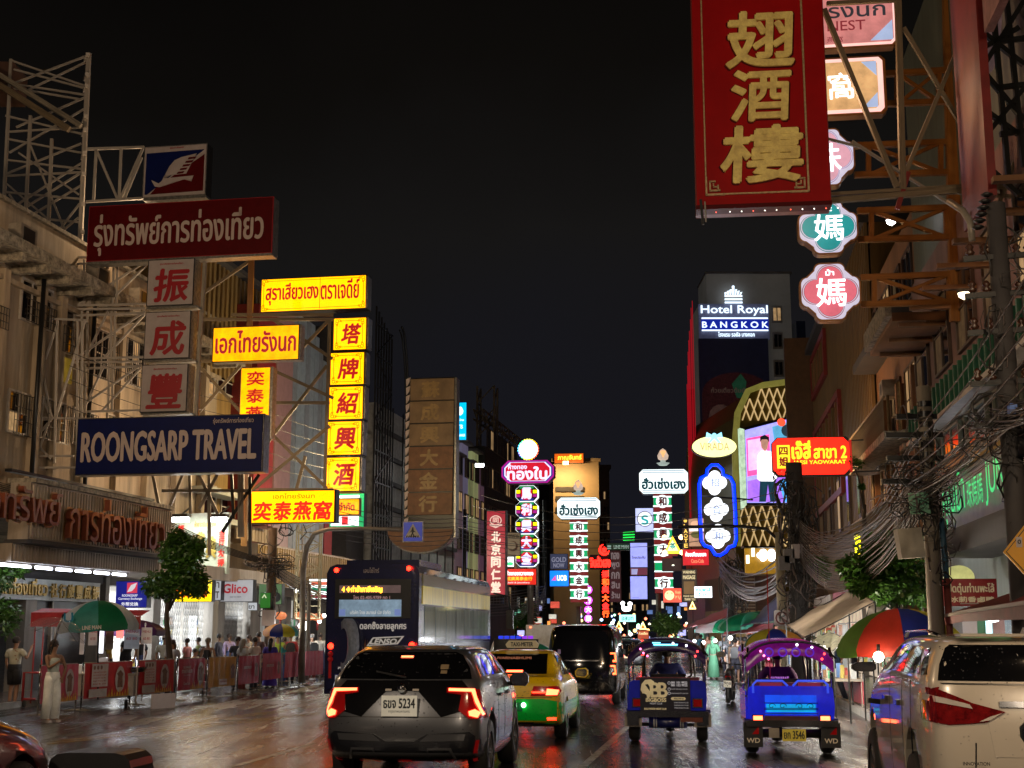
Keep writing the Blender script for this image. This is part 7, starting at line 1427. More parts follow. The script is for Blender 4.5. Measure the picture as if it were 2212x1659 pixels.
def far_car(lab,u,v,h_,col,rz=-.1,name='car',L_=4.3,W_=.86,tail=True):
 p=gpos(u,v);o=thing(name,lab,name.replace('_',' '),TR((p[0],p[1],0),rz));mcol=carpaint('far_%d_%d_%d'%tuple(int(99*x)for x in col),col);k=h_/1.5
 secs=[([.1,.04,0,0,.04,.08,.16,.2,.24],.3,.78,.6,.76,.95*k,.62,1.44*k),(.4,.22,W_,.6,.82,.95*k,.66,1.48*k),(2.4,.22,W_,.6,.82,.95*k,.66,1.5*k),(3.2,.22,W_,.6,.8,.95*k,.6,1.05*k),(L_,.3,.75,.5,.6,.7,.5,.75)]
 _,bb_=car_body(secs,'body',mcol,o,(),.3,.8,sub=1);decal(bb_,[(-.58,1.0*k),(.58,1.0*k),(.54,1.36*k),(-.54,1.36*k)],'r',M_tint,o,'rear_window',.01)
 for sx_ in(-1,1):
  if tail:decal(bb_,[(sx_*x,z)for x,z in((.5,.72),(.76,.72),(.76,.86),(.5,.86))],'r',E_tail,o,'tail_light',.015)
  for y in(.8,3.2):MB().lathe([(.001,-.1),(.31,-.1),(.31,.1),(.001,.1)],14,(sx_*.76,y,.31),'x').build('wheel',M_rubber,o,fix=False)
 MB().box((-.2,-.10,.60),(.2,-.06,.72)).build('number_plate',em('plate_glow',(.9,.8,.5),1.0),o);return o
far_car('dark saloon with cream plate glowing behind the black van',1356,1450,1.5,(.02,.02,.02))
far_car('pale car with a blue light bar ahead of the taxi',1100,1475,1.6,(.35,.33,.3))
far_car('silver hatchback between the van and the left tuk-tuk',1345,1418,1.45,(.1,.1,.1))
far_car('dark car far down the road with small tail lights',1300,1395,1.5,(.03,.03,.04));far_car('second dark car far down the road beside the tuk-tuk roof',1372,1402,1.5,(.05,.02,.02))
tr=thing('truck','pale beige box truck half hidden between the taxi and the black van','truck',TR((gpos(1165,1440)[0]+.2,gpos(1165,1440)[1],0),-.12));MB().box((-.9,0,.6),(.9,5,2.15)).build('cargo_box',mat('pale_box_paint',(.4,.36,.30),.5),tr);MB().box((-.85,.2,.35),(.85,5,.6)).build('chassis',M_dark,tr)
for x in(-.7,.7):
 MB().lathe([(.001,-.12),(.36,-.12),(.36,.12),(.001,.12)],14,(x,.9,.36),'x').build('wheel',M_rubber,tr,fix=False);MB().box((x-.08,-.03,.62),(x+.08,-.001,.72)).build('tail_light',E_tail,tr)
MB().box((-.7,-.03,2.0),(-.6,-.001,2.05)).build('marker_lamp',E_tailhot,tr)
lb_=thing('light_bar','blue and violet flashing light bar above the pale car','lamp',TR(P(1115,1380,46)));
for k in range(6):MB().box((-.60+k*.2,0,0),(-.43+k*.2,.2,.10)).build('lit_lens',em('blue_flash',(.01,.04,.8),1)if k<4 else em('violet_flash',(.3,.03,.8),1),lb_)
MB().box((-.75,0,-.55),(.75,.2,-.01)).build('bracket',M_dark,lb_)
# ================================================================ PEOPLE
def skin_mesh(verts,edges,radii,sub=1,root=0,m=None):
 me=bpy.data.meshes.new('s');me.from_pydata(verts,edges,[])
 def mods(o):
  k=o.modifiers.new('k','SKIN');k.branch_smoothing=.6;k.use_smooth_shade=True
  for i,v in enumerate(o.data.skin_vertices[0].data):v.radius=radii[i]if isinstance(radii[i],tuple)else(radii[i],radii[i]);v.use_root=(i==root)
  s=o.modifiers.new('s','SUBSURF');s.levels=sub
 o=bpy.data.objects.new('t',me);COL.objects.link(o)
 bm=bmesh.new();bm.from_mesh(me);bm.verts.layers.skin.verify();bm.to_mesh(me);bm.free()
 mods(o);dg=bpy.context.evaluated_depsgraph_get();dg.update();r=bpy.data.meshes.new_from_object(o.evaluated_get(dg));bpy.data.objects.remove(o)
 if m:r.materials.clear();r.materials.append(m)
 return r
def person(lab,loc,rz,h=1.68,top=(.5,.5,.5),bottom=(.03,.03,.04),sleeves='short',legs='trousers',hair=(.012,.009,.008),longhair=False,larm=None,rarm=None,stride=.0,build=1.0,hat=None,group=None,lean=0.0,sit=False,skin=None,bag=False):
 """faces local -y; larm/rarm: (elbow offset, hand offset) from the shoulder"""
 k=h/1.70;T_=thing('person',lab,'person',TR(loc,rz,0,0,k),group)
 ms=mat('skin_%d'%int((skin or(.28,))[0]*100),skin or(.28,.15,.09),.55,var=.12)
 J={};w=.185*build
 J['pel']=(0,0,.95);J['bel']=(0,-.01-lean*.3,1.10);J['che']=(0,-.0-lean*.7,1.30);J['nek']=(0,.01-lean,1.45);J['chin']=(0,-.02-lean*1.1,1.54);J['hed']=(0,-.015-lean*1.15,1.62)
 J['ls']=(-w,.01-lean*.9,1.40);J['rs']=(w,.01-lean*.9,1.40)
 if sit:J['lk'],J['rk']=(-.13,-.42,.93),(.13,-.42,.93);J['lf'],J['rf']=(-.13,-.44,.50),(.13,-.44,.50)
 else:J['lk'],J['rk']=(-.10,-.02-stride*.5,.50),(.10,-.02+stride*.3,.50);J['lf'],J['rf']=(-.10,.02-stride,.08),(.10,.02+stride,.08)
 J['lh'],J['rh']=(-.10,0,.88),(.10,0,.88)
 larm=larm or((-.06,.02,-.28),(-.05,-.06,-.52));rarm=rarm or((.06,.02,-.28),(.05,-.06,-.52))
 add=lambda a,b:tuple(x+y for x,y in zip(a,b))
 J['le'],J['lw']=add(J['ls'],larm[0]),add(J['ls'],larm[1]);J['re'],J['rw']=add(J['rs'],rarm[0]),add(J['rs'],rarm[1])
 for s_ in 'lr':
  d=Vector(J[s_+'w'])-Vector(J[s_+'e']);d.normalize();J[s_+'p']=tuple(Vector(J[s_+'w'])+d*.09)
  f=Vector(J[s_+'f']);J[s_+'t']=tuple(f+Vector((0,-.16,-.045)))
 names=['pel','bel','che','nek','chin','hed','ls','le','lw','lp','rs','re','rw','rp','lh','lk','lf','lt','rh','rk','rf','rt']
 R_=dict(pel=(.135*build,.10*build),bel=(.12*build,.09*build),che=(.125*build,.09*build),nek=.052,chin=.062,hed=(.078,.10),ls=.048,le=.038,lw=.028,lp=.026,rs=.048,re=.038,rw=.028,rp=.026,lh=.085,lk=.058,lf=.042,lt=.032,rh=.085,rk=.058,rf=.042,rt=.032)
 E_=[('pel','bel'),('bel','che'),('che','nek'),('nek','chin'),('chin','hed'),('che','ls'),('ls','le'),('le','lw'),('lw','lp'),('che','rs'),('rs','re'),('re','rw'),('rw','rp'),('pel','lh'),('lh','lk'),('lk','lf'),('lf','lt'),('pel','rh'),('rh','rk'),('rk','rf'),('rf','rt')]
 def sub_(nm,extra=0.0,rep=None):
  ix={n_:i for i,n_ in enumerate(nm)};rr=[]
  for n_ in nm:
   r=(rep or{}).get(n_,R_[n_]);r=r if isinstance(r,tuple)else(r,r);rr.append((r[0]+extra,r[1]+extra))
  return[J[n_]for n_ in nm],[(ix[a],ix[b])for a,b in E_ if a in ix and b in ix],rr
 v,e_,r=sub_(names);bm_=skin_mesh(v,e_,r,1,0,ms);link('body',bm_,T_)
 b=MB();b.smooth=True
 for s_ in 'lr':
  w_,p_=Vector(J[s_+'w']),Vector(J[s_+'p']);d=(p_-w_).normalized();sd=d.cross(Vector((0,1,0)));sd=sd.normalized()if sd.length>.1 else Vector((1,0,0));up=d.cross(sd)
  for i,ln in enumerate((.07,.08,.075,.06)):
   o_=p_+sd*(-.027+i*.018)-d*.01;b.tube([o_,o_+d*ln*.5+up*.008,o_+d*ln+up*.028],[.010,.009,.007],5)
  o_=w_+d*.03-sd*.03;b.tube([o_,o_+d*.03-sd*.025,o_+d*.06-sd*.03+up*.01],[.011,.010,.008],5)
 hx,hy,hz=J['hed'];b.tube([(hx,hy-.085,hz+.0),(hx,hy-.112,hz-.022),(hx,hy-.088,hz-.035)],[.008,.016,.008],6)
 for sx_ in(-1,1):b.tube([(hx+sx_*.078,hy+.01,hz+.01),(hx+sx_*.088,hy+.015,hz-.03)],[.014,.01],5)
 b.build('hands_and_face',ms,T_,fix=False)
 b=MB()
 for sx_ in(-1,1):b.lathe([(.001,-.006),(.012,-.003),(.013,.003)],6,(hx+sx_*.032,hy-.092,hz+.01),'y')
 b.box((hx-.025,hy-.094,hz-.058),(hx+.025,hy-.086,hz-.050));b.build('eyes_and_mouth',mat('dark_feature',(.05,.015,.01),.4),T_,fix=False)
 mt=mat('cloth_%d_%d_%d'%tuple(int(99*x)for x in top),top,.8,var=.2,vs_=5,bump=.5,bs=9);mb_=mat('cloth_%d_%d_%d'%tuple(int(99*x)for x in bottom),bottom,.8,var=.2,vs_=5,bump=.5,bs=9)
 ctr=['pel','bel','che','nek','ls','rs']+(['le','re']if sleeves in('short','long')else[])+(['lw','rw']if sleeves=='long' else[])
 J2=dict(J)
 if sleeves=='short':
  for s_ in 'lr':J[s_+'e']=tuple(Vector(J[s_+'s']).lerp(Vector(J[s_+'e']),.75))
 J['nek']=(0,.01-lean*.95,1.425)
 v,e_,r=sub_(ctr,.018,dict(nek=.062,ls=.070,rs=.070,le=.062,re=.062,lw=.042,rw=.042,che=(.165*build,.12*build),pel=(.16*build,.12*build)))
 if sleeves=='none':J['nek']=(0,-.005,1.37);v,e_,r=sub_(['pel','bel','che','nek'],.012,dict(che=(.15*build,.115*build),pel=(.15*build,.115*build),nek=(.14*build,.105*build)))
 link('shirt',skin_mesh(v,e_,r,1,0,mt),T_);J.update(J2)
 if legs=='skirt':MB().lathe([(.15*build,.98),(.20,.7),(.26,.12),(.25,.10)],14).build('skirt',mb_,T_,fix=False)
 else:
  if legs=='shorts':
   for s_ in 'lr':J[s_+'k']=tuple(Vector(J[s_+'h']).lerp(Vector(J[s_+'k']),.85))
  nm=['pel','lh','lk','rh','rk']+(['lf','rf']if legs!='shorts' else[]);wd=.028 if legs=='wide' else .016
  b=MB();kk,kf=(.105,.115)if legs=='wide' else(.080,.064);b.smooth=True
  for s_,sg_ in(('l',-1),('r',1)):pts_=[(sg_*.072,0,.97),(sg_*.085,-.005,.86),J[s_+'k']]+([J[s_+'f']]if legs!='shorts' else[]);b.tube(pts_,[.095*build,.105*build,kk if legs!='shorts' else .10]+([kf]if legs!='shorts' else[]),10)
  n0=len(b.v);b.lathe([(.10*build,.84),(.150*build,.90),(.158*build,.98),(.150*build,1.05),(.145*build,1.055)],14);b.v=b.v[:n0]+[(x,y*.78,z)for x,y,z in b.v[n0:]]
  b.build('trousers' if legs!='shorts' else 'shorts',mb_,T_,fix=False);J.update(J2)
 mh=mat('hair_%d'%int(hair[0]*1000),hair,.6,bump=.5,bs=90)
 b=MB();b.smooth=True;b.lathe([(.001,.125),(.05,.118),(.085,.075),(.094,.02),(.085,-.03),(.06,-.05)],12,(hx,hy+.022,hz));b.v=[(x*1.0,y,z)for x,y,z in b.v];b.build('hair',mh,T_,fix=False)
 if longhair:MB().tube([(hx,hy+.07,hz+.02),(hx,hy+.10,hz-.12),(hx+.01,hy+.10,hz-.34)],[.08,.085,.04],8).build('long_hair',mh,T_)
 if hat:MB().lathe([(.001,.15),(.07,.14),(.098,.08),(.102,.03),(.10,.02)],14,(hx,hy,hz)).build('cap',mat('cap_%d'%int(hat[0]*99),hat,.7),T_,fix=False)
 b=MB()
 for s_ in 'lr':f=Vector(J[s_+'f']);b.box((f.x-.045,f.y-.19,max(0,f.z-.08)if not sit else f.z-.08),(f.x+.045,f.y+.07,f.z-.02 if f.z>.1 or sit else .05))
 b.build('shoes',M_dark if bottom[0]<.2 else M_greyw,T_)
 if bag:MB().prism([(-.14,.98),(.14,.98),(.15,1.32),(.08,1.40),(-.08,1.40),(-.15,1.32)],.12,.26).build('backpack',M_black,T_)
 return T_
W_=(.50,.48,.45);LFz=.0
def pg(u,v,z=0.0):p=G(u,v,z);return(p.x,p.y,z)
person('woman in striped strapless top and wide white trousers facing sideways in the road',pg(108,1560),.9,1.68,(.42,.46,.42),(.80,.80,.76),'none','wide',(.02,.012,.01),True,larm=((.0,-.12,-.26),(.10,-.30,-.14)),rarm=((.13,.0,-.26),(.02,-.08,-.46)))
person('man in cream T-shirt and black shorts holding a phone to his face',pg(26,1528),2.6,1.72,(.46,.44,.34),(.012,.012,.014),'short','shorts',build=1.25,larm=((-.12,-.08,-.22),(-.06,-.24,.04)))
person('vendor in black T-shirt bending behind the food cart',pg(268,1478,.14),2.9,1.68,(.012,.012,.014),(.02,.02,.03),lean=.25,build=1.2)
person('bearded man in pale shirt and knitted cap behind the barriers',pg(352,1500),.15,1.74,(.42,.44,.38),(.1,.1,.1),hat=(.35,.3,.25),bag=False)
person('woman in white top beside the bearded man',pg(368,1503),-.3,1.60,(.55,.52,.50),(.2,.2,.22),hair=(.03,.015,.01),longhair=True)
person('woman in dark vest with short fair hair by the third banner',pg(445,1497),-.2,1.64,(.02,.015,.02),(.25,.12,.08),'none','shorts',hair=(.25,.2,.13))
for i,(u,v,rz,t_,l_,hh,lb,kw)in enumerate((
 (510,1490,.3,(.04,.045,.06),'short',1.66,'person with dark curly hair and grey-blue shirt behind the orange banner',{}),(522,1493,2.4,(.52,.52,.50),'short',1.60,'person in white shirt and pale headscarf seen from behind',dict(hair=(.3,.28,.24),longhair=True)),
 (548,1490,1.0,(.55,.53,.52),'short',1.64,'person in white shirt leaning towards a tall man',{}),(556,1484,-.6,(.06,.03,.03),'long',1.80,'tall bearded man in dark brown shirt beside the utility pole',{}),
 (582,1487,3.0,(.05,.03,.30),'short',1.60,'person in a purple dress seen from behind through the barriers',dict(legs='skirt',bottom=(.06,.03,.36),longhair=True)),(597,1476,.2,(.30,.42,.03),'short',1.72,'man in a lime green shirt under the small umbrella',dict(rarm=((.1,-.1,-.2),(.05,-.3,-.1)))),
 (648,1470,2.8,(.35,.34,.32),'short',1.58,'child-sized person in grey shirt near the bright stall lamp',{}),(672,1468,-2.6,(.55,.52,.50),'short',1.72,'man in white shirt with a dark bag strap near the bus',dict(hair=(.15,.14,.13),bag=True)))):
 kw=dict(kw);bt_=kw.pop('bottom',[(.05,.05,.07),(.25,.05,.04),(.12,.12,.14)][i%3]);lg=kw.pop('legs','trousers');person(lb,pg(u,v),rz,hh,t_,bt_,'short' if l_=='short' else 'long',lg,**kw)
for i,(u,lb)in enumerate(((418,'first of three seated customers with heads just above the barrier'),(432,'middle of three seated customers above the barrier'),(402,'seated customer with a phone light left of the other diners'))):
 person(lb,tuple(Vector(pg(u,1480))+Vector((0,0,-.42))),1+i,1.66,[(.5,.48,.46),(.02,.02,.02),(.35,.30,.25)][i],(.04,.04,.05),sit=True,larm=((-.05,-.1,-.25),(.05,-.3,-.2)))
person('person in a long green rain poncho walking away',pg(1542,1468),2.8,1.62,(.06,.20,.11),(.06,.20,.11),'long','skirt',hair=(.1,.28,.17),longhair=True,stride=.1)
crowd=((1590,1478,2.9,(.35,.25,.18),'person with a black backpack beyond the parked scooter',dict(bag=True)),(1578,1470,.2,(.02,.02,.02),'person in black with dark cap near the stall corner',dict(hat=(.02,.02,.02))),(1565,1455,.5,(.3,.33,.36),'pale-shirted pedestrian walking between stalls',{}),
  (1530,1450,2.7,(.25,.12,.08),'pedestrian in rust shirt left of the poncho',{}),(1604,1462,1.2,(.5,.25,.12),'shopper in orange-brown shirt under the red tarp',{}),(1516,1440,3.0,(.1,.1,.12),'dark-clothed pedestrian by the left tuk-tuk roof',{}),(1620,1455,-1.2,(.45,.42,.4),'shopper in white shirt near the hanging bags',{}),
  (1552,1438,0.3,(.4,.1,.1),'pedestrian in red shirt deep in the lane',{}),(1640,1450,.8,(.1,.12,.3),'shopper in blue shirt behind the right tuk-tuk',{}),(1505,1432,2.2,(.5,.48,.45),'distant pedestrian in white by the bright stall lights',{}),(1535,1430,2.2,(.2,.3,.15),'distant pedestrian in olive green among the stalls',{}),
  (1812,1520,-1.4,(.02,.04,.09),'vendor in dark blue standing between the violet tuk-tuk and the black panel',{}),(1655,1445,2.0,(.55,.3,.05),'stallholder in amber shirt seen through the violet tuk-tuk',{}),(1800,1475,1.4,(.4,.36,.3),'stallholder in beige behind the hanging bags',{}))
for i,(u,v,rz,c,lb,kw)in enumerate(crowd):person(lb,pg(u,v),rz,1.58+.04*(i%4),c,[(.05,.05,.07),(.15,.12,.1),(.03,.03,.05)][i%3],'short','trousers' if i%3 else 'shorts',stride=.08*(i%3),**kw)
for(o,lb,c)in((bpy.data.objects['tuk_tuk'],'tuk-tuk driver in blue shirt seen from behind',(.02,.03,.18)),(bpy.data.objects['tuk_tuk.001'],'tuk-tuk driver in violet-lit jacket with lettering on the back',(.10,.02,.14))):
 M_=o.matrix_basis@Matrix.Translation((-.02,1.72,-.10));l_=M_.translation;q_=person(lb,l_,math.pi+o.rotation_euler.z,1.66,c,(.03,.03,.05),'long','trousers',sit=True,larm=((-.1,-.18,-.2),(.0,-.38,-.18)),rarm=((.1,-.18,-.2),(.0,-.38,-.18)),build=1.1)
 if c[0]>.05:text('YAOWARAT',-.16,1.22,.16,1.28,-.18,em('violet_letter',(.6,.2,.8),.8,nolight=True),q_,.05,M=Euler((0,0,math.pi)).to_matrix().to_4x4())
def umbrella(lab,top,r,h,cols,n=8,pole_=1.9,M=None,alpha=1.0,val=.12,tiltx=0,tilty=0,name='market_umbrella',cat='umbrella'):
 U=thing(name,lab,cat,M or TR(top,.3,tiltx,tilty));
 for i in range(n):
  a0_,a1_=2*math.pi*i/n,2*math.pi*(i+1)/n;b=MB();b.smooth=True;rows=[]
  for k in range(7):
   t=k/6;rr=r*math.sin(t*1.25)/math.sin(1.25);zz=-h*(1-math.cos(t*1.25))/(1-math.cos(1.25))
   row=[]
   for j in range(5):
    a=a0_+(a1_-a0_)*j/4;sag=1-.045*math.sin(math.pi*j/4)*t;row.append((rr*sag*math.cos(a),rr*sag*math.sin(a),zz-.03*t*math.sin(math.pi*j/4)))
   rows.append(row)
  rows.append([(p[0]*.985,p[1]*.985,p[2]-val)for p in rows[-1]])
  b.add([p for r_ in rows for p in r_],[(k*5+j,k*5+j+1,(k+1)*5+j+1,(k+1)*5+j)for k in range(7)for j in range(4)])
  b.build('canopy_panel',cols[i%len(cols)],U,fix=False);bar(U,(0,0,-.03 if alpha==1 else-.05),(r*.97*math.cos(a0_),r*.97*math.sin(a0_),-h-.02),.015 if alpha==1 else .005,M_dark if alpha==1 else M_chrome,'rib')
 MB().cyl((0,0,.08),(0,0,-pole_),.02,8).build('shaft',M_dark if alpha==1 else M_chrome,U);return U
def cloth(n_,c,em_=0.0):return mat('canvas_'+n_,c,.6,0,em_,c,.25,2.0,bump=.2,bs=6)
cR,cG,cB,cY,cW,cO,cT=cloth('red',(.42,.025,.01),.04),cloth('green',(.06,.14,.015),.03),cloth('blue',(.012,.022,.19),.04),cloth('yellow',(.40,.34,.02),.05),cloth('white',(.42,.44,.42),.05),cloth('orange',(.5,.2,.02),.04),cloth('teal',(.03,.25,.22),.04)
cDG=cloth('dark_green',(.0,.13,.05),.03)
M_clear=mat('clear_plastic_film',(.35,.36,.45),.12,0,var=.1,alpha=.14)
t_=pg(108,1560);umbrella('clear plastic umbrella held by the woman in white trousers',P(134,1335,27.6),.62,.36,[M_clear],8,.75,alpha=.3,val=.0,tilty=.25,name='umbrella')
umbrella('green, blue and white market umbrella over the food cart',P(212,1297,33.7),.98,.62,[cDG,cW,cDG,cB,cW,cT,cDG,cW],8,2.4,tilty=-.05)
s=Sign('x',None,None,(240,1335,270,1350),32.4,yaw=.0,root=bpy.data.objects['market_umbrella']);
wl2=mat('canopy_print_white',(.5,.5,.48),.6)
b_=text('LINE MAN',-.05,-.70,.40,-.61,-1.08,wl2,bpy.data.objects['market_umbrella'],.05,M=Matrix.Rotation(-.3,4,'Z')@Matrix.Identity(4));text('U',-.55,-.5,-.33,-.28,-.90,M_teal,bpy.data.objects['market_umbrella'],.02,M=Matrix.Rotation(-.3,4,'Z'))
# ================================================================ barriers with banners
M_ban=[mat('banner_'+n_,c,.5,0,.03,c,.25,2.5,bump=.4,bs=5)for n_,c in(('red',(.36,.02,.02)),('crimson',(.36,.03,.05)),('orange',(.42,.20,.04)),('rose',(.42,.06,.09)))]
M_bgrey=mat('banner_grey',(.40,.36,.34),.5);M_flame=mat('banner_flame',(.55,.30,.02),.5,var=.6,vs_=9);M_food=mat('banner_food_brown',(.16,.07,.04),.5,var=.6,vs_=12);M_dimw=mat('banner_white_print',(.5,.42,.40),.5)
posts=[(78,1549),(171,1536.5),(289,1524.5),(377,1515),(444,1507),(510,1500),(560,1493),(607,1486),(652,1481),(697,1476)]
pp=[G(u,v)for u,v in posts]
blab=['barrier with rose banner hidden behind the woman in white trousers','barrier with red flame banner and a grey price list','barrier with red banner and two grey food notices','barrier with dark crimson street food banner','barrier with the only orange-brown banner','barrier with crumpled crimson banner right of the orange one','barrier with crumpled crimson banner in front of the purple dress','barrier with pinkish crumpled banner under the small umbrella','barrier with pinkish banner near the bright stall lamp','barrier with folded rose banner touching the bus corner']
for i in range(9):
 A_,B_=pp[i],pp[i+1];d=B_-A_;ln=d.length-.22;rz=math.atan2(d.y,d.x)
 br=thing('crowd_barrier',blab[i],'barrier',TR((A_.x,A_.y,0),rz),'banner barriers along the roadside')
 for x in(.06,ln):MB().tube([(x,0,.03),(x,0,1.15)],.022,8).build('post',M_chrome if i<6 else M_steel,br);MB().tube([(x,-.28,.02),(x,0,.05),(x,.28,.02)],.018,6).build('foot',M_steel,br)
 MB().tube([(.06,0,1.13),(ln,0,1.13)],.016,6).build('top_rail',M_steel,br)
 b=MB();b.smooth=True;nx=28;rnd=random.Random(i);amp=.012 if i<4 else .035
 zs_=[.28+(i>5)*.05+k*.14 for k in range(7)]
 b.add([(.06+(ln-.06)*j/nx,-.03-amp*(1+math.sin(j*1.1+i)+.6*math.sin(j*2.3+k*.5))*(.5+.08*k if i>3 else 1),z)for k,z in enumerate(zs_)for j in range(nx+1)],[(k*(nx+1)+j,k*(nx+1)+j+1,(k+1)*(nx+1)+j+1,(k+1)*(nx+1)+j)for k in range(6)for j in range(nx)])
 bm_=[3,0,0,1,2,1,1,3,3][i];ban=b.build('banner',M_ban[bm_],br,fix=False)
 y0=-.05-amp*2.6
 ov=ln*(.72 if i not in(3,4)else .80);ra=.28 if i<4 else .17
 if i<7:
  MB().prism([(ov+ra*.8*math.cos(a),.70+ra*1.15*math.sin(a))for a in[k*.39 for k in range(16)]],y0-.002,y0).build('oval_print',M_bgrey,ban)
  MB().prism([(ov-.12,.5),(ov-.10,.78),(ov-.16,.84),(ov,.93),(ov+.14,.82),(ov+.10,.76),(ov+.12,.5)],y0-.005,y0-.003).build('food_print',M_food,ban)
 if i in(0,1,2,3):
  for k in range(9):x=ln*.45+k*ln*.055;MB().prism([(x-.05,.29),(x,.40+.06*(k*7%3)),(x+.05,.29)],y0-.007,y0-.006).build('flame_print',M_flame,ban)
 if i in(1,2):
  MB().box((.32,y0-.012,.55),(ln*.46,y0-.008,1.10)).build('notice',M_bgrey,br);MB().box((.22,y0-.012,.30),(ln*.45,y0-.008,.50)).build('notice',M_bgrey,br)
  for k,t1 in enumerate(('SEAFOOD','NOODLE SOUP','GRILLED SQUID','PAD THAI 80','RICE 60')):text(t1,.38,.88-k*.07,ln*.42,.915-k*.07,y0-.0135,M_redlens,br,0)
  for k in range(3):MB().lathe([(.001,-.002),(.05,0)],12,(.42+k*.15,y0-.013,1.01),'y').build('dish_print',M_food,br,fix=False)
 if i==3:text('YAOWARAT',ln*.15,.86,ln*.42,.93,y0-.01,M_dimw,ban,.03);text('STREETFOOD',ln*.10,.74,ln*.48,.83,y0-.01,M_dimw,ban,.06);text('BANGKOK',ln*.18,.66,ln*.42,.70,y0-.01,M_dimw,ban,0);text('Coca-Cola',ln*.18,.42,ln*.40,.50,y0-.01,M_dimw,ban,.02)
 if i==4:MB().box((ln*.30,y0-.012,.33),(ln*.58,y0-.008,.50)).build('notice',M_dimw,br);text('PLEASE QUEUE',ln*.32,.40,ln*.56,.44,y0-.014,M_redlens,br)
 if i in(5,6):text('STREETFOOD',ln*.10,.74,ln*.46,.82,y0-.01,M_dimw,ban,.05)
wb=thing('sandwich_board','low white board leaning under the third banner barrier','board',TR((G(352,1530).x,G(352,1530).y,0),.9));MB().prism([(-.36,0),(.36,0),(.36,.36),(-.36,.36)],-.02,.02).build('panel',M_greyw,wb);bar(wb,(0,.02,.33),(0,.3,0),.04,M_steel,'prop')
# ================================================================ red food cart
ct=thing('food_cart','red steel food cart with a red fabric canopy and hanging menus','food cart',TR((-11.5,34.9,.0),.08,sc=.9));cx_=33.6/FPX
cw=2.9;M_rcv=mat('red_canopy_cloth',(.42,.03,.035),.5,0,.10,(.6,.04,.05),.3,bump=.3,bs=4);M_rc=mat('red_cart_paint',(.30,.02,.02),.4)
for x in(-.75,cw-.75):
 for y in(0,.9):bar(ct,(x,y,.1),(x,y,2.35),.035,M_rc if x<0 else M_white_steel,'post')
bar(ct,(-.2,0,.9),(-.2,0,2.3),.03,M_white_steel,'post')
b=MB();b.add([(-.85,-.12,2.62),(cw-.7,-.12,2.52),(cw-.65,1.0,2.7),(-.85,1.0,2.75)],[(0,1,2,3)]);b.build('canopy_top',M_rcv,ct)
MB().box((-.85,-.15,2.22),(.55,-.12,2.62)).build('canopy_valance',M_rcv,ct);MB().box((.56,-.14,2.15),(cw-.7,-.11,2.52)).build('canopy_valance',M_rc,ct)
MB().box((-.55,.0,.85),(cw-.8,.85,.92)).build('counter',M_steel,ct);MB().box((-.5,.05,.3),(cw-.85,.8,.85)).build('cabinet',M_white_steel,ct)
MB().tube([(-.95,-.1,.12),(-.95,-.1,.95),(-.55,-.1,.95)],.04,6).build('handle_frame',M_rc,ct);MB().tube([(-.95,-.1,.22),(-.6,-.1,.22)],.04,6).build('handle_frame',M_rc,ct)
for x in(-.9,1.9):MB().lathe([(.001,-.03),(.10,-.03),(.10,.03),(.001,.03)],12,(x,-.1,.1),'x').build('wheel',M_rubber,ct,fix=False)
for k,(x,w_,hh,c)in enumerate(((.62,.12,.75,'p'),(.85,.26,.5,'p'),(1.16,.12,.72,'w'),(1.33,.22,.62,'g'),(1.62,.2,.3,'r'),(1.85,.42,.6,'b'),(2.32,.3,.45,'p'))):
 m_=dict(p=mat('paper_menu',(.55,.50,.50),.6,0,.10,(.6,.55,.55),.1),w=em('white_lit_menu',(.9,.92,1),1.4),g=M_bgrey,r=em('red_white_lit_menu',(1,.3,.25),1.2),b=mat('bluish_menu',(.4,.45,.55),.6,0,.15,(.4,.45,.55)))[c]
 q=MB().box((x-.1,-.05,2.2-hh),(x-.1+w_,-.04,2.2)).build('hanging_menu',m_,ct)
 if c in 'pb' and w_>.2:text('MENU',x-.06,2.05,x-.14+w_,2.12,-.055,M_redlens,q);text('60 80',x-.04,1.85,x-.16+w_,1.93,-.055,M_redlens,q)
MB().prism([(-.08,0),(.30,0),(.34,.42),(.30,.45),(.12,.42)],0,.2).build('scale',M_whitep,ct,TR((.9,.2,.92)))
MB().box((.3,.2,.92),(.75,.6,1.16)).build('white_box',M_whitep,ct);MB().lathe([(.001,0),(.3,.02),(.34,.12),(.36,.16)],16,(2.0,.4,.93)).build('steel_tray',M_chrome,ct,fix=False)
for k in range(6):MB().lathe([(.05,0),(.06,.16),(.001,.18)],8,(1.25+k*.13,.5,.92)).build('jar',M_good[k],ct,fix=False)
arealight((1.2,.4,2.45),.8,45,(.95,.97,1),(0,0,0),parent=ct)
umbrella('small yellow, teal and red umbrella by the utility pole',P(607,1347,46),.60,.26,[cY,cT,cR,cDG,cO,cB],8,2.2,tiltx=.08)
umbrella('dark violet umbrella edge right of the cart umbrella',P(285,1338,37),.9,.3,[mat('violet_canvas',(.06,.01,.08),.5)],8,2.1)
for i,(u,v,Y,lb)in enumerate(((606,1330,55,'brown paper lantern beside the pole'),(648,1330,56,'first orange ribbed lantern under the shop ceiling'),(668,1332,57,'pale orange ribbed lantern in the middle'),(686,1333,58,'orange ribbed lantern nearest the bus'))):
 q=thing('paper_lantern',lb,'lantern',TR(P(u,v,Y)));MB().lathe([(.05,.16),(.2,.12),(.27,0),(.2,-.12),(.05,-.16)],14).build('shade',em('lantern_orange',(.75,.22,.08),.8,.3),q,fix=False);MB().cyl((0,0,-.16),(0,0,-.55),.05,6).build('tassel',mat('red_tassel',(.3,.02,.02),.7),q);bar(q,(0,0,.16),(0,0,.5),.012,M_dark,'cord')
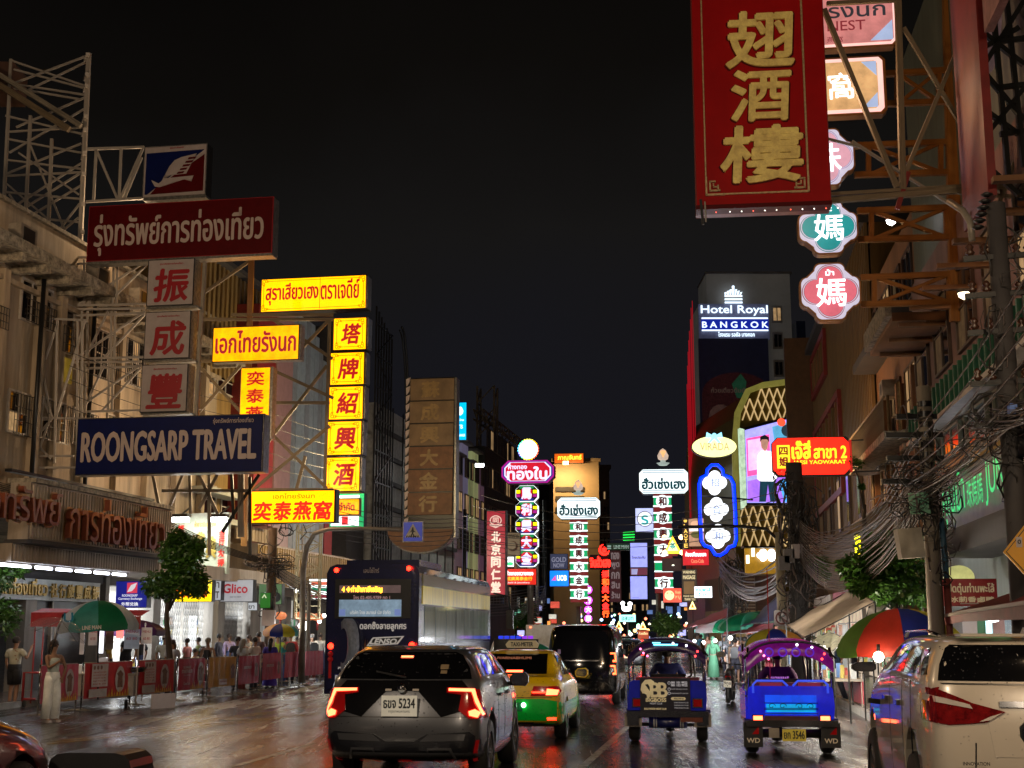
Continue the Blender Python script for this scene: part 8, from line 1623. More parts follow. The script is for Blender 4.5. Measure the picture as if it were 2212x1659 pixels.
def bulb(lb,pos,r,m,pw=0,col=(1,.9,.75),name='bulb'):
 q=thing('hanging_lamp',lb,'lamp',TR(pos));MB().lathe([(.001,-r),(r*.7,-r*.7),(r,0),(r*.7,r*.7),(.001,r)],12).build('lit_bulb',m,q,fix=False);MB().cyl((0,0,r*.8),(0,0,r*2.2),r*.3,6).build('socket',M_dark,q)
 if pw:
  l=bpy.data.lights.new('lamp_light','POINT');l.energy=pw;l.color=col;l.shadow_soft_size=r*1.3;o=bpy.data.objects.new('lamp_light',l);COL.objects.link(o);o.parent=q
 return q
hotb=em('hot_bulb',(1,.95,.85),22,.02,nolight=True)
bulb('very bright white stall lamp beside the man with the bag strap',P(655,1352,52),.20,hotb,450,(.9,.97,1));bulb('small warm lamp under the small umbrella',P(612,1370,47),.07,hotb,60)
for i,(u,v)in enumerate(((690,1342),(700,1330),(640,1276),(668,1278))):bulb('shop downlight number-less white lamp '+['beside the bus edge','above the snacks near the bus','left above the ribbed lanterns','right above the ribbed lanterns'][i],P(u,v,58),.09,hotb)
# ================================================================ trees
def leafy(lab,base,trunk_top,crown,n,size,m,seed,name='street_tree',tr_=.11):
 T_=thing(name,lab,'tree',TR(base));rnd=random.Random(seed);b=MB()
 top=Vector(trunk_top)-Vector(base);b.tube([(0,0,0),(top.x*.4+.05,top.y*.4,top.z*.4),(top.x*.8-.03,top.y*.8,top.z*.75),tuple(top)],[tr_,tr_*.85,tr_*.7,tr_*.5],8)
 for c,r in crown:
  c=Vector(c)-Vector(base);b.tube([tuple(top*.85),tuple(top.lerp(c,.5)+Vector((0,0,.2))),tuple(c)],[tr_*.4,tr_*.25,.02],5)
 b.build('trunk',mat('dark_bark',(.06,.045,.03),.8,bump=.6),T_)
 lb_=MB()
 for _ in range(n):
  c,r=crown[rnd.randrange(len(crown))];c=Vector(c)-Vector(base)
  d=Vector((rnd.gauss(0,1),rnd.gauss(0,1),rnd.gauss(0,1))).normalized();p=c+Vector((d.x*r[0],d.y*r[1],d.z*r[2]))*rnd.random()**.45
  a=Vector((rnd.gauss(0,1),rnd.gauss(0,1),rnd.gauss(0,.6)-.5)).normalized();w=a.cross(Vector((rnd.gauss(0,1),rnd.gauss(0,1),rnd.gauss(0,1)))).normalized();L_=size*rnd.uniform(.6,1.3)
  lb_.add([p,p+a*L_*.45+w*L_*.2,p+a*L_,p+a*L_*.45-w*L_*.2],[(0,1,2,3)])
 lb_.build('crown',m,T_,fix=False);return T_
M_leaf=mat('wet_dark_leaf',(.05,.13,.015),.35,var=.6,vs_=1.5);M_leafl=mat('lit_leaf',(.08,.16,.03),.35,var=.6,vs_=1.5)  # second leaf colour is a lighter copy, light put into the colour
def cr_(L_,Y,kz=1.0):return[((lambda q:(q.x,q.y,q.z))(P(u,v,Y+dy)),(ru*Y/FPX,ru*Y/FPX,rv*Y/FPX))for u,v,ru,rv,dy in L_]
b0=P(365,1478,40);leafy('dark street tree in front of the pale floodlit board',(b0.x,b0.y,.0),tuple(P(362,1290,b0.y)),cr_([(372,1260,55,36,0),(345,1262,40,30,.5),(400,1225,42,45,0),(375,1195,30,40,0),(415,1185,25,28,-.2),(385,1160,18,18,0),(425,1262,26,30,.3)],b0.y),8500,.17,M_leaf,3)
b0=Vector((P(-10,1400,37).x,37,.14));leafy('dark foliage entering from the left edge beside the tubes',tuple(b0),tuple(P(-10,1290,37)),cr_([(10,1235,45,18,0),(-10,1260,40,20,0),(15,1330,30,45,0)],37),1600,.15,M_leaf,4)
b0=Vector((P(1960,1400,29).x,29,.14));leafy('dense green tree above the umbrella on the right pavement',tuple(b0),tuple(P(1950,1300,29)),cr_([(1905,1200,55,55,0),(1945,1230,60,60,0),(1870,1235,45,35,0),(1960,1170,45,35,0),(1925,1275,60,32,-.3),(1985,1265,32,45,.4),(1840,1222,30,22,.4),(1865,1262,30,18,-.3)],29),9000,.16,M_leaf,5)
b0=Vector((P(1740,1400,44).x,44,.14));leafy('small green shrub growing on the shophouse ledge behind the poles',tuple(b0),tuple(P(1755,1290,44)),cr_([(1750,1225,22,25,0),(1775,1215,20,18,0),(1770,1240,25,14,0)],44),1200,.17,M_leafl,6)
b0=Vector((P(1437,1400,75).x,75,.0));leafy('bushy small tree beyond the left tuk-tuk canopy',tuple(b0),tuple(P(1437,1370,75)),cr_([(1432,1348,25,22,0),(1450,1352,20,16,0)],75),1500,.3,M_leafl,7)
b0=Vector((P(1130,1400,95).x,95,.0));leafy('dim tree under the hanging cables near the far end',tuple(b0),tuple(P(1135,1360,95)),cr_([(1142,1325,16,26,0),(1128,1338,18,16,0)],95),1300,.4,M_leaf,8)
b0=Vector((P(1885,1600,45).x,45,.14));leafy('bonsai-like balcony plant on the old orange-lit shophouse',tuple(P(1770,860+700,45)*0+P(1868,1240,44)),tuple(P(1868,1090,44)),cr_([(1862,860+700-700+190,1,1,0),(1782+60,1000,22,12,0)],44),500,.15,M_leaf,9)
# ================================================================ poles
def upole(lab,u0,v0,u1,v1,Y,r,m,zfoot=.14,name='utility_pole'):
 A_=P(u0,v0,Y);ft=P(u1,v1,Y);q=thing(name,lab,'pole',TR((A_.x,A_.y,zfoot)));MB().tube([(0,0,0),(0,0,(A_.z-zfoot)*.5),(0,0,A_.z-zfoot)],[r*1.25,r*1.1,r],10).build('shaft',m,q);return q
pA=upole('tall dark utility pole at the right edge hung with coils',2150,440,2195,1300,18,.13,M_dark_wall)
def tangle(parent,c,R,n,seed,m=M_wire,r=.009):
 rnd=random.Random(seed)
 for _ in range(n):
  b=MB();k=rnd.randint(7,12);x0,y0,z0=(rnd.uniform(-R[0],R[0])for _ in range(3));z0=rnd.uniform(-R[2],R[2]);ra,rb=rnd.uniform(.15,.6)*R[0],rnd.uniform(.2,.8)*min(R[2],R[0]*2);ph=rnd.uniform(0,6)
  b.tube([(c[0]+x0+ra*math.cos(ph+i*.7)+.03*rnd.gauss(0,1),c[1]+y0*.4+.1*math.sin(i),c[2]+z0+rb*math.sin(ph+i*.7))for i in range(k)],r*rnd.uniform(.6,1.6),5)
  b.build('cable_loop',m if rnd.random()<.7 else M_wirel,parent,fix=False)
zz=lambda v,Y:P(2100,v,Y).z-.14
for v in(560,640,720,830,920):bar(pA,(-.5,0,zz(v,18)),(.5,-.1,zz(v,18)+.05),.07,M_dark,'crossarm');
for v in(560,640,720,830):
 for x in(-.4,-.2,.25,.4):MB().lathe([(.03,0),(.07,.04),(.03,.08),(.06,.12),(.02,.17)],8,(x,0,zz(v,18)+.05)).build('insulator',mat('brown_porcelain',(.06,.025,.015),.25),pA,fix=False)
tangle(pA,(-.1,-.1,zz(930,18)),(.55,.5,.32),34,1);tangle(pA,(.1,-.1,zz(760,18)),(.3,.3,.6),10,2);tangle(pA,(.25,-.1,zz(560,18)),(.4,.4,.5),10,3);tangle(pA,(.1,0,zz(1050,18)),(.3,.3,.5),14,4)
tr1=MB().cyl((.15,-.25,zz(990,18)),(.15,-.25,zz(940,18)),.16,12).build('junction_canister',M_black,pA);MB().box((-.12,-.35,zz(900,18)),(-.02,-.25,zz(880,18))).build('label_plate',mat('blue_label',(.12,.2,.45),.4,0,.1,(.2,.3,.6)),pA)
for v in(480,):
 for k in range(6):MB().lathe([(.04,0),(.09,.03),(.04,.06)],8,(-.15-k*.03,-.1,zz(430+k*14,18))).build('insulator',M_dark,pA,fix=False)
pB=upole('grey concrete utility pole with yellow-black stripes and a meter cabinet',1975,835,2030,1400,23,.12,mat('pale_concrete_pole',(.30,.26,.20),.75,var=.4,vs_=2,bump=.3,streak=True))
bpx=P(1975,835,23).x;zB=lambda v:P(2000,v,23).z-.14
pB.location.x=P(2022,1330,23).x
for v,w_ in((1040,.8),(990,.7),(940,.7),(900,.5)):bar(pB,(-w_,0,zB(v)),(w_*.4,0,zB(v)),.09,M_dark,'crossarm')
tangle(pB,(-.25,-.1,zB(1065)),(.55,.4,.35),40,11);tangle(pB,(.0,-.12,zB(1110)),(.35,.3,.4),26,12);tangle(pB,(.15,-.12,zB(1180)),(.2,.2,.6),14,13);tangle(pB,(.0,-.1,zB(960)),(.4,.3,.4),14,15)
MB().prism([(-.62,zB(1209)),(-.22,zB(1205)),(-.28,zB(1142)),(-.68,zB(1146))],-.35,-.1).build('meter_cabinet',mat('cream_cabinet',(.42,.38,.30),.5,var=.2),pB);MB().prism([(-.40,zB(1113)),(-.06,zB(1111)),(-.10,zB(1066)),(-.42,zB(1068))],-.22,-.18).build('green_notice',mat('pale_green_notice',(.18,.30,.18),.5,0,.1,(.2,.4,.2)),pB)
for k,t in enumerate(('ระวัง','ไฟฟ้า','แรงสูง')):text(t,-.36,zB(1083+k*11),-.12,zB(1076+k*11),-.23,M_black,pB)
MB().tube([(.20,-.05,.0),(.20,-.05,zB(1250))],.06,8).build('red_pipe',mat('faded_red_pipe',(.22,.05,.04),.5),pB);MB().tube([(.20,-.05,zB(1250)),(.17,-.05,zB(1120))],.05,8).build('blue_pipe',mat('faded_blue_pipe',(.05,.13,.2),.5),pB)
for k in range(7):MB().lathe([(.128,0),(.128,.10)],10,(0,0,zB(880+k*22))).build('black_band',M_black,pB,fix=False)
pC=upole('black utility pole thick with cables behind the violet tuk-tuk',1655+65,1000,1725,1380,40,.24,M_dark_wall);pC.location.x=P(1722,1200,40).x
zC=lambda v:P(1722,v,40).z-.14
tangle(pC,(0,-.2,zC(1090)),(.5,.4,.8),36,21,r=.02);tangle(pC,(0,-.2,zC(1200)),(.45,.4,1.0),40,22,r=.02);tangle(pC,(.0,-.2,zC(1290)),(.5,.4,.6),30,23,r=.018)
for x,v in((-.35,1200),(-.1,1190),(-.5,1215)):MB().box((x-.15,-.6,zC(v+18)),(x+.15,-.35,zC(v-12))).build('junction_box',M_gray_wall if x<-.2 else M_greyw,pC)
pD=upole('dark utility pole far along the right row near the neon frame',1572,1215,1555,1400,62,.22,M_dark_wall);zD=lambda v:P(1555,v,62).z-.14
tangle(pD,(.2,-.2,zD(1245)),(.5,.5,.8),36,31,r=.02);tangle(pD,(.2,-.2,zD(1290)),(.5,.4,.9),30,32,r=.02)
pE=upole('brown utility pole with cable tangle beside the yellow Chinese sign on the left',590,1140,583,1480,47.5,.16,mat('brown_pole',(.10,.06,.035),.7));zE=lambda v:P(585,v,47.5).z-.14
tangle(pE,(.05,-.2,zE(1215)),(.75,.4,.22),46,41,r=.011);tangle(pE,(0,-.15,zE(1270)),(.25,.3,.9),22,42,r=.016);MB().box((-.22,-.4,zE(1352)),(.22,-.15,zE(1318))).build('meter_box',M_greyw,pE);tangle(pE,(.3,-.2,zE(1160)),(.6,.3,.6),8,43,r=.014)
pF=upole('pale lattice steel mast behind the crossing sign arm',655,1128,655,1400,52,.02,M_white_steel,name='lattice_mast')
lattice(pF,(.25,0,2.2),(.25,0,P(650,1105,52).z),(1,0,0),.5,.9,9,mat('cream_steel',(.42,.36,.22),.5),.05)
upole('thin grey steel post at the kerb by the lanterns',668,1262,660,1480,49,.07,M_conc);upole('dark slim post among the far left facades',1004,1100,1004,1400,76,.1,M_dark);upole('white enamel post between the gold board and the striped column',1160,1050,1160,1400,100,.12,M_white_steel);upole('tall dark post in the middle distance',1176,1080,1176,1400,92,.14,M_dark)
pG=upole('cream round post carrying the no right turn sign',1684,1150,1690,1400,42,.13,mat('cream_enamel_post',(.42,.38,.27),.5));pG.location.x=P(1686,1250,42).x
s=Sign('no_turn_sign','white plate with a struck-out right turn arrow on the cream post','road sign',(1670,1316,1706,1356),40.5)
s.poly(octo(1672,1318,1706,1352,3),M_greyw,.0,.03,'plate');b=MB().tube([(s.X(1689+12.5*math.cos(a)),-.02,s.Z(1335+12.5*math.sin(a)))for a in[i*.45 for i in range(15)]],.026,5);b.bar((s.X(1681),-.02,s.Z(1326)),(s.X(1698),-.02,s.Z(1344)),.05);b.build('red_ring',mat('dark_red_ring',(.15,.02,.015),.5),s.root,fix=False)
b=MB();b.bar((s.X(1685),-.035,s.Z(1343)),(s.X(1685),-.035,s.Z(1332)),.05);b.bar((s.X(1685),-.035,s.Z(1333)),(s.X(1692),-.035,s.Z(1330)),.05);b.prism([(s.X(1691),s.Z(1326)),(s.X(1697),s.Z(1330)),(s.X(1691),s.Z(1334))],-.045,-.03);b.build('arrow',M_black,s.root)
q=thing('street_lamp','slender dark lamp arm arching left over the road from the cream post','street lamp')
MB().tube([P(1686,1200,42),P(1680,1165,42),P(1655,1142,42),P(1600,1137,42),P(1520,1138,42),P(1465,1138,42)],.055,6).build('arm',M_dark,q)
# ================================================================ cables
def cable(name,lab,pts_,r,m,group,sag=.0):
 q=MB();P_=[]
 for a,c in zip(pts_[:-1],pts_[1:]):
  for i in range(9 if c is not pts_[-1]else 10):t=i/9;p=a.lerp(c,t);p=p+Vector((0,0,-4*sag*t*(1-t)));P_.append(p)
 o=q.tube(P_,r,5).build(name,m,None,fix=False);tag(o,lab,'cable',group);return o
rnd=random.Random(5)
nm_='thin overhead cable running from the right edge poles down the street'
for i in range(26):
 z0=.25-i*.02;a=P(2165,905,18)+Vector((rnd.uniform(-.25,.25),0,z0));b_=P(1990,1062,23)+Vector((rnd.uniform(-.12,.12),0,.22-i*.017));c_=P(1722,1118+i*3.4,40);e0=P(2330,800+rnd.uniform(-30,50),13)
 cable('power_cable','pinkish slack cable in the bundle between the right-hand poles',[e0,a,b_],rnd.uniform(.006,.011),M_wirel if i%3 else M_wire,'slack cables between the right-hand poles',.10)
 cable('power_cable','slack cable sagging from the striped pole to the cable-thick black pole',[b_,c_],rnd.uniform(.008,.015),M_wirel if i%2 else M_wire,'cables sagging to the black pole',.75+.02*i)
for i in range(6):
 cable('power_cable','straight grey wire slanting across the grey-green shophouse windows',[P(2240,560+i*62,15.5),P(1975-i*4,935+i*28,23),P(1870-i*5,1120+i*12,30),P(1740,1150+i*9,40)],.013,M_wirel,'straight wires in front of the right-hand shophouses',.12)
for i in range(12):
 cable('power_cable','cable bundle strand between the black pole and the neon frame pole',[P(1722,1200+rnd.uniform(-40,40),40),P(1555,1225+rnd.uniform(-25,25),62)],.03,M_wirel if i%2 else M_wire,'strands between the black pole and the neon frame pole',rnd.uniform(.5,1.4))
for i in range(5):cable('power_cable','thin horizontal wire strung across the street in front of the distant signs',[P(1040-20*i,1070+i*22,66),P(1330,1118+i*16,60),P(1722,1050+i*18,44)],.014,M_wire,'wires strung across the street',.25)
for i in range(7):cable('power_cable','thin wire hanging over the brown column and the crossing sign',[P(720,1090+i*12,47),P(980,1120+i*9,58),P(1180,1135+i*14,70)],.013,M_wire,'wires over the crossing sign',.2)
for i in range(9):cable('power_cable','drooping cable in the left bundle from the brown pole towards the bus',[P(590,1215+i*3,47.5),P(800,1262+i*6,60),P(1180,1265+i*6,92)],.02,M_wirel if i%2 else M_wire,'left cable bundle',.5)
for i in range(6):cable('power_cable','cable of the thick bundle along the left canopy edge',[P(-40,1030+i*4,38),P(345,1115+i*4,45),P(590,1212+i*2,47.5)],.017,M_wire,'cables along the left canopy',.15)
for i in range(8):cable('power_cable','drooping grey cable looping in the far middle of the street',[P(1095,1265+i*5,80),P(1140,1290+i*4,86),P(1180,1255+i*5,92)],.02,M_wirel,'far drooping cables',.8)
for i in range(5):cable('power_cable','fine cable crossing in front of the square boards and the pale blue panels',[P(150,760+i*30,40),P(560,880+i*30,48),P(800,950+i*24,60)],.011,M_wire,'fine cables over the left signs',.2)
# ================================================================ right side umbrellas, tarps and stalls
umbrella('large green, red and blue market umbrella behind the white car',P(1932,1308,25),1.16,.70,[cG,cR,cB,cY,cG,cR,cB,cY],8,2.5,M=TR(P(1938,1314,25),math.pi-.22,0,.05),val=.12)
umbrella('long green umbrella above the stalls left of the lamp post',P(1620,1322,50),1.3,.42,[cDG,cloth('sea_green',(.03,.26,.16),.06)],8,2.3,tilty=-.12)
umbrella('small yellow, blue and orange umbrella behind the violet canopy',P(1672,1358,37),.85,.40,[cY,cB,cO,cDG],8,2.1)
umbrella('pale green umbrella far left among the right-hand stalls',P(1560,1338,60),1.3,.45,[cT,cW,cDG],8,2.2)
umbrella('green and white umbrella near the bus front',P(1128,1384,60),1.6,.6,[cDG,cW],8,2.0)
def tarp(lab,corners,m,sag=.15,n=8,poles=True):
 q=thing('tarpaulin',lab,'tarpaulin');b=MB();b.smooth=True;c=[Vector(p)for p in corners];vs_=[]
 for i in range(n+1):
  for j in range(n+1):
   a,t=i/n,j/n;p=c[0].lerp(c[1],a).lerp(c[3].lerp(c[2],a),t);p.z-=sag*4*a*(1-a)*t*(1-t)*1.5+.04*math.sin(i*2.1+j*1.3);vs_.append(p)
 b.add(vs_,[(i*(n+1)+j,(i+1)*(n+1)+j,(i+1)*(n+1)+j+1,i*(n+1)+j+1)for i in range(n)for j in range(n)]);b.build('sheet',m,q,fix=False)
 if poles:
  for p in c:bar(q,(p.x,p.y,.05),p,.03,M_dark,'pole')
 for a_,c_ in zip(c,c[1:]+c[:1]):bar(q,a_,c_,.02,M_dark,'hem_rope')
 return q
M_tarp=mat('translucent_beige_tarp',(.50,.40,.30),.5,var=.2,vs_=1.2,bump=.3,bs=3)
for q_ in(M_tarp,cR,cG,cB,cY,cW,cT,cDG,M_rcv):
 n_=q_.node_tree;tb=n_.nodes.new('ShaderNodeBsdfTranslucent');mx=n_.nodes.new('ShaderNodeMixShader');mx.inputs[0].default_value=.45;ou=n_.nodes['Material Output'];B_=n_.nodes['Principled BSDF']
 n_.links.new(B_.inputs['Base Color'].links[0].from_socket,tb.inputs[0]);n_.links.new(B_.outputs[0],mx.inputs[1]);n_.links.new(tb.outputs[0],mx.inputs[2]);n_.links.new(mx.outputs[0],ou.inputs[0]);M_tarp2=mat('dark_blue_tarp',(.01,.012,.05),.5);M_rtarp=cloth('dark_red_tarp',(.26,.02,.03),.05)
tarp('large beige tarpaulin sloping up to the right pavement tree',[P(1698,1350,34),P(1738,1378,29),P(1890,1300,27),P(1832,1278,33)],M_tarp,.1)
tarp('grey-beige second tarpaulin hanging steeply behind the big umbrella',[P(1880,1300,30),P(1862,1372,29),P(1905,1320,26),P(1925,1300,29)],mat('grey_tarp',(.25,.21,.17),.6),.1)
tarp('navy tarpaulin below the yellow wall left of the cream post',[P(1682,1285,46),P(1682,1340,44),P(1600,1352,48),P(1620,1342,52)],M_tarp2,.05)
tarp('dark red awning tarpaulin over the stalls behind the left tuk-tuk',[P(1572,1312,52),P(1570,1335,48),P(1468,1362,60),P(1505,1342,66)],M_rtarp,.1)
tarp('lower dark red awning beside the green umbrella',[P(1672,1345,44),P(1668,1362,42),P(1560,1372,52),P(1580,1352,56)],M_rtarp,.1)
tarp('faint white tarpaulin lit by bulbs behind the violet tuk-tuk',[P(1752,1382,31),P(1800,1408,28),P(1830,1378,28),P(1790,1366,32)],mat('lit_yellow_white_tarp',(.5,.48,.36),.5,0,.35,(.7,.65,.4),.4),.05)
def stall(lab,u,v,w,rz,seed,Y=None):
 p=G(u,v);q=thing('market_stall',lab,'stall',TR((p.x,p.y,0),rz));rnd=random.Random(seed)
 MB().box((0,0,.72),(w,.9,.78)).build('table_top',M_steel,q)
 for x in(.05,w-.05):
  for y in(.05,.85):bar(q,(x,y,0),(x,y,.72),.04,M_steel,'leg');bar(q,(x,y,.78),(x,y,2.1),.025,M_steel,'upright')
 bar(q,(.05,.05,2.1),(w-.05,.05,2.1),.03,M_steel,'hanging_rail');MB().box((.0,.02,.2),(w,.05,.72)).build('front_cloth',M_rtarp if seed%2 else M_greyw,q)
 b=MB()
 for k in range(int(w*9)):b.mi=rnd.randrange(7);x,y=rnd.uniform(.05,w-.2),rnd.uniform(.1,.7);s_=rnd.uniform(.06,.16);b.box((x,y,.78),(x+s_,y+s_,.78+rnd.uniform(.06,.35)))
 o=b.build('wares',M_good,q,fix=False);o['kind']='stuff'
 for k in range(int(w*4)):
  x=.1+k*(w-.2)/(w*4);hh=rnd.uniform(.2,.4);MB().prism([(x-.04,2.06),(x+.04,2.06),(x+.10,2.06-hh),(x,2.0-hh),(x-.10,2.06-hh)],.02,.10).build('hanging_bag',[em('pink_bag',(.8,.35,.25),.45,.3),em('white_bag',(.8,.75,.65),.5,.3),em('orange_bag',(.8,.3,.1),.4,.3),mat('clear_bag',(.5,.5,.5),.3)][rnd.randrange(4)],q)
 return q
stall('stall with hanging bags beneath the large beige tarpaulin',1845,1510,1.8,1.5,1);stall('stall of orange garments visible through the violet tuk-tuk',1770,1490,2.6,1.6,2);stall('stall with yellow posters behind the parked scooter',1690,1462,3.0,1.6,3)
stall('stall under the dark red awning with cold white lamps',1640,1445,3.0,1.6,4);stall('low stall beyond the green umbrella',1600,1432,3.0,1.65,5);stall('distant stall near the left tuk-tuk canopy',1560,1418,3.5,1.65,6)
warm=em('warm_hot_bulb',(1,.85,.6),18,.02,nolight=True)
bulb('blazing bulb hanging below the big green and red umbrella',P(1898,1419,24),.10,warm,450,(1,.8,.55));bulb('pair of small white bulbs on top of the big umbrella, outer one',P(1877+53,1388-1,24.4),.05,hotb);bulb('cold lamp at the far tip of the big umbrella',P(1878,1388,27),.05,hotb)
for i,(u,v,Y,pw)in enumerate(((1735,1400,30,90),(1780,1395,30,120),(1468+10,1384,60,120),(1500,1385,58,120),(1520,1388,56,80),(1545,1384,52,90),(1578,1378,46,110),(1462,1382,62,60),(1812,1402,27,80),(1768,1408,32,40))):
 bulb('white stall lamp '+['over the yellow-white tarpaulin','among the hanging bags','above the left tuk-tuk roof edge','in the cluster behind the poncho','right of the lamp cluster','over the pedestrian in rust shirt','under the green umbrella','farthest of the stall lamp cluster','beside the black panel','small beneath the beige tarpaulin'][i],P(u,v,Y),.045 if Y<40 else .075,hotb,pw*8,(1,.88,.72)if i in(0,8,9)else(.9,.93,1))
bp=thing('menu_stand','tall black panel standing beside the white car mirror','board',TR((G(1885,1560).x-.1,22,0),-.2));MB().prism([(-.28,.05),(.22,.0),(.25,1.35),(-.30,1.40)],0,.06).build('panel',M_black,bp);MB().prism([(-.25,.1),(.19,.05),(.22,1.30),(-.27,1.35)],-.01,0).build('grey_face',mat('slate_face',(.05,.055,.06),.4),bp)
rnd=random.Random(12)
for i in range(150):
 u,v,Y=rnd.uniform(1095,1540),rnd.uniform(1325,1392),rnd.uniform(110,190)
 c=rnd.choice([((1,.85,.6),'amber'),((1,.95,.9),'white'),((1,.2,.1),'red'),((.4,.6,1),'blue'),((1,.6,.2),'orange'),((.4,1,.6),'green')]);q=P(u,v,Y)
 o=MB().lathe([(.001,-.16),(.14,-.08),(.16,0),(.14,.08),(.001,.16)],8,(0,0,0)).build('far_lamp',em('far_%s_glow'%c[1],c[0],4,.03,nolight=True),None,TR(q),fix=False);tag(o,'tiny %s lamp glowing far down the street above the traffic'%c[1],'lamp','tiny %s lamps far down the street'%c[1])
for i in range(52):
 u=rnd.uniform(1095,1190)if i%2 else rnd.uniform(1385,1540);Y=rnd.uniform(90,150);w=rnd.uniform(8,22);v=rnd.uniform(1290,1375);col=rnd.choice([(.9,.85,.7),(.8,.1,.06),(.2,.35,.8),(.9,.5,.1),(.2,.6,.4),(.7,.7,.9)])
 s=Sign('distant_sign','x','sign',(u,v,u+w,v+rnd.uniform(6,18)),Y);del s.root['label'];s.panel(s.box,M_dark,0,.3);s.panel((s.box[0]+.8,s.box[1]+.8,s.box[2]-.8,s.box[3]-.8),em('dist_%d'%int(sum(col)*99),col,rnd.uniform(.5,1.2),.4),-.04,0,'lit_face')
 nm=dict([((.9,.85,.7),'cream'),((.8,.1,.06),'red'),((.2,.35,.8),'blue'),((.9,.5,.1),'orange'),((.2,.6,.4),'green'),((.7,.7,.9),'lilac')])[col];tag(s.root,'small glowing %s shop sign in the far distance, too far to read'%nm,'sign','distant glowing %s shop signs'%nm)
# ================================================================ street lamps assumed out of view, added to light the near facades
def assumed_lamp(lab,x,y,z,side,pw,col):
 q=thing('street_lamp',lab,'street lamp',TR((x,y,.14)));MB().tube([(0,0,0),(0,0,z-1),(side*.4,0,z-.2),(side*1.6,0,z)],[.1,.08,.06,.05],8).build('pole',M_steel,q);MB().box((side*1.5,-.15,z-.08),(side*2.2,.15,z+.04)).build('head',M_dark,q);MB().box((side*1.55,-.12,z-.10),(side*2.15,.12,z-.081)).build('lit_lens',em('sodium_lens',(1,.72,.42),12,.02,nolight=True),q)  # unseen lamp, assumed from the warm light on the street
 l=bpy.data.lights.new('lamp_light','POINT');l.shadow_soft_size=.25;l.energy=pw;l.color=col;o=bpy.data.objects.new('lamp_light',l);COL.objects.link(o);o.parent=q;o.location=(side*1.85,0,z-.42);return q
SOD=(1,.70,.42)
assumed_lamp('sodium street lamp on the left pavement before the shophouse',-15.4,25.5,11.0,1,1700,SOD);assumed_lamp('sodium street lamp on the right pavement just ahead of the white car',7.0,6.0,9.0,-1,1250,SOD);assumed_lamp('sodium street lamp behind the camera on the left',-8.5,2.0,9.0,1,3200,(1,.80,.58));assumed_lamp('sodium street lamp behind the camera on the right',6.5,-8.0,9.0,-1,2600,(1,.80,.58))
dl=P(1110,1010,100)
for i,(u,v,Y,pw,c)in enumerate(((1036,1005,94,300,(.95,1,.9)),(1222,1000,147,800,(1,.65,.3)))):
 q=thing('flood_lamp',['bright white flood lamp on the eave of the lit left facades','amber flood lamp washing the cream hotel block'][i],'lamp',TR(P(u,v,Y)));MB().cyl((-.3,0,0),(.3,0,0),.12 if i==0 else .2,8).build('lit_tube',M_lamp if i==0 else em('amber_flood',(1,.7,.3),6),q);l=bpy.data.lights.new('lamp_light','AREA');l.size=.6;l.energy=pw;l.color=c;o=bpy.data.objects.new('lamp_light',l);COL.objects.link(o);o.parent=q;o.location=(0,0 if i==0 else-.5,-.3);o.rotation_euler=(0 if i==0 else .7,0,0)
for u,v,Y,pw,c,lb in((470,985,46,600,SOD,'flood lamp fixed behind the long blue travel board'),(745,1010,55.5,1500,(1,.75,.4),'flood lamp fixed behind the bright yellow column sign'),(1720,260,27.5,260,(1,.55,.28),'flood lamp fixed behind the huge red sign'),(1755,985,47.5,420,(1,.55,.22),'flood lamp fixed behind the glowing red restaurant sign'),(930,1170,68,900,(1,.8,.6),'flood lamp fixed behind the bowl of the brown column'),(300,500,44.5,250,SOD,'flood lamp fixed behind the long red travel board')):  # unseen lamps added behind the signs to brighten dim facades
 q=thing('flood_lamp',lb,'lamp',TR(P(u,v,Y)));MB().box((-.15,-.1,-.1),(.15,.1,.1)).build('housing',M_dark,q);MB().box((-.12,-.12,-.08),(.12,-.101,.08)).build('lit_lens',em('sodium_lens',(1,.72,.42),12,.02,nolight=True),q)
 l=bpy.data.lights.new('lamp_light','POINT');l.energy=pw;l.color=c;l.shadow_soft_size=.2;o=bpy.data.objects.new('lamp_light',l);COL.objects.link(o);o.parent=q;o.location=(0,-.35,0)
for i,(u,v,w,rz)in enumerate(((1835,1470,2.2,1.5),(1870,1540,1.6,1.5),(1760,1440,2.4,1.55))):stall(['crowded stall of pale wares between the violet tuk-tuk and the black panel','narrow stall of packets beside the black panel','stall of pink and white bags farther along the right kerb'][i],u,v,w,rz,20+i)
for i,(u,v,rz,c)in enumerate(((1596,1470,.3,(.55,.5,.45)),(1612,1480,2.5,(.08,.05,.2)),(1625,1466,1.1,(.5,.12,.1)),(1585,1448,2.9,(.35,.36,.4)),(1508,1445,.2,(.06,.2,.3)),(1845,1500,-1.0,(.45,.3,.2)))):
 person(['customer in cream shirt right of the parked scooter','customer in dark violet shirt by the stall cloth','customer in brick red shirt under the awning','grey-shirted man behind the scooter handlebar','person in blue-green shirt near the left canopy post','customer in tan shirt beside the black panel'][i],pg(u,v),rz,1.6+.03*i,c,(.06,.06,.09),'short','trousers',stride=.05)
MK=Bld(RF,'market_shop_row','row of bright open market shops behind the right-hand stalls')
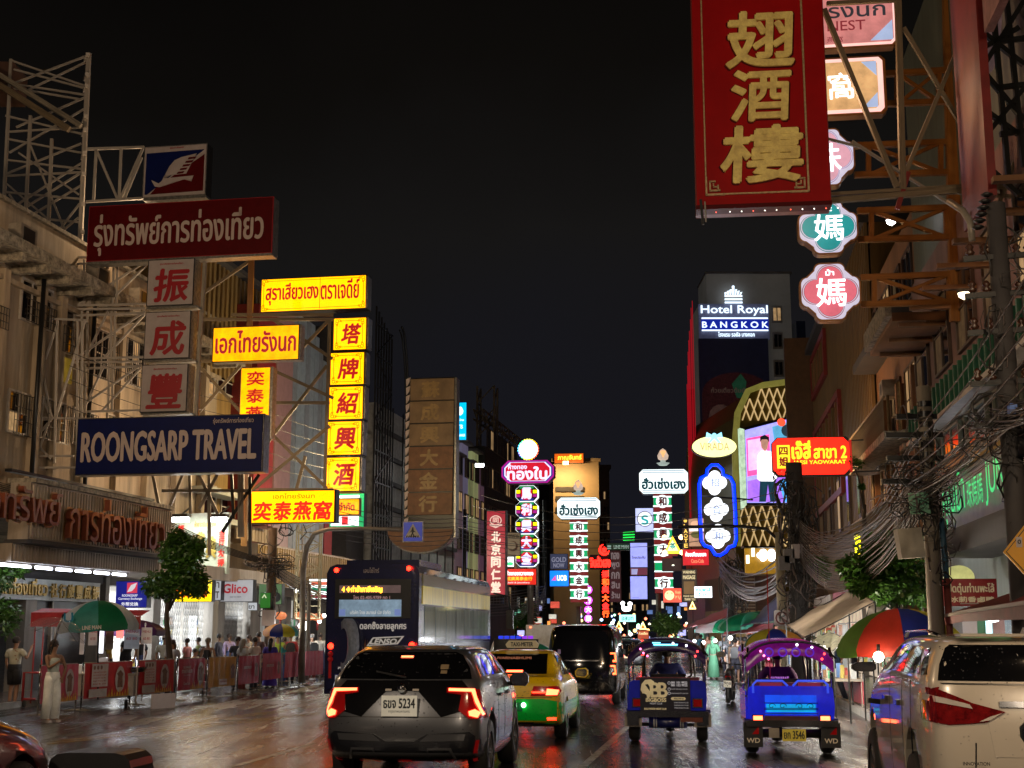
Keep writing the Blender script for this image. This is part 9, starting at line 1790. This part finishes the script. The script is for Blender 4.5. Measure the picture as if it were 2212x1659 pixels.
for u0,u1 in((1655,1700),(1704,1742),(1746,1800),(1804,1868),(1874,1960)):
 xa,xb=sorted((MK.px(u0,1380,.15)[0],MK.px(u1,1380,.15)[0]));MK.box(xa,.2,xb,3.0,-.15,-.05,em('market_wall_glow',(1,.80,.58),.6,.55),'lit_back_wall');MK.box(xa-.15,.14,xa-.02,3.2,-.3,.0,M_conc,'pier')  # back wall glows of itself, added to brighten the stall row
 for k in range(2):
  b=MB();rr_=random.Random(int(u0)+k)
  x=xa+.1
  while x<xb-.2:w_=rr_.uniform(.12,.4);b.mi=rr_.randrange(7);zz_=.75+k*.7+rr_.uniform(-.12,.2);b.box((x,-.30-rr_.uniform(0,.2),zz_),(x+w_,-.16,zz_+rr_.uniform(.12,.5)));x+=w_+.04
  o=b.build('hung_goods',M_good,MK.root,fix=False);o['kind']='stuff'
 MK.box(xa,3.0,xb,3.3,-1.4,.0,M_rtarp if int(u0)%4 else M_corr,'canopy')
rnd=random.Random(77)
extra=['woman in mustard top at the cart counter','man in black cap paying at the cart','person in pale blue shirt near the tree trunk','person in pink shirt behind the crimson banner','man in dark polo beside the orange banner','woman in beige dress beyond the tall bearded man','teenager in red shirt under the lanterns','man in white vest by the convenience store sign','person in charcoal hoodie by the kerb post','woman in teal shirt near the lantern row','man in olive shirt beside the scissor gate','person in lilac shirt at the shop pier']
cols=[(.45,.3,.05),(.02,.02,.02),(.25,.35,.5),(.5,.2,.22),(.03,.03,.05),(.45,.38,.28),(.45,.04,.04),(.55,.55,.52),(.07,.07,.08),(.03,.28,.28),(.15,.18,.05),(.35,.28,.45)]
for i,u in enumerate((232,300,330,400,470,535,625,690,640,612,425,492)):person(extra[i],pg(u,1492-i%3*8-(u-230)*.045,.0),rnd.uniform(-3,3),rnd.uniform(1.56,1.76),cols[i],rnd.choice([(.03,.03,.05),(.2,.18,.15),(.05,.08,.2)]),rnd.choice(['short','long']),rnd.choice(['trousers','shorts']),hair=rnd.choice([(.012,.009,.008),(.03,.015,.01)]),longhair='woman' in extra[i],bag=i%4==2,stride=rnd.uniform(0,.12),build=rnd.uniform(.92,1.15),rarm=rnd.choice([None,((.08,-.12,-.22),(.0,-.3,-.12))]))
M_cov=mat('iron_cover',(.03,.028,.026),.3,.6,bump=.8,bs=40)
for x,y in((-3.0,25),(-1.2,33),(2.9,29),(-6.0,30)):
 o=MB().lathe([(.001,.012),(.30,.012),(.31,.006),(.36,.006)],24,(x,y,0)).build('manhole_cover',M_cov,None,fix=False);tag(o,'round iron manhole cover set in the wet road '+{-3.0:'behind the bus',-1.2:'left of the taxi',2.9:'between the tuk-tuks and the van',-6.0:'near the yellow lines'}[x],'manhole cover')
